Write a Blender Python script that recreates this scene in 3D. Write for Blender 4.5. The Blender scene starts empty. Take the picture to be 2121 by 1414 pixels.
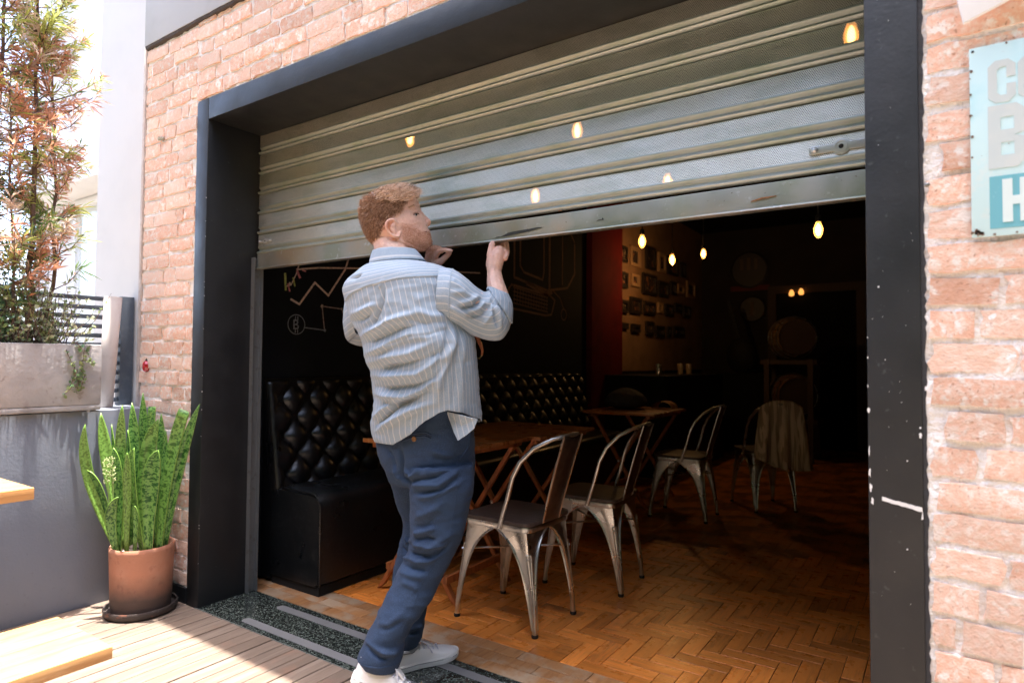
import bpy, bmesh, math, random, json
import numpy as np
from mathutils import Vector, Matrix, noise as mn
from mathutils.bvhtree import BVHTree
rnd = random.Random(7)
sc = bpy.context.scene
COL = sc.collection

# ------------------------------------------------------------------ camera
cam_d = bpy.data.cameras.new("camera"); cam = bpy.data.objects.new("camera", cam_d); COL.objects.link(cam)
YAW, PITCH, ROLL = 0.5949, 0.0315, 0.0073
_f = Vector((-math.sin(YAW)*math.cos(PITCH), math.cos(YAW)*math.cos(PITCH), math.sin(PITCH)))
_r = Vector((math.cos(YAW), math.sin(YAW), 0)); _u = _r.cross(_f)
_r2 = _r*math.cos(ROLL)+_u*math.sin(ROLL); _u2 = -_r*math.sin(ROLL)+_u*math.cos(ROLL)
cam.matrix_world = Matrix(((_r2.x,_u2.x,-_f.x,2.8631),(_r2.y,_u2.y,-_f.y,-1.655),(_r2.z,_u2.z,-_f.z,1.15),(0,0,0,1)))
cam_d.sensor_width = 36; cam_d.lens = 22.35; cam_d.clip_start = 0.02; cam_d.clip_end = 400
cam_d.dof.use_dof = True; cam_d.dof.focus_distance = 2.42; cam_d.dof.aperture_fstop = 2.8
sc.camera = cam

# ------------------------------------------------------------------ sky, sun, exposure
SUN_EL, SUN_AZ = math.radians(89.2), math.radians(8)      # nearly overhead, leaning from behind the facade
w = bpy.data.worlds.new("World"); sc.world = w; w.use_nodes = True
nt = w.node_tree; bg = nt.nodes["Background"]
sky = nt.nodes.new("ShaderNodeTexSky"); sky.sky_type = 'NISHITA'; sky.sun_disc = False
sky.sun_elevation = SUN_EL; sky.sun_rotation = SUN_AZ
sky.air_density = 0.7; sky.dust_density = 4.5; sky.ozone_density = 0.2; sky.altitude = 700
nt.links.new(sky.outputs[0], bg.inputs[0]); bg.inputs[1].default_value = 0.15
sl = bpy.data.lights.new("sun", 'SUN'); sun = bpy.data.objects.new("sun", sl); COL.objects.link(sun)
sl.energy = 2.0; sl.angle = math.radians(0.6); sl.color = (1.0, 0.95, 0.87)
sd = Vector((math.cos(SUN_EL)*math.sin(SUN_AZ), math.cos(SUN_EL)*math.cos(SUN_AZ), math.sin(SUN_EL)))
sun.rotation_euler = sd.to_track_quat('Z', 'Y').to_euler(); sun.location = (1, -1, 9)
sc.view_settings.view_transform = 'Standard'; sc.view_settings.look = 'None'
sc.view_settings.exposure = 3.3; sc.view_settings.gamma = 1.0; sc.view_settings.use_curve_mapping = False
sc.cycles.max_bounces = 8; sc.cycles.diffuse_bounces = 5; sc.cycles.glossy_bounces = 4
sc.cycles.transparent_max_bounces = 16; sc.cycles.sample_clamp_indirect = 6.0
sc.cycles.use_denoising = True

# ------------------------------------------------------------------ materials
def mat(name, col, rough=.5, metal=0., spec=.5, layers=(), bump=(), rand=0., coat=0., emit=None, trans=0., sub=0., stretch=None, hue=None, sheen=0., fuzz=0.):
    """layers: (scale, detail, colour, lo, hi[, stretch]) noise masks over the base; bump: (scale, strength, distance[, stretch])"""
    m = bpy.data.materials.new(name); m.use_nodes = True; t = m.node_tree; N, L = t.nodes, t.links
    b = N["Principled BSDF"]
    b.inputs["Roughness"].default_value = rough; b.inputs["Metallic"].default_value = metal
    b.inputs["Specular IOR Level"].default_value = spec
    if coat: b.inputs["Coat Weight"].default_value = coat; b.inputs["Coat Roughness"].default_value = .12
    if trans: b.inputs["Transmission Weight"].default_value = trans
    if sub: b.inputs["Subsurface Weight"].default_value = sub; b.inputs["Subsurface Radius"].default_value = (.01,.004,.002)
    if sheen: b.inputs["Sheen Weight"].default_value = sheen
    tc = N.new("ShaderNodeTexCoord"); oi = N.new("ShaderNodeObjectInfo")
    mul = N.new("ShaderNodeVectorMath"); mul.operation = 'SCALE'; mul.inputs[3].default_value = 37.
    cmb = N.new("ShaderNodeCombineXYZ")
    for i in range(3): L.new(oi.outputs["Random"], cmb.inputs[i])
    L.new(cmb.outputs[0], mul.inputs[0])
    add = N.new("ShaderNodeVectorMath"); L.new(tc.outputs["Object"], add.inputs[0]); L.new(mul.outputs[0], add.inputs[1])
    P = add.outputs[0]
    def vec(st):
        if not st: return P
        mp = N.new("ShaderNodeMapping"); mp.inputs[3].default_value = st; L.new(P, mp.inputs[0]); return mp.outputs[0]
    c = N.new("ShaderNodeRGB"); c.outputs[0].default_value = (*col, 1); cur = c.outputs[0]
    for ly in layers:
        n = N.new("ShaderNodeTexNoise"); n.inputs["Scale"].default_value = ly[0]; n.inputs["Detail"].default_value = ly[1]
        n.inputs["Roughness"].default_value = .6
        L.new(vec(ly[5] if len(ly) > 5 else stretch), n.inputs["Vector"])
        mr = N.new("ShaderNodeMapRange"); mr.interpolation_type = 'SMOOTHSTEP'
        mr.inputs[1].default_value = ly[3]; mr.inputs[2].default_value = ly[4]; L.new(n.outputs[0], mr.inputs[0])
        mx = N.new("ShaderNodeMix"); mx.data_type = 'RGBA'; L.new(mr.outputs[0], mx.inputs[0]); L.new(cur, mx.inputs[6]); mx.inputs[7].default_value = (*ly[2], 1)
        cur = mx.outputs[2]
    if rand:
        hs = N.new("ShaderNodeHueSaturation"); mr = N.new("ShaderNodeMapRange"); L.new(oi.outputs["Random"], mr.inputs[0])
        mr.inputs[3].default_value = 1-rand; mr.inputs[4].default_value = 1+rand; L.new(mr.outputs[0], hs.inputs["Value"])
        L.new(cur, hs.inputs["Color"]); cur = hs.outputs[0]
        if hue:
            wn = N.new("ShaderNodeTexWhiteNoise"); wn.noise_dimensions = '1D'; L.new(oi.outputs["Random"], wn.inputs["W"])
            mx = N.new("ShaderNodeMix"); mx.data_type = 'RGBA'
            mr2 = N.new("ShaderNodeMapRange"); mr2.inputs[1].default_value = .35; mr2.inputs[2].default_value = 1.; mr2.inputs[4].default_value = hue[1]; L.new(wn.outputs[0], mr2.inputs[0])
            L.new(mr2.outputs[0], mx.inputs[0]); L.new(cur, mx.inputs[6]); mx.inputs[7].default_value = (*hue[0], 1); cur = mx.outputs[2]
    L.new(cur, b.inputs["Base Color"])
    nrm = None
    for bp in bump:
        n = N.new("ShaderNodeTexNoise"); n.inputs["Scale"].default_value = bp[0]; n.inputs["Detail"].default_value = 4
        L.new(vec(bp[3] if len(bp) > 3 else stretch), n.inputs["Vector"])
        bn = N.new("ShaderNodeBump"); bn.inputs["Strength"].default_value = bp[1]; bn.inputs["Distance"].default_value = bp[2]
        L.new(n.outputs[0], bn.inputs["Height"])
        if nrm: L.new(nrm, bn.inputs["Normal"])
        nrm = bn.outputs[0]
    if nrm: L.new(nrm, b.inputs["Normal"])
    if emit: b.inputs["Emission Color"].default_value = (*emit[0], 1); b.inputs["Emission Strength"].default_value = emit[1]
    m["b"] = 1
    return m
def tree(m): return m.node_tree, m.node_tree.nodes, m.node_tree.links, m.node_tree.nodes["Principled BSDF"]
def rough_noise(m, lo, hi, scale=6., stretch=None):
    t, N, L, b = tree(m); n = N.new("ShaderNodeTexNoise"); n.inputs["Scale"].default_value = scale; n.inputs["Detail"].default_value = 5
    tc = N.new("ShaderNodeTexCoord"); mp = N.new("ShaderNodeMapping"); L.new(tc.outputs["Object"], mp.inputs[0]); L.new(mp.outputs[0], n.inputs["Vector"])
    if stretch: mp.inputs[3].default_value = stretch
    mr = N.new("ShaderNodeMapRange"); mr.inputs[1].default_value = .3; mr.inputs[2].default_value = .7; mr.inputs[3].default_value = lo; mr.inputs[4].default_value = hi
    L.new(n.outputs[0], mr.inputs[0]); L.new(mr.outputs[0], b.inputs["Roughness"]); return m

# ------------------------------------------------------------------ geometry helpers
class MB:
    def __init__(s): s.v = []; s.f = []; s.uv = []
    def add(s, V, F):
        o = len(s.v); s.v.extend([tuple(map(float, p)) for p in V]); s.f.extend([tuple(i+o for i in f) for f in F]); return s
    def box(s, x0, x1, y0, y1, z0, z1):
        return s.add([(x0,y0,z0),(x1,y0,z0),(x1,y1,z0),(x0,y1,z0),(x0,y0,z1),(x1,y0,z1),(x1,y1,z1),(x0,y1,z1)],
                     [(0,3,2,1),(4,5,6,7),(0,1,5,4),(1,2,6,5),(2,3,7,6),(3,0,4,7)])
    def obox(s, p0, p1, wv, hv):
        """beam from p0 to p1 with half-width vectors wv, hv"""
        p0, p1, wv, hv = map(Vector, (p0, p1, wv, hv)); V = []
        for p in (p0, p1): V += [p-wv-hv, p+wv-hv, p+wv+hv, p-wv+hv]
        return s.add(V, [(0,3,2,1),(4,5,6,7),(0,1,5,4),(1,2,6,5),(2,3,7,6),(3,0,4,7)])
    def tube(s, pts, rad, n=8, caps=True, flat=1.0):
        pts = [Vector(p) for p in pts]; k = len(pts); rad = rad if hasattr(rad, '__len__') else [rad]*k
        up = Vector((0,0,1)); V = []; prev = None
        for i, p in enumerate(pts):
            d = (pts[min(i+1,k-1)]-pts[max(i-1,0)]).normalized()
            if prev is None:
                a = d.cross(up if abs(d.z) < .9 else Vector((1,0,0))).normalized()
            else:
                a = (prev - d*prev.dot(d)).normalized()
            prev = a; b = d.cross(a)
            for j in range(n):
                t = 2*math.pi*j/n; V.append(p+(a*math.cos(t)+b*math.sin(t)*flat)*rad[i])
        F = [(i*n+j, i*n+(j+1)%n, (i+1)*n+(j+1)%n, (i+1)*n+j) for i in range(k-1) for j in range(n)]
        if caps: F += [tuple(range(n-1,-1,-1)), tuple(range((k-1)*n, k*n))]
        return s.add(V, F)
    def lathe(s, prof, n=32, c=(0,0,0), close=True):
        V = [(c[0]+r*math.cos(2*math.pi*j/n), c[1]+r*math.sin(2*math.pi*j/n), c[2]+z) for r, z in prof for j in range(n)]
        k = len(prof); F = [(i*n+j, i*n+(j+1)%n, (i+1)*n+(j+1)%n, (i+1)*n+j) for i in range(k-1) for j in range(n)]
        if close: F += [tuple(range(n-1,-1,-1)), tuple(range((k-1)*n, k*n))]
        return s.add(V, F)
    def prism(s, poly, ax, a, b):
        """extrude 2D poly along axis ax from a to b"""
        def mk(p, v): return (v,p[0],p[1]) if ax == 0 else ((p[0],v,p[1]) if ax == 1 else (p[0],p[1],v))
        n = len(poly); V = [mk(p,a) for p in poly]+[mk(p,b) for p in poly]
        return s.add(V, [tuple(range(n-1,-1,-1)), tuple(range(n,2*n))]+[(i,(i+1)%n,n+(i+1)%n,n+i) for i in range(n)])
    def mesh(s, name):
        me = bpy.data.meshes.new(name); me.from_pydata(s.v, [], s.f); me.update()
        bm = bmesh.new(); bm.from_mesh(me); bmesh.ops.recalc_face_normals(bm, faces=bm.faces); bm.to_mesh(me); bm.free()
        return me
    def build(s, name, m, parent=None, smooth=False, bevel=0., loc=None, auto=True):
        me = s.mesh(name)
        if bevel:
            bm = bmesh.new(); bm.from_mesh(me)
            ed = [e for e in bm.edges if len(e.link_faces) == 2 and e.calc_face_angle() > .6]
            bmesh.ops.bevel(bm, geom=ed, offset=bevel, segments=2, affect='EDGES', profile=.6); bm.to_mesh(me); bm.free()
        return link(name, me, m, parent, smooth or bool(bevel), loc)
def link(name, me, m, parent=None, smooth=False, loc=None):
    o = bpy.data.objects.new(name, me); COL.objects.link(o)
    if m and not me.materials:
        for x in (m if isinstance(m, (list, tuple)) else [m]): me.materials.append(x)
    if smooth:
        me.polygons.foreach_set("use_smooth", [True]*len(me.polygons))
        try: me.set_sharp_from_angle(angle=math.radians(42))
        except Exception: pass
    if loc: o.location = loc
    if parent: o.parent = parent
    return o
def thing(name, label, cat, loc=(0,0,0), group=None, rotz=0.):
    o = bpy.data.objects.new(name, None); COL.objects.link(o); o.location = loc; o.rotation_euler = (0,0,rotz); o.empty_display_size = .05
    o["label"] = label; o["category"] = cat
    if group: o["group"] = group
    return o
def tag(o, label, cat, group=None):
    o["label"] = label; o["category"] = cat
    if group: o["group"] = group
    return o
def struct(o): o["kind"] = "structure"; return o
def sroot(name, loc=(0,0,0)):
    o = bpy.data.objects.new(name, None); COL.objects.link(o); o.location = loc; o["kind"] = "structure"; return o
def copy_tree(o, parent=None):
    c = o.copy(); COL.objects.link(c); c.parent = parent
    for ch in list(o.children): copy_tree(ch, c)
    return c
def sub(me_obj, lv=1):
    md = me_obj.modifiers.new("sub", 'SUBSURF'); md.levels = lv; md.render_levels = lv; return me_obj
def text_mesh(txt, size, extr=.0, bold=0.):
    cu = bpy.data.curves.new("t", 'FONT'); cu.body = txt; cu.size = size; cu.extrude = extr; cu.offset = bold; cu.align_x = 'LEFT'; cu.resolution_u = 3
    o = bpy.data.objects.new("t", cu); COL.objects.link(o)
    dg = bpy.context.evaluated_depsgraph_get(); me = bpy.data.meshes.new_from_object(o.evaluated_get(dg))
    bpy.data.objects.remove(o); me.materials.clear(); return me
def tot(o):
    v = Vector((0,0,0))
    while o is not None: v = v+Vector(o.location); o = o.parent
    return v
def wpart(mb, name, m, root, smooth=False, bevel=0.):
    """part whose geometry is given in world coordinates"""
    o = mb.build(name, m, root, smooth, bevel); o.location = -tot(root); return o
def wlink(name, me, m, root, smooth=False):
    o = link(name, me, m, root, smooth); o.location = -tot(root); return o

# ================================================================== SETTING
X1, ZI, XO, XRO, ZO = 2.7213, 2.2855, -.0974, 2.8302, 2.3887      # opening and painted surround
DP, DG = .2688, .2915                                              # shutter plane, end of threshold
M_brick = mat("brick", (.78,.48,.355), .92, layers=[(70,5,(.80,.62,.52),.42,.62),(14,3,(.70,.40,.28),.54,.74),(34,6,(.84,.78,.73),.53,.64),(110,3,(.50,.27,.19),.60,.70)], bump=[(220,.6,.004),(70,.5,.006)], rand=.16, hue=((.82,.64,.54),.6))
M_mortar = mat("mortar", (.90,.88,.865), .95, layers=[(20,5,(.84,.81,.78),.45,.7),(60,4,(.66,.59,.53),.6,.75)], bump=[(90,.9,.01),(25,.6,.012)])
M_frame = rough_noise(mat("charcoal paint", (.0075,.009,.0115), .5, spec=.6, layers=[(5,5,(.012,.0135,.016),.45,.75),(60,3,(.032,.036,.038),.66,.74)], bump=[(14,.15,.01),(120,.12,.003)]), .44, .6, 7)
M_black = mat("black wall paint", (.005,.005,.006), .85, spec=.2, bump=[(40,.2,.004)])
M_white = mat("white render", (.66,.66,.67), .8, layers=[(3,4,(.62,.62,.63),.4,.8)], bump=[(60,.15,.003)])
M_chip = mat("bare plaster chip", (.80,.79,.78), .9)
M_deck = mat("deck timber", (.165,.118,.088), .6, layers=[(9,5,(.225,.172,.135),.4,.7,(4,.35,4)),(30,4,(.12,.085,.062),.55,.75,(4,.25,4)),(5,3,(.24,.14,.095),.55,.75)], bump=[(60,.3,.004,(4,.2,4))], rand=.16)
M_dark = mat("dark underlay", (.008,.007,.006), .9)
M_granite = mat("polished black granite", (.012,.016,.014), .17, layers=[(95,3,(.075,.09,.08),.50,.58),(150,2,(.30,.33,.30),.62,.67)])
M_strip = mat("anti slip strip", (.15,.15,.155), .8, bump=[(900,.5,.002)])
M_parq = rough_noise(mat("parquet", (.80,.255,.045), .3, layers=[(6,5,(.50,.145,.026),.42,.72,(1,9,1)),(24,4,(.86,.34,.085),.5,.75,(1,12,1)),(3,3,(.22,.07,.02),.58,.75)], rand=.34, hue=((.86,.28,.05),.6), bump=[(30,.06,.003,(1,9,1))]), .22, .42, 9)
M_parqw = mat("worn parquet border", (.40,.19,.075), .45, layers=[(6,5,(.28,.12,.045),.42,.72,(9,1,1)),(8,4,(.42,.30,.20),.45,.65)], rand=.25)

ground = struct(MB().box(-9,12,-14,14,-.35,-.25).build("ground", mat("earth", (.30,.24,.19), .95, layers=[(2,5,(.22,.2,.15),.4,.7)])))
# ---- deck of boards running out from the facade
deck = sroot("deck")
bw = .0725; V0 = MB().box(.0028, bw-.0028, -4.2, 0, -.025, 0).mesh("deck_board")
bm = bmesh.new(); bm.from_mesh(V0); bmesh.ops.bevel(bm, geom=[e for e in bm.edges if abs(e.verts[0].co.y-e.verts[1].co.y) > 1], offset=.002, segments=1, affect='EDGES'); bm.to_mesh(V0); bm.free()
x = -.45
while x < 4.2:
    o = link("deck_board", V0, M_deck, deck); o.location = (x, -.004 if x > -.11 else -.004, rnd.uniform(-.0012,.0012)); x += bw
struct(MB().box(-.45,4.3,-4.2,-.003,-.12,-.045).build("deck_underlay", M_dark))
# ---- granite threshold
th = sroot("threshold")
MB().box(-.0,X1,0.0,DG-.002,-.08,0).build("granite_slab", M_granite, th)
MB().box(-.02,X1,-.0035,-.0005,-.06,.001).build("edge_trim", mat("trim", (.10,.12,.115), .4), th)
def strip(x0, x1, yc, hw):
    p = [(x0+hw*(1-math.sin(a)), yc+hw*math.cos(a)) for a in [math.pi*k/10 for k in range(11)]]
    return p+[(x1,yc-hw),(x1,yc+hw)]
def pstrip(x0, x1, yc, hw, rnd_end):
    if rnd_end: poly = [(x0+hw-hw*math.sin(math.pi*k/10), yc+hw*math.cos(math.pi*k/10)) for k in range(11)]+[(x1,yc-hw),(x1,yc+hw)]
    else: poly = [(x0,yc+hw),(x0,yc-hw),(x1,yc-hw),(x1,yc+hw)]
    MB().prism(poly, 2, .0004, .0024).build("nonslip_strip", M_strip, th)
for yc in (.05, .228):
    pstrip(.285, .62, yc, .021, True)
    for k in range(4): pstrip(.622+k*.55, .62+(k+1)*.55-.0015, yc, .021, False)
pstrip(1.44, 2.6, .139, .018, False)
# ---- interior floor: border rows and herringbone blocks laid square to the walls
floor = sroot("parquet_floor")
MB().box(-.3,5.3,DG,9.5,-.08,-.004).build("floor_base", M_dark, floor)
Lb, Wb, g = .21, .07, .0012
def block_mesh(l, wd):
    me = MB().box(-l/2+g, l/2-g, -wd/2+g, wd/2-g, -.012, 0).mesh("parquet_block")
    bm = bmesh.new(); bm.from_mesh(me); bmesh.ops.bevel(bm, geom=[e for e in bm.edges if all(v.co.z > -.001 for v in e.verts)], offset=.0009, segments=1, affect='EDGES'); bm.to_mesh(me); bm.free()
    return me
blk = block_mesh(Lb, Wb); blk.materials.append(M_parq)
bord = block_mesh(.30, .07); bord.materials.append(M_parqw)
yb = DG+.003
for r_ in range(3):
    x = -.1-r_*.11
    while x < X1+.1:
        o = link("parquet_block", bord, None, floor); o.location = (x+.15, yb+r_*.07+.035, rnd.uniform(-.0006,.0004)); x += .30
y0 = yb+.21
far = MB()
def inside(cx, cy): return -.12 < cx < 5.1 and y0-.0 < cy < 9.3
bl = []
for i in range(-140, 160):
    for j in range(-60, 60):
        hx, hy = (i+3*j), (i-3*j)                    # lower-left corner of the lying block, units of Wb
        bl.append((hx*Wb+Lb/2+.02, hy*Wb+Wb/2+y0, 0)); bl.append(((hx+3)*Wb+Wb/2+.02, (hy-2)*Wb+Lb/2+y0, 1))
bl = [b for b in bl if inside(b[0], b[1]+(.105 if b[2] else .035)-.012)]
bl.sort(key=lambda b: math.hypot(b[0]-2.8, b[1]+1.65)+(3. if (b[0] < .7 and b[1] > .8) else 0)+(4 if b[0] > 2.75 else 0))
for k, (bx, by, ro) in enumerate(bl):
    lo_y = by-(.105 if ro else .035)
    if lo_y < y0-.001 and k < 270:                                 # block sawn off along the border
        l, wd = (Wb, Lb) if ro else (Lb, Wb); hi = by+wd/2
        o = MB().box(-l/2+g, l/2-g, y0+g, hi-g, -.012, 0).build("parquet_block", M_parq, floor); o.location = (bx,0,rnd.uniform(-.0006,.0004))
    elif lo_y < y0-.001: continue
    elif k < 270:
        o = link("parquet_block", blk, None, floor); o.location = (bx, by, rnd.uniform(-.0007,.0005)); o.rotation_euler = (rnd.uniform(-.003,.003), rnd.uniform(-.003,.003), math.pi/2*ro)
    else:
        l, wd = (Wb, Lb) if ro else (Lb, Wb)
        far.box(bx-l/2+g, bx+l/2-g, by-wd/2+g, by+wd/2-g, -.010, rnd.uniform(-.0007,.0005))
fo = far.build("far_parquet", mat("far parquet", (.60,.20,.036), .3, layers=[(4.5,2,(.22,.075,.02),.42,.6),(13,3,(.46,.2,.066),.5,.7)]), floor); fo["kind"] = "stuff"

# ---- brick facade
wall = thing("brick_wall", "pale orange brick wall with whitish mortar around the dark painted opening", "brick wall", (-.6,0,0))
core = MB()
core.box(-.594,XO-.004,.016,DG,-.02,3.9); core.box(XRO+.004,5.2,.016,DG,-.02,3.9); core.box(XO-.004,XRO+.004,.016,DG,ZO+.004,3.9)
wpart(core, "wall_core", M_mortar, wall)
# mortar as rough relief in front of the core
def relief(x0, x1, z0, z1, name, step=.012):
    nx, nz = int((x1-x0)/step), int((z1-z0)/step); V = []; F = []
    for k in range(nz+1):
        for i in range(nx+1):
            px, pz = x0+(x1-x0)*i/nx, z0+(z1-z0)*k/nz
            h = mn.fractal(Vector((px*22, 3.3, pz*22)), 1., 2., 4)*.0045
            V.append((px, .0065+h, pz))
    for k in range(nz):
        for i in range(nx): a = k*(nx+1)+i; F.append((a,a+1,a+nx+2,a+nx+1))
    return wpart(MB().add(V, F), name, M_mortar, wall, smooth=True)
relief(-.594, XO-.001, 0, 2.80, "mortar"); relief(XRO+.001, 3.7, 0, 2.9, "mortar"); relief(XO-.02, 3.1, ZO+.001, 2.95, "mortar", .016)
def brick_mesh(l, h, seed):
    nx = max(3, int(l/.035)); nz = 3; r2 = random.Random(seed); V = []; F = []
    for k in range(nz+1):
        for i in range(nx+1):
            u, v = i/nx, k/nz; e = (i in (0,nx)) or (k in (0,nz))
            jx = r2.uniform(-.005,.005); jz = r2.uniform(-.0035,.0035)
            V.append((-l/2+u*l+jx*(1 if e else .5), r2.uniform(-.003,.0012) if not e else r2.uniform(-.0015,.0022), -h/2+v*h+jz))
    n = len(V); ring = [i for i in range(nx+1)]+[k*(nx+1)+nx for k in range(1,nz+1)]+[nz*(nx+1)+i for i in range(nx-1,-1,-1)]+[k*(nx+1) for k in range(nz-1,0,-1)]
    for k in range(nz):
        for i in range(nx): a = k*(nx+1)+i; F.append((a,a+1,a+nx+2,a+nx+1))
    for q in ring: V.append((V[q][0]*1.01, .03, V[q][2]*1.05))
    for q in range(len(ring)): F.append((ring[(q+1)%len(ring)], ring[q], n+q, n+(q+1)%len(ring)))
    me = MB().add(V, F).mesh("brick"); me.polygons.foreach_set("use_smooth", [True]*len(me.polygons)); me.set_sharp_from_angle(angle=math.radians(30)); me.materials.append(M_brick); return me
CH = .0728
stretch = [brick_mesh(.205, .058, 10+k) for k in range(7)]; header = [brick_mesh(.098, .058, 40+k) for k in range(6)]; half = [brick_mesh(.055, .057, 70+k) for k in range(4)]
HOLE = (-.53, 1.115)
def lay(x0, x1, z0, z1, rs):
    r3 = random.Random(rs); k = 0; z = z0
    while z < z1:
        x = x0+[0,-.06,-.02,-.085][k % 4]; k += 1; first = True
        while x < x1-.012:
            t = r3.random(); l, pool = (.205, stretch) if t < .62 else ((.098, header) if t < .92 else (.055, half))
            a, b_ = max(x, x0), min(x+l, x1)
            if b_-a < .03: x += l+.013; continue
            full = b_-a
            if abs(full-l) > .002: pool = min((stretch, .205), (header, .098), (half, .055), key=lambda q: abs(q[1]-full)); l0, pool = pool[1], pool[0]
            else: l0 = l
            cx = (a+b_)/2
            if not (abs(cx-HOLE[0]) < .06 and abs(z+CH/2-HOLE[1]) < .03 and full < .15):
                o = link("brick", r3.choice(pool), None, wall)
                o.location = Vector((cx, .0005+r3.uniform(-.003,.003), z+CH/2+r3.uniform(-.003,.003)))-tot(wall); o.scale = (full/l0, 1, r3.uniform(.93,1.04))
                o.rotation_euler = (0, r3.uniform(-.02,.02), r3.uniform(-.01,.01))
            x += l+.013
        z += CH
lay(-.592, XO-.004, .075, 2.73, 3); lay(XRO+.012, 3.2, .18, 2.36, 5); lay(XO-.004, 1.6, ZO+.004, 2.80, 9)
wpart(MB().box(-.594,XO-.003,-.004,.02,0,.072), "plinth", M_frame, wall)
# plaster return strip at the left corner of the facade
wpart(MB().prism([(-.628,-.001),(-.6,-.004),(-.594,.02),(-.628,.02)], 2, .9, 2.79), "corner_render", mat("pink grey render", (.50,.42,.38), .9, layers=[(12,5,(.62,.56,.52),.45,.7),(60,4,(.30,.25,.22),.62,.75)], bump=[(60,.6,.008)]), wall, bevel=.004)
wpart(MB().box(-1.2,-.629,.031,DG,-.02,3.9), "return_wall", M_white, wall)

# ---- painted surround
fr = thing("door_surround", "dark charcoal painted frame around the roller shutter opening", "door frame", (0,0,0))
def jag(x, z0, z1, amp, seed, n=220):
    r4 = random.Random(seed); return [(x+r4.uniform(-.3,1)*amp, z0+(z1-z0)*k/n) for k in range(n+1)]
rc = .022
lintel = [(XO,0.),(0,0.),(0,ZI),(X1,ZI),(X1,0),(XRO,0)]+jag(XRO+.001,.02,3.0,.006,4)[:60]
left = [(XO,0),(0,0),(0,ZI),(X1,ZI),(X1,ZO),(XO+rc,ZO)]+[(XO+rc-rc*math.sin(a), ZO-rc+rc*math.cos(a)) for a in (.4,.8,1.2)]+[(XO,ZO-rc)]
me = MB()
me.prism([(XO,-.02),(0,-.02),(0,ZO-.0),(XO+rc,ZO)]+[(XO+rc-rc*math.sin(a), ZO-rc+rc*math.cos(a)) for a in (.4,.8,1.2)]+[(XO,ZO-rc)], 1, -.001, DG)
wpart(me, "jamb", M_frame, fr, bevel=.004)
wpart(MB().prism([(.0,ZI),(X1,ZI),(X1,ZO),(.0,ZO)], 1, -.001, DG), "lintel", M_frame, fr, bevel=.004)
wpart(MB().prism([(X1,-.02),(XRO-.004,-.02),(XRO-.004,ZO),(X1,ZO)], 1, -.001, DG), "jamb", M_frame, fr, bevel=.004)
# ragged run of paint over the mortar beside the right jamb
rg = [(XRO-.006, z) for z in (-.02, 2.6)]; jl = jag(XRO+.003, -.02, 2.6, .0038, 8)
wpart(MB().prism([(XRO-.006,-.02)]+jl+[(XRO-.006,2.6)], 1, .0035, .02), "paint_edge", mat("paint edge", (.035,.036,.042), .75, bump=[(60,.6,.006)]), fr)
# chips and scuffs of the paint: white plaster showing (small raised flakes)
def flake(cx, cz, rx, rz, seed, y=-.0022):
    r5 = random.Random(seed); p = []
    for k in range(12):
        a = 2*math.pi*k/12; q = r5.uniform(.55,1.1); p.append((cx+rx*q*math.cos(a), cz+rz*q*math.sin(a)))
    return p
fk = MB()
for i, (cx, cz, rx, rz) in enumerate([(2.7233,1.046,.0030,.007),(2.7245,.905,.0024,.012),(2.7262,.872,.0028,.012),(2.729,.842,.0035,.009),(2.724,.955,.0015,.016),(2.822,.995,.0032,.006),(2.822,1.012,.002,.003),(2.797,.938,.002,.002),(2.7455,1.325,.0022,.0026),(2.733,1.253,.001,.001),(2.757,1.16,.0012,.001),(2.795,.745,.0018,.0018),(2.7228,1.165,.0012,.003),(2.7226,1.21,.0010,.002),(2.7226,1.1,.0010,.004)]):
    fk.prism(flake(cx, cz, rx, rz, i), 1, -.0022, .0)
st = random.Random(6)
top = [(2.748+k*.0063, .853-k*.0012+st.uniform(-.0005,.0016)) for k in range(13)]; bot = [(2.748+k*.0063, .846-k*.0013+st.uniform(-.0016,.0005)) for k in range(13)]
fk.prism(top+[(2.8255,.815),(2.8215,.813)]+bot[::-1], 1, -.0022, .0)
for k in range(26): cx, cz = st.uniform(2.73,2.82), st.uniform(.6,2.2); fk.prism(flake(cx, cz, .0007*st.uniform(.5,1.6), .0007*st.uniform(.5,1.6), k), 1, -.0018, 0)
for k in range(14): cx, cz = st.choice([-.001,-.002]), st.uniform(.05,2.1); fk.prism(flake(cx, cz, .0012, .002*st.uniform(.5,1.6), k), 1, -.0022, 0)
wpart(fk, "paint_chips", M_chip, fr)

# ---- white fascia above the brick, dark joint under it
fas = thing("fascia", "pale grey rendered fascia band along the top of the brick wall", "fascia", (-.6,0,2.79))
wpart(MB().box(-.600,5.3,-.013,.0,2.792,3.8), "band", mat("pale render", (.44,.465,.50), .85, layers=[(4,5,(.40,.42,.45),.45,.75)], bump=[(70,.2,.004)]), fas, bevel=.003)
wpart(MB().box(-.64,5.3,-.125,.0,3.802,3.9), "shade_ledge", M_white, fas, bevel=.004)  # unseen ledge added to cast the shadow strip along the deck
jr = random.Random(3)
ul = MB()
V = [];F = []
for k in range(110):
    xx = -.597+k*.03; V += [(xx,-.0105+jr.uniform(-.0015,.001),2.7925),(xx,-.0085+jr.uniform(-.002,.002),2.778+jr.uniform(-.003,.003)),(xx,.02,2.768+jr.uniform(-.003,.003))]
for k in range(109): F += [(k*3,k*3+3,k*3+4,k*3+1),(k*3+1,k*3+4,k*3+5,k*3+2)]
wpart(ul.add(V, F), "underside", mat("dark joint strip", (.06,.048,.042), .9, bump=[(50,.6,.01)]), fas)

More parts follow.
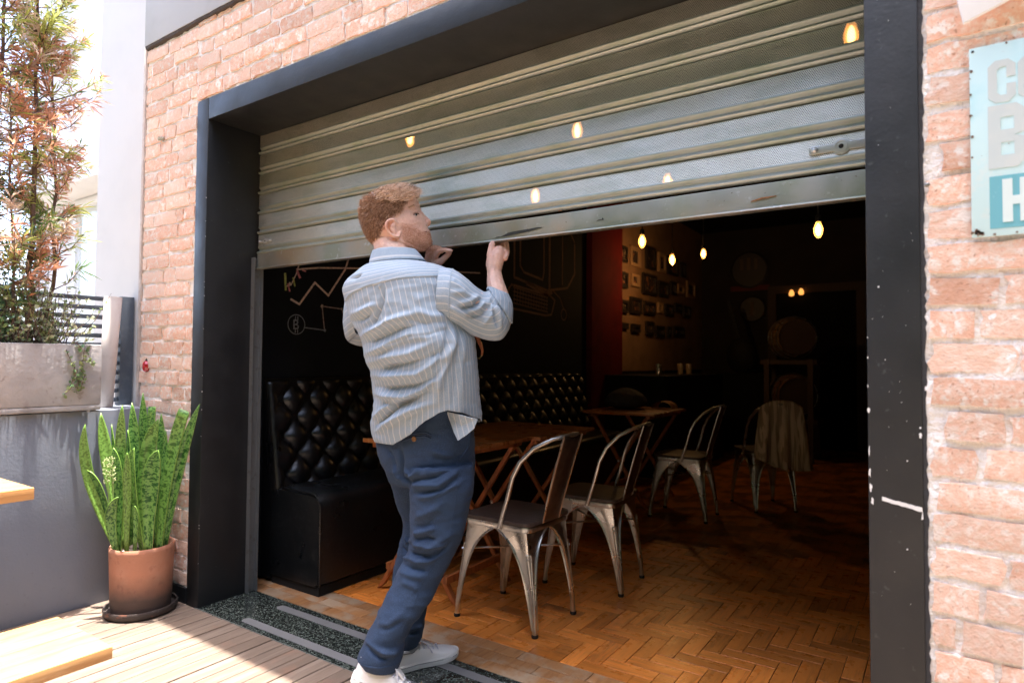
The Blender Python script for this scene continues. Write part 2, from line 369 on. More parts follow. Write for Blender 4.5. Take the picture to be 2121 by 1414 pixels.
# ---- interior shell
inn = thing("bar_interior", "dark black painted interior shell of the bar behind the shutter", "building", (2.5,4,0))
wpart(MB().box(-.35,-.15,DG,9.2,-.1,3.1), "side_wall", M_black, inn)
wpart(MB().box(5.0,5.2,DG,9.2,-.1,3.1), "side_wall", M_black, inn)
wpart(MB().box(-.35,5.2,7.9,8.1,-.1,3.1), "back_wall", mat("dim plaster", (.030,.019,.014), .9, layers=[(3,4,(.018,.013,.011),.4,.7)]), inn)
wpart(MB().box(-.35,5.2,DG,9.2,3.1,3.3), "ceiling", M_black, inn)
wpart(MB().box(-.15,5.0,DG+.001,DG+.02,2.56,3.1), "header", M_black, inn)
ph = MB().box(-.15,-.144,4.86,7.9,1.05,3.1)
wpart(ph, "photo_wall", mat("warm plaster", (.24,.135,.07), .85, layers=[(4,4,(.18,.10,.05),.4,.7)], bump=[(40,.2,.004)]), inn)
colm = MB().box(-.15,-.06,4.10,4.84,0,3.1).build("red_column", mat("red paint", (.10,.004,.005), .85, spec=.15, layers=[(3,3,(.07,.003,.004),.4,.7)]), None, bevel=.004)
tag(colm, "dark red painted column between the chalkboard wall and the pictures", "column")

# ---- unseen hedges added to block low sky light and tint the shutter's sheen
rh = random.Random(31); M_hedge = mat("hedge leaves", (.055,.085,.028), .6, layers=[(3,4,(.03,.05,.018),.42,.6),(9,3,(.10,.14,.05),.55,.7)])
def hedge(ax, lab, a0, a1, pos, top):
    hg = MB(); V = []; F = []; nx, nz = 90, 60
    for k in range(nz+1):
        for i in range(nx+1):
            q, z_ = a0+(a1-a0)*i/nx, -.25+top*k/nz; dd = .5*mn.fractal(Vector((q*1.3, z_*1.3, 2.)), 1., 2., 4)
            V.append((q, pos+dd, z_) if ax == 'x' else (pos+dd, q, z_))
    for k in range(nz):
        for i in range(nx): a = k*(nx+1)+i; F.append((a,a+1,a+nx+2,a+nx+1))
    hg.add(V, F)
    for q in range(6000):
        i = rh.randrange(len(F)); c = Vector(V[F[i][0]]); d = Vector((rh.gauss(0,1), rh.gauss(0,1), rh.gauss(0,1))).normalized()*rh.uniform(.06,.14); s_ = d.cross(Vector((rh.gauss(0,1),rh.gauss(0,1),rh.gauss(0,1)))).normalized()*.04
        hg.add([c, c+d*.5+s_, c+d, c+d*.5-s_], [(0,1,2,3)])
    o = hg.build("light_block_hedge", M_hedge); o["kind"] = "stuff"; o["label"] = lab
hedge('x', "unseen tall leafy hedge behind the camera, added to block low sky light", -8, 9, -6.0, 8.6)
hedge('y', "unseen tall leafy hedge on the right, added to block side light", -6.2, 0, 7.6, 8.0)

# ================================================================== ROLLER SHUTTER
sh = thing("roller_shutter", "perforated galvanised steel roller shutter half raised in the opening", "roller shutter", (1.36,DP,1.59))
def galv(name, col=(.47,.515,.49), r=.54, lay=((.40,.46,.40),(.38,.41,.40))):
    m = mat(name, col, r, 1., layers=[(7,4,lay[0],.45,.68,(1,1,3)),(50,4,lay[1],.6,.75)], bump=[(5,.03,.006,(1,1,3)),(200,.03,.001)])
    return rough_noise(m, r-.02, r+.08, 7, (1,1,3))
M_galv = galv("galvanised steel"); M_perf = galv("perforated steel", (.70,.69,.615), .54, ((.60,.61,.53),(.58,.575,.52)))
def perforate(m, px=.0052, r=.00118):
    t, N, L, b = tree(m); tc = N.new("ShaderNodeTexCoord"); ds = []
    for off in (0., .5):
        mp = N.new("ShaderNodeMapping"); mp.inputs[3].default_value = (1/px, 0, 1/(px*1.732)); mp.inputs[1].default_value = (off, 0, off); L.new(tc.outputs["Object"], mp.inputs[0])
        fr_ = N.new("ShaderNodeVectorMath"); fr_.operation = 'FRACTION'; L.new(mp.outputs[0], fr_.inputs[0])
        sb = N.new("ShaderNodeVectorMath"); sb.operation = 'SUBTRACT'; sb.inputs[1].default_value = (.5,0,.5); L.new(fr_.outputs[0], sb.inputs[0])
        ml = N.new("ShaderNodeVectorMath"); ml.operation = 'MULTIPLY'; ml.inputs[1].default_value = (px,0,px*1.732); L.new(sb.outputs[0], ml.inputs[0])
        ln = N.new("ShaderNodeVectorMath"); ln.operation = 'LENGTH'; L.new(ml.outputs[0], ln.inputs[0]); ds.append(ln.outputs["Value"])
    mn_ = N.new("ShaderNodeMath"); mn_.operation = 'MINIMUM'; L.new(ds[0], mn_.inputs[0]); L.new(ds[1], mn_.inputs[1])
    gt = N.new("ShaderNodeMath"); gt.operation = 'GREATER_THAN'; gt.inputs[1].default_value = r; L.new(mn_.outputs[0], gt.inputs[0])
    tr = N.new("ShaderNodeBsdfTransparent"); mx = N.new("ShaderNodeMixShader"); L.new(gt.outputs[0], mx.inputs[0]); L.new(tr.outputs[0], mx.inputs[1]); L.new(b.outputs[0], mx.inputs[2])
    L.new(mx.outputs[0], N["Material Output"].inputs[0])
perforate(M_perf)
PITCH_S = .1012
prof = [(0.,.0075),(-.001,.001),(-.003,0.),(-.0575,0.),(-.060,-.0012),(-.0655,-.0015),(-.068,.0005),(-.072,.0055),(-.0765,.0075),(-.081,.0045),(-.084,-.002),(-.087,-.0075),(-.0905,-.0098),(-.094,-.0085),(-.0968,-.0045),(-.0985,.001),(-.0992,.008)]
def slat(zt, zmax):
    V = []; F = []; nx = 46; P2 = [(zt+z, y) for z, y in prof]
    if zmax < zt: P2 = [(zmax, 0.)]+[q for q in P2 if q[0] < zmax-.001]
    n = len(P2)
    for i in range(nx+1):
        xx = .012+(X1-.014)*i/nx
        for z, y in P2:
            V.append((xx, DP+y+.0005*mn.noise(Vector((xx*2.2, z*9, 1.)))+.0002*mn.noise(Vector((xx*9, z*14, 5.))), z+.0008*mn.noise(Vector((xx*2, zt*7, 0)))))
    mi = []
    for i in range(nx):
        for k in range(n-1):
            F.append((i*n+k, (i+1)*n+k, (i+1)*n+k+1, i*n+k+1)); zc = (P2[k][0]+P2[k+1][0])/2-zt
            mi.append(1 if -.0575 <= zc <= -.003 else 0)
    me = bpy.data.meshes.new("slat"); me.from_pydata(V, [], F); me.materials.append(M_galv); me.materials.append(M_perf)
    me.polygons.foreach_set("material_index", mi); me.polygons.foreach_set("use_smooth", [True]*len(F)); me.set_sharp_from_angle(angle=math.radians(50))
    return wlink("slat", me, None, sh)
for k in range(6): slat(1.6765+PITCH_S*(k+1), 9)
def sag(x): return -.007*math.exp(-((x-1.62)/.55)**2)
V = []; F = []; nx = 40; bp = [(1.6695,.012),(1.6715,.002),(1.670,-.0035),(1.664,-.0045),(1.601,-.0045),(1.599,-.0085),(1.597,-.0135),(1.5935,-.0145),(1.5915,-.0125),(1.5905,-.002),(1.5905,.012)]
for i in range(nx+1):
    xx = .012+(X1-.014)*i/nx
    for z, y in bp: V.append((xx, DP+y+.001*mn.noise(Vector((xx*3, z*5, 2.))), z+sag(xx)*(1. if z > 1.65 else .25)+(.012*(1-xx/X1) if z < 1.62 else .012*(1-xx/X1))))
n = len(bp)
for i in range(nx):
    for k in range(n-1): F.append((i*n+k, (i+1)*n+k, (i+1)*n+k+1, i*n+k+1))
M_bar = rough_noise(mat("weathered zinc bar", (.44,.44,.40), .42, .85, layers=[(5,5,(.36,.38,.30),.42,.66),(2.3,4,(.50,.42,.32),.52,.7),(40,4,(.56,.57,.55),.6,.72),(90,3,(.16,.13,.10),.70,.76)], bump=[(12,.08,.006)]), .34, .58, 9)
wpart(MB().add(V, F), "bottom_bar", M_bar, sh, smooth=True)
# scrape and dents on the bar
r6 = random.Random(2)
def blot(pts, name, m, y=DP-.0056): wpart(MB().prism(pts, 1, y-.0005, y+.002), name, m, sh)
up_ = [(1.483,1.6115),(1.497,1.6135),(1.511,1.612),(1.526,1.6165),(1.545,1.6235),(1.575,1.6255),(1.60,1.6265),(1.64,1.6275),(1.668,1.6295),(1.692,1.6275)]
lo_ = [(1.682,1.625),(1.655,1.6215),(1.62,1.617),(1.585,1.6145),(1.55,1.612),(1.52,1.611),(1.50,1.6105)]
blot(up_+lo_, "scrape", mat("bare black steel", (.035,.037,.036), .5, .3, layers=[(60,4,(.08,.08,.075),.5,.7)]))
blot([(1.905,1.6255),(1.915,1.628),(1.924,1.627),(1.928,1.633),(1.931,1.6255)], "scrape", M_frame)
rust = mat("rust", (.30,.15,.07), .9)
wpart(MB().tube([(2.405,DP-.0055,1.622),(2.435,DP-.0065,1.6275),(2.475,DP-.006,1.629)], [.0012,.0026,.0012], 6), "rust_scratch", rust, sh)
wpart(MB().tube([(1.76,DP-.012,1.675),(1.766,DP-.013,1.675),(1.775,DP-.0115,1.675)], [.001,.002,.001], 6), "rust_scratch", rust, sh)
def lock(cx, cz, s=1.):
    M_lk = mat("lock plate steel", (.62,.63,.62), .38, .8)
    p = []
    for k in range(25):
        a = math.pi*(.16+.68*k/24); p.append((cx+.022*s*math.cos(a), cz+.022*s*math.sin(a)))
    p += [(cx-.075*s,cz+.012*s),(cx-.081*s,cz+.006*s),(cx-.081*s,cz-.006*s),(cx-.075*s,cz-.012*s)]
    for k in range(25):
        a = math.pi*(1.16+.68*k/24); p.append((cx+.022*s*math.cos(a), cz+.022*s*math.sin(a)))
    p += [(cx+.075*s,cz-.012*s),(cx+.081*s,cz-.006*s),(cx+.081*s,cz+.006*s),(cx+.075*s,cz+.012*s)]
    pl = wpart(MB().prism(p, 1, DP-.0045, DP-.0002), "lock_plate", M_lk, sh, bevel=.0012)
    for dx in (-.066,.066):
        rv = MB().lathe([(.0088*s,0),(.0088*s,.002),(.0065*s,.0052),(.003*s,.0068),(.0005,.0072)], 14); rv.v = [(cx+dx*s+x_, DP-.0045-z_, cz+y_) for x_, y_, z_ in rv.v]
        wpart(rv, "rivet", M_lk, pl, smooth=True)
    rg_ = MB().lathe([(.017*s,0),(.017*s,.0012),(.0145*s,.0016),(.0145*s,0)], 24, close=False); rg_.v = [(cx+x_, DP-.0045-z_, cz+y_) for x_, y_, z_ in rg_.v]
    wpart(rg_, "escutcheon", M_lk, pl, smooth=True)
    kh = MB().lathe([(.0062*s,0),(.0062*s,.0006)], 18); kh.v = [(cx+x_, DP-.0046-z_, cz+y_) for x_, y_, z_ in kh.v]
    wpart(kh, "keyhole", M_dark, pl)
lock(2.642, 1.7425); lock(.072, 1.742, .62)
rail = MB().box(.001,.0065,DP-.030,DP+.02,.002,1.66); rail.box(.0065,.030,DP-.0305,DP-.027,.002,1.66); rail.box(.0065,.030,DP+.0165,DP+.02,.002,1.66)
wpart(rail, "guide_rail", mat("rail steel", (.24,.255,.265), .5, .7, layers=[(30,4,(.20,.20,.20),.55,.7)]), sh)

# ================================================================== SIGNS AND FITTINGS ON THE BRICK
M_cream = mat("aged cream enamel", (.60,.82,.84), .45, layers=[(6,4,(.44,.74,.79),.45,.7),(25,4,(.66,.82,.82),.55,.7),(70,3,(.25,.20,.16),.70,.75)])
sg = thing("beer_sign", "faded turquoise metal sign with big letters C O, B and H on the brick", "sign", (2.92,-.004,1.42))
wpart(MB().box(2.918,3.34,-.010,-.007,1.417,1.820), "plate", M_cream, sg, bevel=.001)
M_let = mat("letter grey", (.58,.66,.66), .6, layers=[(18,4,(.62,.68,.67),.45,.7)]); M_teal = mat("teal print", (.17,.47,.55), .5, layers=[(30,4,(.55,.78,.80),.66,.72)])
M_pale = mat("pale print", (.72,.84,.83), .5)
def lay_text(txt, x, z, size, m, name, sx=1., y=-.0106, bold=.0):
    me = text_mesh(txt, size, .0003, bold); me.transform(Matrix.Rotation(math.pi/2, 4, 'X')); me.transform(Matrix.Diagonal((sx,1,1,1))); me.transform(Matrix.Translation((x, y, z)))
    return wlink(name, me, m, sg)
def block(ch, x, z, w_, h, m, y=-.0106, t=.0006):
    """block letters cut as flat plates: width w_, height h, chamfered corners"""
    c, s_ = min(.018, .26*w_), (.37 if ch == 'H' else .33)*w_; polys = []
    if ch in "CO":
        o = [(x+c,z),(x,z+c),(x,z+h-c),(x+c,z+h),(x+w_/2,z+h),(x+w_/2,z+h-s_),(x+s_+.006,z+h-s_),(x+s_,z+h-s_-.006),(x+s_,z+s_+.006),(x+s_+.006,z+s_),(x+w_/2,z+s_),(x+w_/2,z)]; polys.append(o)
        m_ = lambda p: (2*x+w_-p[0], p[1])
        if ch == "O": polys.append([m_(p) for p in o[::-1]])
        else:
            for k_, zz in ((1, z), (-1, z+h)): polys.append([(x+w_/2,zz),(x+w_/2,zz+k_*s_),(x+w_-s_,zz+k_*s_),(x+w_-s_,zz+k_*h*.42),(x+w_,zz+k_*h*.42),(x+w_,zz+k_*c),(x+w_-c,zz)])
    elif ch in "BEHLDR":
        polys.append([(x,z),(x+s_,z),(x+s_,z+h),(x,z+h)])
        bars = {"B":(0,.5,1),"E":(0,.5,1),"H":(.5,),"L":(0,),"D":(0,1),"R":(.5,1)}[ch]; bh = .2*h
        for q in bars:
            zb = z+q*h-(0 if q == 0 else (bh if q == 1 else bh*.5)); xr = x+w_-(0 if ch in "EL" else s_)
            polys.append([(x+s_,zb),(xr,zb),(xr,zb+bh),(x+s_,zb+bh)])
        if ch == "H": polys.append([(x+w_-s_,z),(x+w_,z),(x+w_,z+h),(x+w_-s_,z+h)])
        if ch == "D": polys.append([(x+w_-s_,z),(x+w_-c,z),(x+w_,z+c),(x+w_,z+h-c),(x+w_-c,z+h),(x+w_-s_,z+h)])
        if ch in "BR": polys.append([(x+w_-s_,z+h*.5),(x+w_,z+h*.55),(x+w_,z+h-c),(x+w_-c,z+h),(x+w_-s_,z+h)])
        if ch == "B": polys.append([(x+w_-s_,z),(x+w_-c,z),(x+w_,z+c),(x+w_,z+h*.45),(x+w_-s_,z+h*.499)])
        if ch == "R": polys.append([(x+w_-s_,z),(x+w_,z),(x+w_,z+h*.40),(x+w_-s_,z+h*.4999)])
    mb = MB()
    for p in polys: mb.prism(p, 1, y-t, y+t)
    wpart(mb, "letter", m, sg)
for i, q in enumerate("CO"): block(q, 2.949+i*.0495, 1.694, .046, .089, M_let)
block("B", 2.948, 1.557, .064, .132, M_let)
wpart(MB().box(2.949,3.30,-.0107,-.0102,1.432,1.541), "teal_band", M_teal, sg)
block("H", 2.970, 1.444, .045, .089, M_pale, -.0113)
M_rst = mat("sign rust", (.16,.10,.07), .9, layers=[(60,4,(.30,.22,.17),.5,.65)]); rs_ = random.Random(12); rb_ = MB()
for k in range(34):
    e_ = rs_.randrange(4); q = rs_.random(); cx, cz = [(2.9185+rs_.uniform(0,.004),1.42+.4*q),(2.92+.41*q,1.4185+rs_.uniform(0,.003)),(2.92+.41*q,1.8185-rs_.uniform(0,.003)),(2.93+.4*q,1.43+.38*rs_.random())][e_]; r_ = rs_.uniform(.0012,.0034)*(.5 if e_ == 3 else 1)
    rb_.prism([(cx+r_*rs_.uniform(.6,1.3)*math.cos(a), cz+r_*rs_.uniform(.6,1.3)*math.sin(a)) for a in [j*math.pi/4 for j in range(8)]], 1, -.0112, -.0099)
for k in range(9): cx, cz = 2.922+rs_.uniform(0,.016), 1.421+rs_.uniform(0,.012); rb_.prism([(cx+.0035*rs_.uniform(.6,1.3)*math.cos(a), cz+.0028*rs_.uniform(.6,1.3)*math.sin(a)) for a in [j*math.pi/4 for j in range(8)]], 1, -.0113, -.0099)
o = wpart(rb_, "rust_spot", M_rst, sg); o["kind"] = "stuff"
for q in ((2.924,1.812),(2.9255,1.4255)): wpart(MB().add([(q[0]+.003*math.cos(a), -.0114, q[1]+.003*math.sin(a)) for a in [k*math.pi/4 for k in range(8)]], [tuple(range(8))]), "screw", M_dark, sg)
wb = MB().prism([(2.884,2.05),(2.897,1.925),(2.908,1.866),(2.987,1.895),(3.12,1.944),(3.2,2.1)], 1, -.040, -.028).build("white_board", mat("white board paint", (.86,.87,.88), .5), None, bevel=.002)
tag(wb, "tilted white board corner fixed high on the right brickwork", "board")
sc1 = MB().lathe([(.0052,0),(.0052,.003),(.0035,.0045),(.001,.005)], 12); sc1.v = [(2.840+x_, -.002-z_, 1.543+y_) for x_, y_, z_ in sc1.v]
tag(sc1.build("wall_screw", mat("dull zinc", (.25,.24,.22), .5, .8), None, True), "small grey screw in the mortar beside the right jamb", "screw")
hk = thing("brass_hook", "small brass bracket screwed to the brick left of the opening", "hook", (-.415,-.01,2.27))
M_brass = mat("old brass", (.30,.22,.10), .45, .8)
for dx in (-.02,0,.02):
    q = MB().lathe([(.0105,0),(.0105,.003),(.005,.003),(.005,.0)], 14, close=False); q.v = [(-.418+dx*1.1+x_, -.006-z_, 2.268-dx*.3+y_) for x_, y_, z_ in q.v]
    wpart(q, "eyelet", M_brass, hk, smooth=True)
wpart(MB().tube([(-.444,-.010,2.276),(-.418,-.012,2.268),(-.390,-.010,2.262)], .0035, 6), "bar", M_brass, hk)
gr = thing("red_glass_lamp", "small faceted red glass lamp set in a hole in the brickwork", "lamp", (-.522,.0,1.09))
q = MB().lathe([(.004,-.03),(.015,-.022),(.019,-.005),(.018,.012),(.012,.024),(.004,.03)], 8, (-.522,-.002,1.112))
wpart(q, "glass", mat("red glass", (.42,.004,.012), .08, spec=.8, coat=.6), gr)
wpart(MB().lathe([(.013,.02),(.015,.03),(.010,.04)], 10, (-.522,.008,1.112)), "socket", M_dark, gr)

# ================================================================== LEFT SIDE: LOW WALL, PLANTER, FENCE, HOUSE
M_grey = mat("grey wall paint", (.195,.215,.262), .7, layers=[(3,5,(.215,.23,.265),.4,.75),(40,4,(.17,.185,.225),.62,.75)], bump=[(6,.12,.012),(90,.2,.004)])
lw = MB().box(-.80,-.45,-2.6,-.006,-.05,.905); low = lw.build("low_wall", M_grey, None, bevel=.006)
tag(low, "smooth grey painted low wall behind the potted snake plant", "wall")
capm = MB().box(-.455,-.15,-.012,-.004,.0,.001)
sk = MB(); r7 = random.Random(11)
pl = thing("concrete_planter", "long weathered concrete planter trough sitting on the grey low wall", "planter", (-.6,-1.2,.909))
M_conc = mat("weathered concrete", (.38,.365,.37), .9, layers=[(6,6,(.50,.48,.485),.42,.66),(3,5,(.27,.25,.245),.50,.68),(30,5,(.30,.275,.26),.58,.72)], bump=[(60,.4,.005),(12,.2,.01)])
P_ = MB(); P_.box(-.66,-.425,-2.5,-.250,.909,.935); P_.box(-.450,-.425,-2.5,-.250,.9352,1.215); P_.box(-.66,-.635,-2.5,-.250,.9352,1.215); P_.box(-.6348,-.4502,-.275,-.250,.9352,1.215); P_.box(-.6348,-.4502,-2.5,-2.475,.9352,1.215)
wpart(P_, "trough", M_conc, pl, bevel=.007)
wpart(MB().box(-.634,-.451,-2.47,-.276,.94,1.185), "soil", mat("soil", (.06,.045,.032), 1., bump=[(80,.9,.02)]), pl)
for yy in (-.30,-.9): wpart(MB().lathe([(.006,-.008),(.009,0.)], 8, (-.432,yy,.909)), "spacer", M_conc, pl)
tl = thing("leaning_tile", "pale clay half-round ridge tile standing upright against the slatted fence", "roof tile", (-.62,-.12,.907))
V = []; F = []; nt_ = 14
for k, (z, cx, cy, r) in enumerate([(.907,-.622,-.146,.027),(1.19,-.624,-.133,.030),(1.462,-.628,-.120,.034)]):
    for j in range(nt_+1):
        a = math.pi*(-.62+1.1*j/nt_)
        V.append((cx+r*math.cos(a), cy+r*math.sin(a), z))
for k in range(2):
    for j in range(nt_): a = k*(nt_+1)+j; F.append((a,a+1,a+nt_+2,a+nt_+1))
o = wpart(MB().add(V, F), "tile", mat("pale clay", (.62,.56,.53), .85, layers=[(8,4,(.52,.45,.42),.5,.7)], bump=[(40,.3,.004)]), tl, smooth=True)
md = o.modifiers.new("s", 'SOLIDIFY'); md.thickness = .012; md.offset = 0
fe = thing("slat_fence", "dark grey fence of horizontal slats standing on the low wall", "fence", (-.74,-.1,.905))
M_fen = mat("fence paint", (.075,.09,.115), .5, layers=[(20,3,(.10,.115,.14),.5,.7)])
wpart(MB().box(-.765,-.715,-.040,.024,.906,1.478), "post", M_fen, fe, bevel=.003)
wpart(MB().box(-.765,-.715,-1.75,-1.70,.906,1.478), "post", M_fen, fe, bevel=.003)
for k in range(12):
    wpart(MB().box(-.752,-.728,-1.70,-.042,.925+k*.0475,.925+k*.0475+.022), "slat", M_fen, fe, bevel=.002)
# neighbour's white house
ho = thing("white_house", "overexposed white rendered neighbour house behind the fence", "house", (-2.5,1.2,0))
wpart(MB().box(-1.84,-.631,.30,.75,-.2,9), "pier", M_white, ho)
wpart(MB().box(-6.5,-1.85,1.55,2.2,-.2,.95), "wall", M_white, ho); wpart(MB().box(-6.5,-1.85,1.55,2.2,2.95,9), "wall", M_white, ho); wpart(MB().box(-6.5,-5.4,1.55,2.2,.9502,2.9498), "wall", M_white, ho)
M_alu = mat("white window frame", (.70,.71,.70), .4)
wf = MB()
for z0, z1 in ((2.87,2.95),(.952,1.03)): wf.box(-5.4,-1.86,1.53,1.60,z0,z1)
for x0 in (-5.4,-3.62,-1.93): wf.box(x0,x0+.07,1.53,1.60,1.031,2.869)
wi = wpart(wf, "window", M_alu, ho, bevel=.004)
wpart(MB().box(-5.3,-1.95,1.565,1.575,1.04,2.86), "pane", mat("window glass", (.55,.60,.57), .08, spec=.8), wi)
wpart(MB().box(-6.5,-1.86,1.20,1.549,2.97,3.06), "canopy", M_white, ho)
plq = thing("name_plaque", "small pale blue plaque with illegible lettering on the white wall", "plaque", (-1.6,.296,2.5))
wpart(MB().box(-1.752,-1.428,.290,.299,2.515,2.60), "plate", mat("plaque blue", (.44,.48,.56), .6), plq, bevel=.001)
me = text_mesh("CASA 1990-48207 A", .036, .0003); me.transform(Matrix.Rotation(math.pi/2, 4, 'X')); me.transform(Matrix.Translation((-1.745,.2894,2.545)))
wlink("lettering", me, mat("plaque ink", (.24,.26,.34), .7), plq)

# ================================================================== POTTED SNAKE PLANT
PX, PY = -.190, -.160
pot = thing("terracotta_pot", "terracotta flowerpot with a dark weathered base on a saucer", "pot", (PX,PY,.03))
M_terra = mat("terracotta", (.50,.215,.125), .8, layers=[(5,4,(.56,.29,.19),.4,.7),(30,4,(.40,.165,.10),.55,.75)], bump=[(70,.25,.004),(9,.15,.006,(1,1,6))])
t, N, L, b = tree(M_terra)                                     # uneven blackening climbing the pot from its base
tc = N.new("ShaderNodeTexCoord"); sp = N.new("ShaderNodeSeparateXYZ"); L.new(tc.outputs["Object"], sp.inputs[0])
ns = N.new("ShaderNodeTexNoise"); ns.inputs["Scale"].default_value = 9; ns.inputs["Detail"].default_value = 6; L.new(tc.outputs["Object"], ns.inputs[0])
ma = N.new("ShaderNodeMath"); ma.operation = 'MULTIPLY_ADD'; ma.inputs[1].default_value = -.09; L.new(ns.outputs[0], ma.inputs[0]); L.new(sp.outputs[2], ma.inputs[2])
mr = N.new("ShaderNodeMapRange"); mr.inputs[1].default_value = .150; mr.inputs[2].default_value = .015; mr.inputs[4].default_value = .95; L.new(ma.outputs[0], mr.inputs[0])
mx = N.new("ShaderNodeMix"); mx.data_type = 'RGBA'; old = b.inputs["Base Color"].links[0].from_socket
L.new(mr.outputs[0], mx.inputs[0]); L.new(old, mx.inputs[6]); mx.inputs[7].default_value = (.06,.043,.036,1); L.new(mx.outputs[2], b.inputs["Base Color"])
pr = [(.134,.0),(.140,.004),(.146,.06),(.149,.14),(.152,.22),(.154,.265),(.1555,.285),(.1555,.298),(.151,.305),(.144,.303),(.140,.29),(.132,.2),(.118,.02)]
pr = [(r_*.855, z_*.96) for r_, z_ in pr]
MB().lathe(pr, 48, close=True).build("body", M_terra, pot, True)
MB().lathe([(.001,.256),(.06,.26),(.116,.256)], 24, close=False).build("soil", mat("potting soil", (.05,.035,.026), 1., layers=[(60,3,(.2,.16,.12),.6,.7)], bump=[(70,1.,.03)]), pot)
stn = MB()
for k in range(9):
    a = rnd.uniform(0,6.28); rr = rnd.uniform(.05,.098); s_ = rnd.uniform(.012,.024)
    stn.lathe([(.2*s_,-.5*s_),(s_,-.1*s_),(.8*s_,.5*s_),(.2*s_,.75*s_)], 7, (rr*math.cos(a), rr*math.sin(a), .263))
stn.build("stone", mat("pebble", (.42,.34,.32), .8), pot)
sa = MB().lathe([(r_*.845, z_) for r_, z_ in [(.14,0),(.168,.003),(.176,.012),(.179,.030),(.176,.036),(.169,.035),(.166,.016),(.14,.0125),(.001,.012)]], 48, (0,0,0)).build("saucer", mat("sooty clay saucer", (.045,.033,.03), .6, layers=[(14,5,(.30,.10,.05),.6,.72),(30,4,(.10,.085,.08),.55,.75)], bump=[(40,.3,.004)]), None, True)
sa.location = (PX,PY,.0); tag(sa, "dark sooty round clay saucer under the terracotta pot", "saucer")
pot.location.z = .0125
sp_ = thing("snake_plant", "tall snake plant with banded upright sword leaves in the terracotta pot", "plant", (PX,PY,.28))
M_leaf = mat("snake plant leaf", (.10,.27,.035), .33, spec=.5)
t, N, L, b = tree(M_leaf)
uvn = N.new("ShaderNodeUVMap"); sx_ = N.new("ShaderNodeSeparateXYZ"); L.new(uvn.outputs[0], sx_.inputs[0])
oi = N.new("ShaderNodeObjectInfo")
mp = N.new("ShaderNodeMapping"); mp.inputs[3].default_value = (2.0,90,1); L.new(uvn.outputs[0], mp.inputs[0])
n1 = N.new("ShaderNodeTexNoise"); n1.noise_dimensions = '4D'; n1.inputs["Scale"].default_value = 1.; n1.inputs["Detail"].default_value = 4; n1.inputs["Distortion"].default_value = .5; L.new(mp.outputs[0], n1.inputs[0])
m37 = N.new("ShaderNodeMath"); m37.operation = 'MULTIPLY'; m37.inputs[1].default_value = 50; L.new(oi.outputs["Random"], m37.inputs[0]); L.new(m37.outputs[0], n1.inputs["W"])
rm = N.new("ShaderNodeMapRange"); rm.inputs[1].default_value = .47; rm.inputs[2].default_value = .56; L.new(n1.outputs[0], rm.inputs[0])
mxa = N.new("ShaderNodeMix"); mxa.data_type = 'RGBA'; mxa.inputs[6].default_value = (.175,.36,.08,1); mxa.inputs[7].default_value = (.018,.10,.016,1); L.new(rm.outputs[0], mxa.inputs[0])
n2 = N.new("ShaderNodeTexNoise"); n2.inputs["Scale"].default_value = 3; L.new(oi.outputs["Random"], n2.inputs["W"] if False else n2.inputs["Detail"])
mxr = N.new("ShaderNodeMix"); mxr.data_type = 'RGBA'; mxr.inputs[7].default_value = (.30,.40,.06,1)
mrr = N.new("ShaderNodeMapRange"); mrr.inputs[1].default_value = .45; mrr.inputs[4].default_value = .35; L.new(oi.outputs["Random"], mrr.inputs[0]); L.new(mrr.outputs[0], mxr.inputs[0]); L.new(mxa.outputs[2], mxr.inputs[6])
edm = N.new("ShaderNodeMath"); edm.operation = 'ABSOLUTE'; L.new(sx_.outputs[0], edm.inputs[0])
edr = N.new("ShaderNodeMapRange"); edr.inputs[1].default_value = .92; edr.inputs[2].default_value = 1.; L.new(edm.outputs[0], edr.inputs[0])
mxe = N.new("ShaderNodeMix"); mxe.data_type = 'RGBA'; mxe.inputs[7].default_value = (.20,.34,.06,1); L.new(edr.outputs[0], mxe.inputs[0]); L.new(mxr.outputs[2], mxe.inputs[6])
L.new(mxe.outputs[2], b.inputs["Base Color"]); b.inputs["Transmission Weight"].default_value = 0
b.inputs["Subsurface Weight"].default_value = .0
def sword(base, ctrl, tip, wid, face, fold=.35, name="leaf", trunc=0.):
    V = []; F = []; UV = []; n = 16; m = 5; wid *= 1.08; B0, B1, B2 = map(Vector, (base, ctrl, tip)); fdir = Vector((math.cos(face), math.sin(face), 0))
    for i in range(n+1):
        s = i/n; p = B0*(1-s)**2+B1*2*s*(1-s)+B2*s*s; d = ((B1-B0)*(1-s)+(B2-B1)*s).normalized()
        side = d.cross(fdir).normalized(); nn = side.cross(d)
        tt = s*(1-trunc); wv = wid*min(1., .42+1.3*tt)*(1-max(0, (tt-.55)/.45)**2.2)
        if i == n and not trunc: wv = .0008
        tw = .25*math.sin(3*s+face*3)
        for j in range(m):
            q = (j/(m-1)*2-1); V.append(p+side*(q*wv)+nn*(abs(q)**1.6*wv*fold+.12*wv*tw*q)); UV.append((q, s*(B2-B0).length))
    for i in range(n):
        for j in range(m-1): F.append((i*m+j, i*m+j+1, (i+1)*m+j+1, (i+1)*m+j))
    me = bpy.data.meshes.new(name); me.from_pydata(V, [], F); ul = me.uv_layers.new(name="UVMap")
    for lp in me.loops: ul.data[lp.index].uv = UV[lp.vertex_index]
    o = link(name, me, M_leaf, sp_, True); md = o.modifiers.new("s", 'SOLIDIFY'); md.thickness = .0035; md.offset = 0
    return o
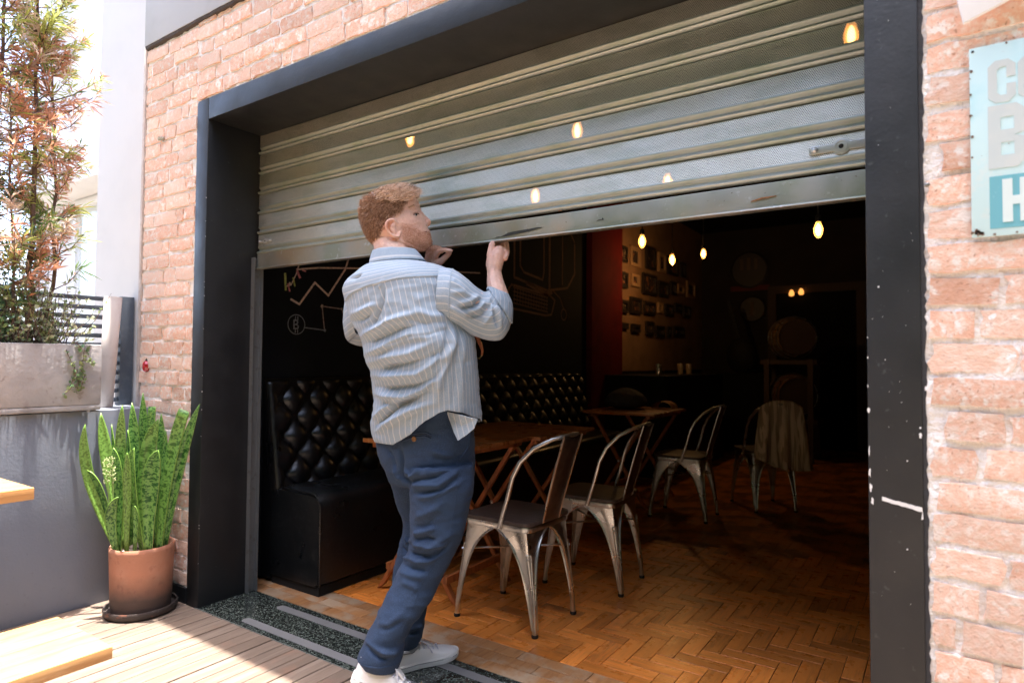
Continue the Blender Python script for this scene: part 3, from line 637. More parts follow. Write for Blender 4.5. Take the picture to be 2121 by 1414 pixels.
for b_, c_, t_, w_, a_, tr_ in [([-0.265,-0.229,0.266],[-0.406,-0.352,0.654],[-0.37,-0.337,0.851],0.0209,-0.52,0),([-0.288,-0.188,0.266],[-0.399,-0.24,0.706],[-0.418,-0.253,0.895],0.0244,-0.53,0),([-0.237,-0.251,0.266],[-0.236,-0.297,0.603],[-0.302,-0.352,0.651],0.0209,-1.42,0),([-0.29,-0.18,0.266],[-0.359,-0.206,0.672],[-0.392,-0.217,0.84],0.0116,-1.39,0),([-0.247,-0.234,0.266],[-0.232,-0.249,0.731],[-0.215,-0.252,0.94],0.0209,-0.64,0),([-0.273,-0.168,0.266],[-0.254,-0.164,0.737],[-0.282,-0.18,0.945],0.0232,-0.74,0),([-0.276,-0.133,0.266],[-0.257,-0.126,0.765],[-0.283,-0.131,0.99],0.0209,-0.81,0),([-0.24,-0.133,0.266],[-0.215,-0.124,0.725],[-0.214,-0.116,0.926],0.0209,-1.17,0.25),([-0.181,-0.093,0.266],[-0.164,-0.087,0.724],[-0.184,-0.094,0.894],0.0186,-0.87,0),([-0.184,-0.155,0.266],[-0.181,-0.172,0.754],[-0.121,-0.136,0.874],0.0313,-0.87,0),([-0.09,-0.181,0.266],[-0.053,-0.202,0.681],[-0.01,-0.191,0.748],0.0337,-0.89,0),([-0.121,-0.185,0.266],[-0.169,-0.248,0.667],[-0.127,-0.237,0.754],0.0279,-1.32,0),([-0.226,-0.244,0.266],[-0.2,-0.254,0.662],[-0.22,-0.283,0.752],0.0244,-1.05,0),([-0.091,-0.134,0.266],[-0.041,-0.136,0.68],[0.036,-0.099,0.92],0.0267,-1.08,0.3),([-0.126,-0.092,0.266],[-0.066,-0.065,0.736],[0.009,-0.017,0.943],0.0209,-0.75,0),([-0.196,-0.262,0.266],[-0.213,-0.319,0.483],[-0.143,-0.291,0.543],0.0197,-0.48,0),([-0.166,-0.24,0.266],[-0.14,-0.256,0.629],[-0.124,-0.268,0.736],0.0151,-0.53,0),([-0.137,-0.22,0.266],[-0.105,-0.226,0.466],[-0.099,-0.242,0.501],0.0116,-0.93,0),([-0.143,-0.104,0.266],[-0.12,-0.098,0.656],[-0.123,-0.102,0.822],0.0163,-1.03,0),([-0.246,-0.197,0.266],[-0.229,-0.201,0.662],[-0.239,-0.214,0.824],0.0139,-1.21,0),([-0.289,-0.136,0.266],[-0.304,-0.134,0.716],[-0.277,-0.107,0.884],0.0174,-1.44,0),([-0.171,-0.11,0.266],[-0.16,-0.11,0.634],[-0.143,-0.095,0.738],0.0174,-1.45,0)]: sword(Vector(b_)-sp_.location, Vector(c_)-sp_.location, Vector(t_)-sp_.location, w_, a_, .35, 'leaf', tr_)
FLOWER = [(-0.005, -0.145, 0.231), (0.011, -0.134, 0.231), (-0.015, -0.159, 0.427), (0.006, -0.145, 0.432)]
st_ = MB(); r8 = random.Random(5); fl = MB()
for kk in range(2):
    a = FLOWER[kk]; b_ = FLOWER[kk+2]; p0, p1 = Vector(a), Vector(b_); st_.tube([p0, (p0+p1)/2+Vector((.004,0,0)), p1], [.003,.0025,.001], 6)
    for q in range(34):
        s = .45+.55*q/34; p = p0.lerp(p1, s); d = Vector((r8.gauss(0,1), r8.gauss(0,1), r8.uniform(-.3,.8))).normalized()*r8.uniform(.008,.017)
        fl.lathe([(.0006,-.003),(.0026,-.001),(.0030,.002),(.0008,.0045)], 5, tuple(p+d)); st_.tube([p, p+d], .0007, 4)
stalk = st_.build("flower_stalk", mat("stalk", (.30,.42,.12), .5), sp_, True)
fl.build("flower", mat("cream buds", (.62,.66,.34), .6), stalk, True)

# ================================================================== INSIDE THE BAR
# ---- chalkboard and chalk drawings
cb = thing("chalkboard", "large black chalkboard wall with chalk drawings of charts and an old computer", "chalkboard", (-.12,2.2,1.2))
wpart(MB().box(-.149,-.120,DG+.02,4.09,.02,3.09), "board", mat("blackboard", (.005,.006,.008), .8, spec=.15, layers=[(5,5,(.008,.009,.011),.5,.75)]), cb)
def chalk(pts, wd, m, name="chalk_line", closed=False):
    mb = MB(); pts = [Vector((-.1192, p[0], p[1])) for p in pts]
    if closed: pts.append(pts[0])
    for a, b in zip(pts[:-1], pts[1:]):
        d = (b-a)
        if d.length < 1e-5: continue
        d.normalize(); sd_ = Vector((0,-d.z,d.y))*wd/2
        mb.obox(a-d*wd*.3, b+d*wd*.3, sd_, (.0004,0,0))
    return wpart(mb, name, m, cb)
def chm(nm, c): return mat(nm, c, .95, layers=[(90,3,tuple(v*.45 for v in c),.45,.7)])
C_w, C_p, C_g, C_b = chm("chalk white", (.62,.48,.42)), chm("chalk pink", (.55,.20,.22)), chm("chalk green", (.34,.40,.12)), chm("chalk blue grey", (.22,.24,.27))
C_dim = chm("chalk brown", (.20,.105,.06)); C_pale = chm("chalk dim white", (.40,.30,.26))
chalk([(.566,1.485),(.622,1.462),(.726,1.595),(.824,1.529),(.949,1.70),(.97,1.76)], .011, C_w)
chalk([(.525,1.622),(.531,1.535)], .013, C_g); chalk([(.578,1.605),(.590,1.562)], .010, C_g)
chalk([(.536,1.555),(.565,1.565),(.598,1.63),(.62,1.70)], .006, C_w); chalk([(.545,1.568),(.557,1.53)], .010, C_p); chalk([(.604,1.645),(.622,1.612)], .014, C_p); chalk([(.64,1.655),(.66,1.652)], .008, C_p)
chalk([(.60,1.655),(.75,1.683),(1.103,1.724),(1.6,1.775),(2.3,1.838)], .009, C_w)
chalk([(.605+.056*math.cos(a*math.pi/16), 1.348+.054*math.sin(a*math.pi/16)) for a in range(32)], .0045, C_b, closed=True)
bt = text_mesh("B", .078, .0003); bt.transform(Matrix(((0,0,1,0),(1,0,0,0),(0,1,0,0),(0,0,0,1)))); bt.transform(Matrix.Translation((-.1192,.579,1.321))); wlink("chalk_letter", bt, C_b, cb)
for yy in (.598,.613):
    chalk([(yy,1.372),(yy,1.392)], .005, C_b); chalk([(yy,1.322),(yy,1.303)], .005, C_b)
chalk([(.664,1.333),(.80,1.324)], .006, C_b); chalk([(.80,1.324),(.78,1.463)], .005, C_pale); chalk([(.78,1.463),(.927,1.457),(.99,1.314)], .005, C_pale)
for (yy, zz, r_, m_) in ((.78,1.463,.011,C_w),(.802,1.324,.010,C_b),(.927,1.457,.009,C_pale),(.99,1.314,.009,C_pale),(.557,1.572,.008,C_w)):
    chalk([(yy+r_*.4*math.cos(a), zz+r_*.4*math.sin(a)) for a in (0,1.05,2.1,3.14,4.2,5.2)], r_, m_, closed=True)
# old computer drawing
chalk([(2.78,2.25),(2.78,1.86),(3.32,1.80),(3.70,1.86),(3.84,2.01),(3.84,2.30)], .022, C_dim)
chalk([(2.87,2.25),(2.87,1.97),(2.93,1.92),(3.24,1.89),(3.26,1.96),(3.26,2.3)], .020, C_dim)
chalk([(3.36,2.35),(3.36,1.82)], .03, C_dim); chalk([(3.60,2.35),(3.60,1.88)], .014, C_dim); chalk([(2.84,2.3),(3.7,2.46),(3.84,2.32)], .014, C_dim)
chalk([(2.98,1.83),(3.30,1.765),(3.40,1.79)], .035, C_dim)
chalk([(2.74,1.795),(3.38,1.755),(3.46,1.72),(3.40,1.585),(3.30,1.57),(2.66,1.60),(2.70,1.76)], .018, C_dim, closed=True)
for k in range(5): chalk([(2.77,1.775-k*.033),(3.33,1.735-k*.033)], .009, C_dim)
for k in range(13): chalk([(2.79+k*.044,1.772-k*.003),(2.78+k*.044,1.645-k*.003)], .006, C_dim)
chalk([(3.44,1.80),(3.56,1.75),(3.62,1.66)], .012, C_dim)
chalk([(3.63+.05*math.cos(a*math.pi/8), 1.60+.052*math.sin(a*math.pi/8)) for a in range(16)], .012, C_dim, closed=True)

# ---- tufted black bench along the side wall
be = thing("tufted_bench", "black leather bench with deep buttoned backrest along the chalkboard wall", "bench", (.1,2.2,0))
M_lea = rough_noise(mat("black leather", (.005,.005,.006), .3, spec=.6, layers=[(40,4,(.008,.008,.009),.5,.7)], bump=[(260,.12,.002),(16,.10,.008)]), .27, .42, 7)
BY0, BY1, SY, SZ = .40, 3.95, .178, .196
def xback(z): return .012-.10*((z-.48)/.58)
def tuft(y, z):
    a = (y-.485)/SY; c = (z-.545)/SZ; u, v = a+c, a-c
    f = abs(math.sin(math.pi*u)*math.sin(math.pi*v)); h = .052*f**.45
    return h
V = []; F = []; ny, nz = 300, 56; z0, z1 = .47, 1.055
for k in range(nz+1):
    z = z0+(z1-z0)*k/nz
    for i in range(ny+1):
        y = BY0+(BY1-BY0)*i/ny; e = min(1, max(0, (y-BY0)/.045)); e2 = min(1, max(0, (z1-z)/.03))
        edge = math.sqrt(max(0, 1-(1-e)**2)); edge2 = math.sqrt(max(0, 1-(1-e2)**2)); tf = tuft(y, z)
        fade = min(1, max(0, (y-BY0-.03)/.06))
        h = (.045*(1-fade)+tf*fade); h *= edge2
        wr = .0016*mn.noise(Vector((y*40, z*18, 0)))
        V.append((xback(z)-.055+.01*edge+h*edge+wr-.05*(1-edge2), y, z))
for k in range(nz):
    for i in range(ny): a = k*(ny+1)+i; F.append((a,a+1,a+ny+2,a+ny+1))
bk = wpart(MB().add(V, F), "backrest", M_lea, be, smooth=True); bk.data.set_sharp_from_angle(angle=math.pi)
wpart(MB().prism([(-.118,.02),(-.03,.02),(-.03,.47),(-.105,1.05),(-.118,1.05)], 1, BY0+.003, BY1), "back_frame", M_lea, be)
btm = MB().lathe([(.011,0),(.010,.004),(.005,.007),(.0008,.0075)], 10).mesh("button"); btm.transform(Matrix.Rotation(math.pi/2, 4, 'Y')); btm.materials.append(M_lea)
for ia in range(-12, 44):
    for ic in range(-12, 44):
        a, c = (ia+ic)/2, (ia-ic)/2; y, z = .485+a*SY, .545+c*SZ
        if BY0+.06 < y < BY1-.04 and .52 < z < 1.02 and y < 3.0:
            o = link("button", btm, None, bk, True); o.location = Vector((xback(z)-.0475, y, z)) ; o.parent = bk
            o.location = Vector((xback(z)-.0475, y, z))-Vector(tot(bk))
sp2 = [(-.03,.045),(.335,.045),(.357,.06),(.362,.12),(.362,.415)]+[(.305+.057*math.cos(a), .438+.06*math.sin(a)) for a in [k*math.pi/16 for k in range(0,9)]]+[(.05,.502),(-.03,.485)]
V = []; F = []; n = len(sp2); ny = 60
for i in range(ny+1):
    t = i/ny; y = BY0+.004+(BY1-BY0-.004)*t; ins = .018*max(0, 1-(y-BY0-.004)/.03)**2
    for x_, z_ in sp2:
        s_ = .004*mn.noise(Vector((x_*6, y*5, z_*6)))
        V.append((x_-(ins if x_ > 0 else 0)+s_, y, z_-(ins if z_ > .3 else 0)+s_))
for i in range(ny):
    for k in range(n): F.append((i*n+k, i*n+(k+1)%n, (i+1)*n+(k+1)%n, (i+1)*n+k))
F += [tuple(range(n)), tuple(range(ny*n+n-1, ny*n-1, -1))]
M_lea2 = rough_noise(mat("worn bench leather", (.006,.007,.008), .34, spec=.45, layers=[(60,3,(.015,.016,.017),.5,.7),(9,4,(.45,.43,.40),.742,.75)], bump=[(220,.12,.002),(9,.12,.01)]), .24, .42, 6)
wpart(MB().add(V, F), "seat", M_lea2, be, smooth=True)
wpart(MB().tube([(.352,BY0+.006,z) for z in (.05,.2,.38,.44)]+[(.318,BY0+.006,.488),(.28,BY0+.006,.497),(.05,BY0+.006,.497)], .0045, 6), "piping", M_lea, be, smooth=True)
wpart(MB().box(-.03,.34,BY0+.012,BY1,.0,.046), "plinth", M_dark, be)

# ---- metal cafe chairs
M_tin = rough_noise(mat("raw sheet steel", (.68,.67,.64), .30, 1., layers=[(9,4,(.54,.52,.49),.45,.7),(16,5,(.22,.12,.07),.66,.74),(40,3,(.42,.40,.37),.62,.75)], bump=[(30,.06,.003)]), .22, .46, 12)
M_seatw = mat("dark stained seat wood", (.075,.05,.040), .5, layers=[(6,4,(.12,.085,.068),.45,.7,(12,1.2,1)),(30,3,(.045,.03,.025),.55,.75,(10,1,1))], bump=[(24,.2,.003,(12,1,1))])
M_rub = mat("black rubber foot", (.015,.015,.015), .8)
def chair_leg(sx, sy):
    """folded sheet leg: ridge on the outer corner, two flanges narrowing to the foot, rolled inner edges"""
    top = Vector((sx*.168, sy*.165, .447)); foot = Vector((sx*(.182 if sy > 0 else .165), sy*.212, .03))
    mb = MB(); V = []; F = []; n = 22; ea = []; eb = []
    for i in range(n+1):
        t = i/n; c = top.lerp(foot, t); wa = .015+.148*math.exp(-t*6.0)+.040*(1-t)**1.2; 
        A = Vector((-sx,0,0)); B = Vector((0,-sy,0)); r_ = .016*(1-t)+.008; dz = -.0
        row = [c+A*wa, c+A*(wa*.5+r_*.5)+B*.001, c+A*r_+B*.0, c+A*r_*.3+B*r_*.3, c+B*r_, c+B*(wa*.5+r_*.5)+A*.001, c+B*wa]
        ea.append(row[0]); eb.append(row[-1]); V += row
    m = 7
    for i in range(n):
        for j in range(m-1): F.append((i*m+j, i*m+j+1, (i+1)*m+j+1, (i+1)*m+j))
    mb.add(V, F); k0 = 0
    mb.tube([p+Vector((0,sy*.001,0)) for p in ea], .0052, 6); mb.tube([p+Vector((sx*.001,0,0)) for p in eb], .0052, 6)
    # pressed flute down the ridge
    fl_ = []
    for sgn in (0, 1):
        L_ = []
        for i in range(6, 21):
            t = i/n; c = top.lerp(foot, t); q = .015*(1-(i-6)/14*.75); off = Vector((-sx,0,0)) if sgn else Vector((0,-sy,0))
            L_.append(c+off*q+Vector((sx,sy,0))*.0012)
        fl_.append(L_)
    mb.tube(fl_[0]+fl_[1][::-1]+[fl_[0][0]], .0026, 5)
    fo_ = Vector((-sx*.0085,-sy*.0085,0)); q = MB(); q.tube([foot+fo_+Vector((0,-sy*.004,.10)), foot+fo_, foot+fo_+Vector((sx*.002,sy*.002,-.022))], [.007,.0125,.0122], 10)
    mb.add(q.v, q.f)
    return mb, foot
def make_chair():
    t = thing("metal_chair", "raw steel cafe chair with dark wood seat", "chair", (0,0,0))
    for sx in (-1,1):
        for sy in (-1,1):
            mb, foot = chair_leg(sx, sy); lg = mb.build("leg", M_tin, t, True)
            f = MB().lathe([(.0125,.0),(.0145,.003),(.0145,.012),(.0125,.015)], 12, (foot.x-sx*.0065, foot.y-sy*.0065, 0)); f.build("foot_cap", M_rub, lg, True)
    def sq(h, r=.045, n=7, cy=0):
        p = []
        for (cx_, cy_, a0) in ((1,1,0),(-1,1,90),(-1,-1,180),(1,-1,270)):
            for k in range(n): a = math.radians(a0+90*k/(n-1)); p.append((cx_*(h-r)+r*math.cos(a), cy_*(h-r)+r*math.sin(a)+cy))
        return p
    MB().prism(sq(.178,.04), 2, .425, .4495).build("seat_pan", M_tin, t, bevel=.004)
    MB().prism(sq(.183,.05), 2, .4505, .469).build("seat", M_seatw, t, bevel=.005)
    hp = [(.184,-.035,.432),(.184,-.052,.49),(.183,-.075,.56),(.180,-.100,.655),(.170,-.132,.722),(.145,-.185,.782),(.098,-.245,.820),(.05,-.285,.834),(0,-.297,.838)]
    hp = hp+[(-x_,y_,z_) for x_,y_,z_ in hp[-2::-1]]
    MB().tube(hp, [.0105]*len(hp), 9).build("back_hoop", M_tin, t, True)
    V = []; F = []; n = 14; m = 9
    for i in range(n+1):
        s = i/n; z = .452+.381*s; y = -.182-.112*s**1.1; hw = .066+.012*s
        for j in range(m):
            u = j/(m-1)*2-1; emb = .003 if (abs(u) < .55 and .12 < s < .86) else 0
            V.append((u*hw, y-.006*(1-u*u)-emb, z))
    for i in range(n):
        for j in range(m-1): F.append((i*m+j, i*m+j+1, (i+1)*m+j+1, (i+1)*m+j))
    sp = MB().add(V, F); 
    spl = sp.build("back_splat", mat("brown steel splat", (.20,.15,.12), .38, .9, layers=[(10,4,(.12,.08,.06),.45,.7)]) if "splat" not in globals() else None, t, True)
    md = spl.modifiers.new("s", 'SOLIDIFY'); md.thickness = .002
    ed = MB()
    for sgn in (0, m-1): ed.tube([V[i*m+sgn] for i in range(n+1)], .0045, 6)
    ed.build("splat_rim", M_tin, spl, True)
    cr = MB(); cr.tube([(-.172,-.178,.315),(.174,.183,.315)], .005, 6); cr.tube([(.172,-.178,.308),(-.174,.183,.308)], .005, 6); cr.build("cross_brace", M_tin, t, True)
    rv = MB()
    for sx in (-1,1): rv.lathe([(.009,0),(.009,.006),(.003,.010)], 8, (sx*.188,-.035,.432))
    rv.build("rivet", M_tin, t, True)
    return t
ch0 = make_chair(); ch0.location = (1.243,.792,0); ch0.rotation_euler = (0,0,math.radians(88.5))
ch0["label"] = "nearest steel cafe chair, directly behind the man's leg, with rust spots on its legs"; ch0["group"] = "steel chairs around the tables"
for (x_, y_, rz, lb) in ((1.325,1.415,math.radians(94),"second steel cafe chair, right beside the nearest one at the joined tables"),
                        (1.235,3.085,math.radians(92),"dim bare steel chair at the far table, left of the draped chair"),
                        (1.66,3.75,math.radians(38),"dim steel chair with a striped cloth draped over its back")):
    c = copy_tree(ch0); c.location = (x_, y_, 0); c.rotation_euler = (0,0,rz); c["label"] = lb
# cloth over the back of the last chair
V = []; F = []; nu, nv = 30, 26
cl0 = Vector((1.66,3.75,0)); ca, sa_ = math.cos(math.radians(38)), math.sin(math.radians(38))
for i in range(nu+1):
    u = i/nu*2-1
    for j in range(nv+1):
        v = j/nv; drop = .52-.10*abs(u)**2+.05*u; lx = u*(.17+.07*v); z = .87-.055*abs(u)**2.5-v*drop
        ly = -.295-.05*v-.020*math.sin(u*9+v*2)*v-.012*math.sin(u*17)*v
        V.append((cl0.x+lx*ca-ly*sa_, cl0.y+lx*sa_+ly*ca, z))
for i in range(nu):
    for j in range(nv): a = i*(nv+1)+j; F.append((a,a+1,a+nv+2,a+nv+1))
clo = MB().add(V, F).build("cloth", mat("striped cloth", (.58,.45,.30), .95, layers=[(3,1,(.32,.24,.16),.46,.54,(14,14,.3))], bump=[(200,.4,.002)]), None, True)
md = clo.modifiers.new("s", 'SOLIDIFY'); md.thickness = .004; tag(clo, "tan striped cloth hanging over the back of the far chair", "cloth")

# ---- folding wooden tables
M_tab = rough_noise(mat("varnished table wood", (.44,.15,.042), .3, layers=[(7,4,(.22,.07,.02),.45,.7,(1,10,1)),(26,3,(.40,.16,.05),.55,.75,(1,10,1))], bump=[(40,.08,.002,(1,10,1))]), .22, .4, 8)
M_tleg = mat("table leg wood", (.46,.15,.048), .42, layers=[(12,4,(.20,.06,.02),.45,.7,(2,2,.4)),(40,3,(.38,.15,.06),.6,.75,(2,2,.3))])
def make_table(lab, x0, x1, y0_, y1_, planks=7):
    t = thing("folding_table", lab, "table", ((x0+x1)/2,(y0_+y1_)/2,0), "folding wooden tables")
    H = .752; hx, hy = (x1-x0)/2, (y1_-y0_)/2
    pw = 2*hy/planks
    for k in range(planks): MB().box(-hx,hx,-hy+k*pw+.0008,-hy+(k+1)*pw-.0008,H-.020,H).build("plank", M_tab, t, bevel=.003)
    for sx in (-1,1): MB().box(sx*(hx-.06)-.018,sx*(hx-.06)+.018,-hy+.03,hy-.03,H-.045,H-.0205).build("batten", M_tleg, t, bevel=.002)
    for sy, off in ((-1,.05),(1,.05)):
        yy = sy*(hy-off)
        MB().obox((-hx+.10,yy,.01),(hx-.07,yy,H-.03), (0,.013,0), (.025,0,.016)).build("leg", M_tleg, t, bevel=.003)
        y2 = yy-sy*.028
        MB().obox((hx-.10,y2,.01),(-hx+.07,y2,H-.03), (0,.013,0), (.025,0,-.016)).build("leg", M_tleg, t, bevel=.003)
        b = MB().lathe([(.010,0),(.010,.006),(.004,.009)], 10); b.v = [(x_, yy+sy*.011+sy*z_ if False else yy+sy*(.011+z_), H/2-.012+y_) for x_, y_, z_ in b.v]; b.build("bolt", M_tin, t, True)
    for (xx, zz) in ((-hx+.14,.10),(hx-.14,.10)): MB().box(xx-.012,xx+.012,-hy+.05,hy-.05,zz,zz+.035).build("stretcher", M_tleg, t, bevel=.002)
    return t
make_table("varnished folding table partly hidden behind the man", .396, 1.052, .63, 1.215)
make_table("second varnished folding table pushed up behind the first one", .42, 1.10, 1.222, 1.86)
make_table("dim folding table further back with a bag on top", .40, 1.02, 3.02, 3.78)
# bag on far table
bg_ = MB(); bg_.lathe([(.02,0),(.17,.01),(.20,.06),(.15,.13),(.06,.17),(.02,.175)], 18, (.60,3.45,.755))
o = sub(bg_.build("bag", mat("dark cloth bag", (.035,.03,.032), .8, bump=[(14,.8,.03)]), None, True)); tag(o, "dark lumpy cloth bag lying on the far table", "bag")
hb = MB()
for k in range(9):
    a = math.pi*k/8
    for s_ in (0,1): hb.v.append((.86+.09*math.cos(a), 3.60+s_*.16, .757+.06*math.sin(a)))
hb.f = [(k*2,k*2+1,k*2+3,k*2+2) for k in range(8)]
o = hb.build("striped_pouch", mat("red yellow stripes", (.35,.09,.03), .7, layers=[(5,0,(.55,.42,.16),.48,.52,(1,9,1))]), None, True); tag(o, "small red and yellow striped pouch on the far table", "pouch")

# ---- pendant bulbs
M_glow = mat("lit filament glass", (.9,.6,.25), .3, emit=((1.0,.42,.10), .16)); M_core = mat("glowing filament", (1,.8,.4), .3, emit=((1.0,.66,.26), 3.2))
t, N, L, b = tree(M_glow); tp_ = N.new('ShaderNodeBsdfTransparent'); mx = N.new('ShaderNodeMixShader'); mx.inputs[0].default_value = .55  # glow_glass
L.new(tp_.outputs[0], mx.inputs[1]); L.new(b.outputs[0], mx.inputs[2]); L.new(mx.outputs[0], N['Material Output'].inputs[0])
M_cord = mat("black cord", (.012,.012,.012), .6)
def lamp(x_, y_, z_, lab, s=1., watt=3.2):
    t = thing("pendant_lamp", lab, "lamp", (x_,y_,z_), "bare filament bulbs hanging from the ceiling")
    MB().tube([(0,0,3.1-z_),(0,0,.075*s)], .0045, 6).build("cord", M_cord, t)
    MB().lathe([(.010*s,.045*s),(.019*s,.048*s),(.019*s,.085*s),(.010*s,.095*s)], 14).build("socket", M_cord, t, True)
    g_ = MB().lathe([(.002*s,-.062*s),(.012*s,-.058*s),(.024*s,-.04*s),(.030*s,-.015*s),(.029*s,.005*s),(.020*s,.03*s),(.014*s,.045*s)], 16).build("bulb", M_glow, t, True)
    MB().lathe([(.001,-.044*s),(.011*s,-.038*s),(.017*s,-.012*s),(.013*s,.014*s),(.004*s,.03*s),(.001,.034*s)], 8).build("filament", M_core, g_, True)
    ld = bpy.data.lights.new("bulb_light", 'POINT'); ld.energy = watt; ld.color = (1,.52,.18); ld.shadow_soft_size = .03
    lo = bpy.data.objects.new("bulb_light", ld); COL.objects.link(lo); lo.parent = t; lo.location = (0,0,-.075*s)
LAMPS = [(.933,3.0,2.101,"lit bulb nearest the red column, upper left of the picture wall"),(.45,5.0,2.275,"lit bulb on a long dark cord in front of the picture wall"),(.79,5.0,2.308,"lit bulb right of the picture wall at its edge"),(2.331,2.0,1.859,"lit bulb alone at the right under the shutter edge"),
         (.349,1.0,2.428,"bulb glowing through the shutter at the far left"),(1.434,1.0,2.258,"bulb glowing through the middle of the shutter"),(1.05,1.24,2.05,"bulb glowing low through the shutter next to the man's hands"),(2.594,1.0,2.389,"bulb glowing through the shutter at the upper right"),(1.75,1.35,2.045,"faint bulb behind the lowest slat right of the hands")]
for i, l in enumerate(LAMPS): lamp(*l, s=(.95,1.05,.95,.8,.9,.9,.85,.9,.85)[i], watt=(.05,1.0,.06,.012,.01,.01,.008,.01,.008)[i])

# ---- framed pictures on the side wall (x = -.14)
M_fd = mat("dark picture frame", (.02,.014,.011), .5); M_fl = mat("pale picture frame", (.36,.22,.12), .6)
M_glz = mat("print under glass", (.05,.035,.03), .12, layers=[(11,3,(.30,.12,.06),.52,.68),(24,3,(.45,.34,.22),.6,.72)], spec=.7, rand=.5)
PIC = [(4.913, 5.112, 2.289, 2.472, 0, 'dark framed picture, first from the red column in the top row of the picture wall'), (5.207, 5.501, 2.281, 2.51, 1, 'pale framed picture, second from the red column in the top row of the picture wall'), (5.687, 5.986, 2.303, 2.585, 0, 'dark framed picture, third from the red column in the top row of the picture wall'), (6.097, 6.344, 2.315, 2.564, 1, 'pale framed picture, fourth from the red column in the top row of the picture wall'), (6.413, 6.8, 2.325, 2.567, 0, 'dark framed picture, fifth from the red column in the top row of the picture wall'), (6.92, 7.127, 2.342, 2.552, 0, 'dark framed picture, sixth from the red column in the top row of the picture wall'), (4.927, 5.125, 1.997, 2.175, 0, 'dark framed picture, first from the red column in the second row of the picture wall'), (5.238, 5.461, 2.044, 2.188, 1, 'pale framed picture, second from the red column in the second row of the picture wall'), (5.576, 6.023, 1.989, 2.242, 0, 'dark framed picture, third from the red column in the second row of the picture wall'), (6.097, 6.452, 2.003, 2.2, 0, 'dark framed picture, fourth from the red column in the second row of the picture wall'), (6.528, 6.747, 2.064, 2.241, 0, 'dark framed picture, fifth from the red column in the second row of the picture wall'), (6.802, 7.059, 2.097, 2.23, 1, 'pale framed picture, sixth from the red column in the second row of the picture wall'), (7.184, 7.534, 2.084, 2.314, 1, 'pale framed picture, seventh from the red column in the second row of the picture wall'), (4.928, 5.139, 1.714, 1.856, 0, 'dark framed picture, first from the red column in the third row of the picture wall'), (5.209, 5.53, 1.725, 1.916, 0, 'dark framed picture, second from the red column in the third row of the picture wall'), (5.618, 5.972, 1.741, 1.899, 0, 'dark framed picture, third from the red column in the third row of the picture wall'), (6.082, 6.232, 1.787, 1.919, 1, 'pale framed picture, fourth from the red column in the third row of the picture wall'), (6.332, 6.625, 1.767, 1.922, 0, 'dark framed picture, fifth from the red column in the third row of the picture wall'), (6.697, 6.941, 1.843, 1.961, 0, 'dark framed picture, sixth from the red column in the third row of the picture wall'), (7.034, 7.315, 1.791, 1.952, 0, 'dark framed picture, seventh from the red column in the third row of the picture wall'), (4.929, 5.14, 1.532, 1.603, 0, 'dark framed picture, first from the red column in the lowest row of the picture wall'), (5.248, 5.49, 1.505, 1.601, 0, 'dark framed picture, second from the red column in the lowest row of the picture wall'), (5.688, 5.927, 1.489, 1.658, 0, 'dark framed picture, third from the red column in the lowest row of the picture wall'), (6.007, 6.296, 1.479, 1.621, 0, 'dark framed picture, fourth from the red column in the lowest row of the picture wall'), (6.412, 6.541, 1.49, 1.627, 0, 'dark framed picture, fifth from the red column in the lowest row of the picture wall'), (6.645, 7.05, 1.515, 1.646, 0, 'dark framed picture, sixth from the red column in the lowest row of the picture wall')]
def picture(y0_, y1_, z0_, z1_, pale, lab):
    t = thing("framed_picture", lab, "picture", (-.144,(y0_+y1_)/2,(z0_+z1_)/2), "framed pictures covering the side wall")
    hy, hz, fw_ = (y1_-y0_)/2, (z1_-z0_)/2, .035; mb = MB()
    mb.box(0,.03,-hy,hy,-hz,-hz+fw_); mb.box(0,.03,-hy,hy,hz-fw_,hz); mb.box(0,.03,-hy,-hy+fw_,-hz+fw_,hz-fw_); mb.box(0,.03,hy-fw_,hy,-hz+fw_,hz-fw_)
    f = mb.build("frame", M_fl if pale else M_fd, t)
    if pale:
        mb2 = MB().box(.004,.010,-hy+fw_,hy-fw_,-hz+fw_,hz-fw_); mb2.build("mount", mat("mount", (.30,.20,.12), .7) if "mount" not in bpy.data.materials else bpy.data.materials["mount"], t)
        MB().box(.010,.014,-hy*.55,hy*.55,-hz*.6,hz*.6).build("print", M_glz, t)
    else: MB().box(.004,.012,-hy+fw_,hy-fw_,-hz+fw_,hz-fw_).build("print", M_glz, t)
for p_ in PIC: picture(*p_)

# ---- back of the room
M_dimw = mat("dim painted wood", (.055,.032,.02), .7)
dr = thing("back_door_frame", "dim brown door frame standing in the back wall", "door frame", (1.0,7.88,0))
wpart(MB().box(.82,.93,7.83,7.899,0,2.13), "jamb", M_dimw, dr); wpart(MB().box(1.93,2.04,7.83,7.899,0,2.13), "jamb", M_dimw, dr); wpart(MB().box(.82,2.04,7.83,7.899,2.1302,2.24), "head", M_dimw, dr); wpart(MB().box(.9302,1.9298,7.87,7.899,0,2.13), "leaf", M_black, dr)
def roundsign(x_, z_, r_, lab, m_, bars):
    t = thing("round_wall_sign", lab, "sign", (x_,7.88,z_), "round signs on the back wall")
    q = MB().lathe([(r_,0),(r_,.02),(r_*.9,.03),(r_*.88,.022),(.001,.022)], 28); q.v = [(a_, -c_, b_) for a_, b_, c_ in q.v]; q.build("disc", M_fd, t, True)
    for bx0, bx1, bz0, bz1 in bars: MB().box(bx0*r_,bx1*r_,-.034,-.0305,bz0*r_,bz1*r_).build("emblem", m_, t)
M_wm = mat("sign cream", (.12,.075,.045), .7); M_rm = mat("sign red", (.13,.012,.008), .7)
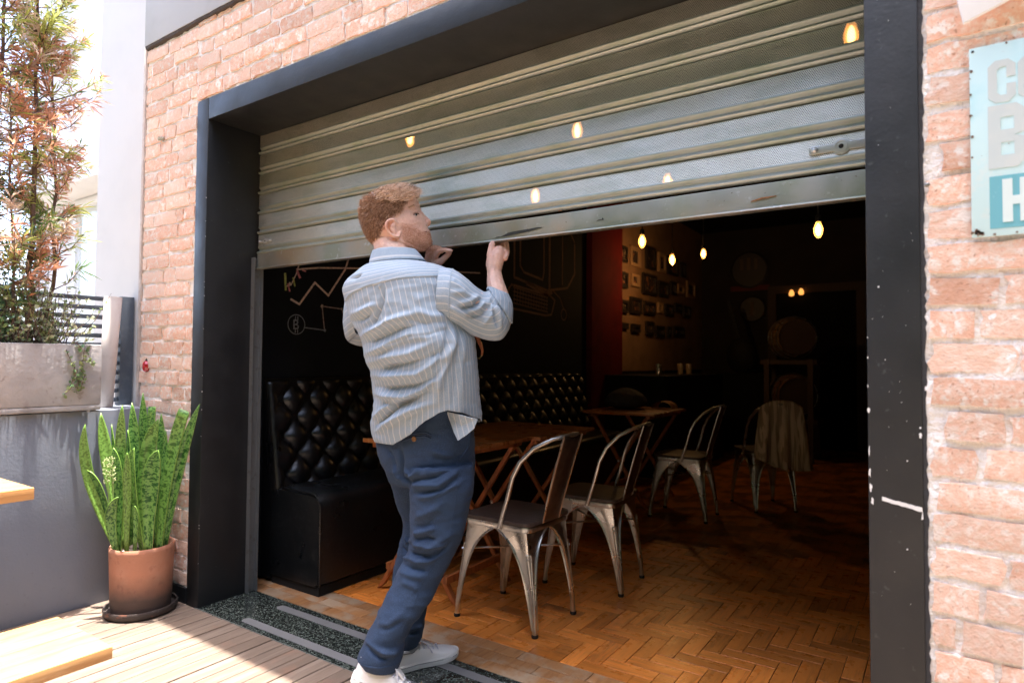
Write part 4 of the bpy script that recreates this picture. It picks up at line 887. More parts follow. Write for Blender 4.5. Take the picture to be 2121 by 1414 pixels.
roundsign(.56,2.50,.27,"dim sign with three upright bars over a red band on the back wall",M_wm,[(-.45,-.28,.0,.6),(-.09,.09,.0,.65),(.28,.45,.0,.6)])
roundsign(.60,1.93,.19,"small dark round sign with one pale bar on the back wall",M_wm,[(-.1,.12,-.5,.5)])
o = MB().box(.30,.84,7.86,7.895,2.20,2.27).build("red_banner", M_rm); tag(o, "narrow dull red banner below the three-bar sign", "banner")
def barrel(z_, lab, m_):
    t = thing("barrel", lab, "barrel", (1.36,6.6,z_), "barrels stacked at the back")
    for k in range(16):
        a0, a1 = 2*math.pi*k/16, 2*math.pi*(k+.93)/16; V = [];F = []
        for i in range(9):
            u = i/8*2-1; r_ = .30-.06*u*u
            for a in (a0, (a0+a1)/2, a1): V.append((u*.38, r_*math.cos(a), r_*math.sin(a)))
        for i in range(8):
            for j in range(2): F.append((i*3+j, i*3+j+1, (i+1)*3+j+1, (i+1)*3+j))
        o = MB().add(V, F).build("stave", m_, t, True)
    for u in (-.8,-.35,.35,.8):
        r_ = .303-.06*u*u; q = MB().lathe([(r_,-.02),(r_+.004,-.02),(r_+.004,.02),(r_,.02)], 24, close=False); q.v = [(u*.38+c_, a_, b_) for a_, b_, c_ in q.v]; q.build("hoop", M_tin, t, True)
    for sx in (-1,1):
        q = MB().lathe([(.245,0),(.001,0)], 20, close=False); q.v = [(sx*.36+c_, a_, b_) for a_, b_, c_ in q.v]; q.build("head", M_dimw, t)
    t.rotation_euler = (0,0,math.radians(112)); t.scale = (.8,.85,.85)
M_bar1 = mat("barrel oak", (.12,.055,.025), .6, layers=[(14,4,(.08,.036,.016),.45,.7)]); M_bar2 = mat("barrel oak pale", (.14,.085,.03), .6, layers=[(14,4,(.09,.05,.02),.45,.7)])
barrel(.78,"lower wooden barrel of the stack in the dark back of the bar",M_bar1); barrel(1.46,"upper paler wooden barrel of the stack in the dark back of the bar",M_bar2)
rk = thing("barrel_rack", "dark timber rack carrying the two barrels", "rack", (1.36,6.6,0))
for xx in (1.12,1.60):
    wpart(MB().box(xx-.03,xx+.03,6.35,6.41,0,1.20), "post", M_dimw, rk); wpart(MB().box(xx-.03,xx+.03,6.80,6.86,0,1.20), "post", M_dimw, rk)
for zz in (.45,1.14): wpart(MB().box(1.05,1.67,6.36,6.85,zz,zz+.05), "shelf", M_dimw, rk)
tl_ = thing("twin_lamp", "pair of small warm lamps glowing far back in the bar", "lamp", (1.2,7.7,2.07))
for xx, zz in ((1.146,2.119),(1.269,2.132)):
    q = MB().lathe([(.004,-.04),(.03,-.03),(.036,0),(.025,.03),(.012,.05)], 12, (xx,7.78,zz)); wpart(q, "bulb", M_glow, tl_, smooth=True)
wpart(MB().box(1.10,1.32,7.76,7.80,2.185,2.20), "bracket", M_cord, tl_)
for (x_, y_, z_, lab) in ((.45,4.6,1.08,"small glass on the bench ledge, left of the pair"),(.33,5.6,1.08,"small glass on the dark ledge below the picture wall"),(.38,5.75,1.08,"small glass standing close beside another on the dark ledge")):
    g_ = MB().lathe([(.03,-.06),(.036,.06),(.034,.06),(.028,-.05),(.001,-.05)], 16, (x_,y_,z_), close=False).build("drinking_glass", mat("glass", (.8,.6,.4), .05, spec=.8, metal=.6), None, True); tag(g_, lab, "glass", "glasses along the ledge")
ld = MB().box(-.14,.62,4.4,6.3,.0,1.018).build("side_counter", mat("dark counter", (.009,.008,.007), .6, spec=.2), None, bevel=.006); tag(ld, "low dark counter under the picture wall", "counter")
gu = MB()
gu.lathe([(.02,0),(.16,.01),(.19,.04),(.16,.07),(.02,.08)], 20, (0,0,0)); gu.v = [(x_, z_, y_*1.25) for x_, y_, z_ in gu.v]; gu.obox((0,.05,.15),(-.16,.05,.75),(.028,0,.006),(0,.014,0))
o = gu.build("guitar", mat("dark guitar", (.010,.008,.007), .6, spec=.2), None, True); o.location = (.62,7.1,1.25); o["label"] = "dark guitar shape leaning in front of the back wall"; o["category"] = "guitar"
gs = MB().box(.35,.95,6.95,7.35,0,1.02).build("low_cabinet", M_black, None, bevel=.006); tag(gs, "low black cabinet under the guitar at the back", "cabinet")

# ================================================================== GREENERY IN THE PLANTER
def leafmat(nm, c, c2): 
    m = mat(nm, c, .45, layers=[(9,3,c2,.4,.7)]); t, N, L, b = tree(m)
    tl = N.new("ShaderNodeBsdfTranslucent"); tl.inputs[0].default_value = (*[min(1, v*1.3) for v in c2], 1); mx = N.new("ShaderNodeMixShader"); mx.inputs[0].default_value = .35
    L.new(b.outputs[0], mx.inputs[1]); L.new(tl.outputs[0], mx.inputs[2]); L.new(mx.outputs[0], N["Material Output"].inputs[0]); return m
M_g1 = leafmat("yellow green needles", (.32,.38,.08), (.52,.55,.18)); M_g2 = leafmat("deep green needles", (.08,.15,.045), (.16,.25,.08)); M_ru = leafmat("rust needles", (.50,.22,.12), (.64,.36,.24)); M_pk = leafmat("pale dry needles", (.66,.52,.42), (.76,.64,.54))
M_bark = mat("slender trunk bark", (.13,.085,.065), .9, layers=[(30,4,(.22,.15,.12),.5,.7,(1,1,.25))], bump=[(60,.6,.006,(1,1,.2))])
r9 = random.Random(21)
tr = thing("podocarpus_tree", "tall slender tree with rust and yellow-green narrow leaves growing from the concrete planter", "tree", (-.54,-.6,1.18))
stems = [((-.54,-.62,1.17),(-.57,-.66,2.1),(-.56,-.60,3.4),.0125),((-.53,-.50,1.17),(-.52,-.52,2.0),(-.55,-.50,3.3),.0135),((-.57,-.70,1.17),(-.60,-.78,2.0),(-.60,-.82,3.2),.011),((-.55,-.43,1.17),(-.54,-.40,1.9),(-.58,-.45,2.7),.010),((-.52,-.84,1.17),(-.55,-.9,2.2),(-.56,-.95,3.2),.011),((-.50,-.56,1.17),(-.48,-.60,1.7),(-.50,-.62,2.4),.007)]
bufs = {k: MB() for k in "gdrp"}; twig = MB()
def needle(mb, p, d, l, wd):
    d = d.normalized(); s = d.cross(Vector((r9.gauss(0,1), r9.gauss(0,1), r9.gauss(0,1)))).normalized()*wd; sagv = Vector((0,0,-l*.16))
    m_ = p+d*l*.55+sagv*.3; e = p+d*l+sagv
    mb.add([p, m_+s, e, m_-s], [(0,1,2,3)])
def whorl(p, d, key, n, l):
    d = d.normalized(); a = d.cross(Vector((.3,.2,1))).normalized(); b = d.cross(a)
    for k in range(n):
        t = r9.uniform(0,6.28); c = r9.uniform(.25,1.25); q = p-d*r9.uniform(0,.05)
        kk = key if r9.random() < .82 else r9.choice("grdp"); needle(bufs[kk], q, d+(a*math.cos(t)+b*math.sin(t))*c, l*r9.uniform(.6,1.2), r9.uniform(.0022,.0042))
for (a, b_, c_, rad) in stems:
    A, B, Cc = Vector(a), Vector(b_), Vector(c_); pts = [A*(1-s)**2+B*2*s*(1-s)+Cc*s*s+Vector((r9.gauss(0,.006),r9.gauss(0,.006),0)) for s in [k/14 for k in range(15)]]
    wpart(MB().tube(pts, [rad*(1-.65*k/14) for k in range(15)], 8), "trunk", M_bark, tr, smooth=True)
    for k in range(int(84*rad/.011)):
        s = r9.uniform(.12,1)**.8; i = min(13, int(s*14)); p = pts[i].lerp(pts[i+1], s*14-i); az = r9.uniform(0,6.28); L_ = r9.uniform(.05,.27)*(1.1-.3*s)
        d = Vector((math.cos(az)*.8, math.sin(az), r9.uniform(.1,.9))).normalized()
        q1 = p+d*L_*.5; q2 = p+(d+Vector((0,0,.25))).normalized()*L_
        if q2.y > -.33: continue
        twig.tube([p,q1,q2], [.003,.0022,.0012], 5, caps=False)
        z = q2.z; key = ("g" if r9.random() < .62 else r9.choice("rp")) if z > 2.65 else (r9.choice("rrgpgr") if z > 2.0 else r9.choice("rrgdgp"))
        for q, dd in ((q2, d),(q1, d+Vector((r9.gauss(0,.6),r9.gauss(0,.6),.2))),((q1+q2)/2, d+Vector((r9.gauss(0,.6),r9.gauss(0,.6),.2)))): whorl(q, dd, key, r9.randint(9,17), r9.uniform(.05,.09))
# the long side branches that reach out towards the facade
for (p, e, key) in (((-.53,-.50,2.30),(-.52,-.235,2.52),"g"),((-.53,-.48,2.24),(-.50,-.29,2.40),"r"),((-.55,-.42,2.05),(-.52,-.315,2.16),"r"),((-.54,-.42,2.0),(-.5,-.33,2.06),"r"),((-.54,-.45,2.6),(-.52,-.32,2.66),"g"),((-.54,-.46,2.75),(-.5,-.36,2.88),"g"),((-.55,-.42,1.78),(-.5,-.37,1.86),"g")):
    p, e = Vector(p), Vector(e); m_ = (p+e)/2+Vector((0,0,-.02)); twig.tube([p,m_,e], [.004,.003,.0014], 5, caps=False)
    for s in (.45,.6,.75,.9,1.0):
        q = p.lerp(e, s)+Vector((0,0,-.02*math.sin(s*3.1)))
        for rep in range(2): whorl(q+Vector((r9.gauss(0,.015),r9.gauss(0,.015),r9.gauss(0,.02))), (e-p).normalized()+Vector((r9.gauss(0,.5),r9.gauss(0,.5),r9.gauss(0,.5)-(.5 if key == "r" else -.3))), key if rep == 0 else r9.choice("gr"), 9, r9.uniform(.05,.08))
wpart(twig, "branch", M_bark, tr)
for k, m_, nm in (("g",M_g1,"yellow_green_foliage"),("d",M_g2,"dark_green_foliage"),("r",M_ru,"rust_foliage"),("p",M_pk,"dry_foliage")):
    o = wpart(bufs[k], nm, m_, tr); o["kind"] = "stuff"
shb = thing("trailing_shrub", "small leaved green shrub with a stem trailing over the planter edge", "shrub", (-.52,-.5,1.18))
M_s1 = leafmat("shrub leaf", (.17,.25,.09), (.32,.39,.19)); M_s2 = leafmat("pale shrub leaf", (.46,.50,.31), (.62,.63,.46)); M_s3 = leafmat("round blue green leaf", (.09,.19,.09), (.17,.29,.15))
sb = {1:MB(),2:MB(),3:MB()}; stm = MB()
def rleaf(mb, p, d, l):
    d = d.normalized(); s = d.cross(Vector((r9.gauss(0,1), r9.gauss(0,1), r9.gauss(0,1)))).normalized()*l*.36; up_ = d.cross(s).normalized()*l*.08
    mb.add([p, p+d*l*.35+s+up_, p+d*l*.75+s*.7+up_, p+d*l, p+d*l*.75-s*.7+up_, p+d*l*.35-s+up_], [(0,1,2,3),(0,3,4,5)])
def sprig(a, b_, n, kk, l):
    a, b_ = Vector(a), Vector(b_); m_ = (a+b_)/2+Vector((r9.gauss(0,.015),r9.gauss(0,.015),.01)); stm.tube([a,m_,b_], [.0022,.0016,.0008], 5, caps=False)
    for k in range(n):
        s = r9.uniform(.15,1); p = a*(1-s)**2+m_*2*s*(1-s)+b_*s*s
        rleaf(sb[r9.choice(kk)], p, Vector((r9.gauss(0,1), r9.gauss(0,1), r9.gauss(.3,.8))), l*r9.uniform(.6,1.2))
for k in range(210):
    y_ = r9.uniform(-.78,-.37); x_ = r9.uniform(-.60,-.46); h = r9.uniform(.07,.36)*(1.15-abs(y_+.55)*1.2); sprig((x_,y_,1.18), (x_+r9.gauss(0,.05), y_+r9.gauss(0,.06), 1.19+h), 15, [1,1,2,2] if y_ > -.62 else [3,3,1], .019 if y_ > -.62 else .026)
for (a, b_) in (((-.45,-.36,1.2),(-.40,-.33,1.33)),((-.45,-.38,1.2),(-.40,-.28,1.30)),((-.45,-.40,1.2),(-.41,-.29,1.24)),((-.48,-.38,1.25),(-.45,-.28,1.38)),((-.50,-.40,1.3),(-.47,-.33,1.46))): sprig(a, b_, 16, [1,2,2], .017)
vines = [((-.408,-.375,1.03),(-.412,-.41,.985)),((-.409,-.33,1.07),(-.41,-.345,1.0)),((-.435,-.33,1.225),(-.402,-.315,1.15)),((-.41,-.37,1.12),(-.405,-.35,1.03)),((-.435,-.36,1.225),(-.405,-.34,1.13)),((-.405,-.34,1.13),(-.410,-.37,1.05)),((-.405,-.34,1.13),(-.408,-.32,1.06)),((-.410,-.36,1.10),(-.409,-.39,1.02)),((-.435,-.40,1.215),(-.405,-.38,1.12)),((-.409,-.35,1.06),(-.41,-.36,.99)),((-.405,-.345,1.14),(-.405,-.29,1.12))]
for a, b_ in vines: sprig(a, b_, 13, [1,1,3], .020)
wpart(stm, "stem", M_bark, shb)
for k, m_, nm in ((1,M_s1,"green_foliage"),(2,M_s2,"pale_foliage"),(3,M_s3,"blue_green_foliage")):
    o = wpart(sb[k], nm, m_, shb); o["kind"] = "stuff"
# ---- picnic bench and table in the near left corner
M_pine = rough_noise(mat("oiled pine", (.55,.30,.115), .5, layers=[(5,5,(.42,.20,.065),.42,.7,(6,.6,6)),(22,4,(.62,.40,.20),.5,.75,(6,.4,6)),(3,4,(.40,.38,.35),.62,.78,(4,.6,4))], bump=[(40,.12,.003,(5,.4,5))]), .38, .6, 8)
def slabtop(nm, lab, cat, x0, x1, yb, yf, h, th_, legs):
    t = thing(nm, lab, cat, ((x0+x1)/2,(yb+yf)/2,0)); n = max(1, round((x1-x0)/.165)); wd = (x1-x0)/n
    for k in range(n): wpart(MB().box(x0+k*wd+.0006,x0+(k+1)*wd-.0006,yf,yb,h-th_,h), "plank", M_pine, t, bevel=.0025)
    for x_ in (x0+.05, x1-.05):
        for y_ in legs: wpart(MB().box(x_-.025,x_+.025,y_-.035,y_+.035,0,h-th_-.0005), "leg", M_pine, t, bevel=.003)
    for y_ in legs: wpart(MB().box(x0+.076,x1-.076,y_-.02,y_+.02,h-th_-.09,h-th_-.0008), "rail", M_pine, t, bevel=.003)
slabtop("wooden_bench", "sunlit pale wooden bench seat cut by the bottom left corner", "bench", .78,1.109,-.862,-2.3,.42,.031,(-1.35,-2.1))
slabtop("wooden_table", "corner of a higher wooden table top at the left edge", "table", -.35,.546,-.845,-2.3,.752,.036,(-1.2,-2.1))

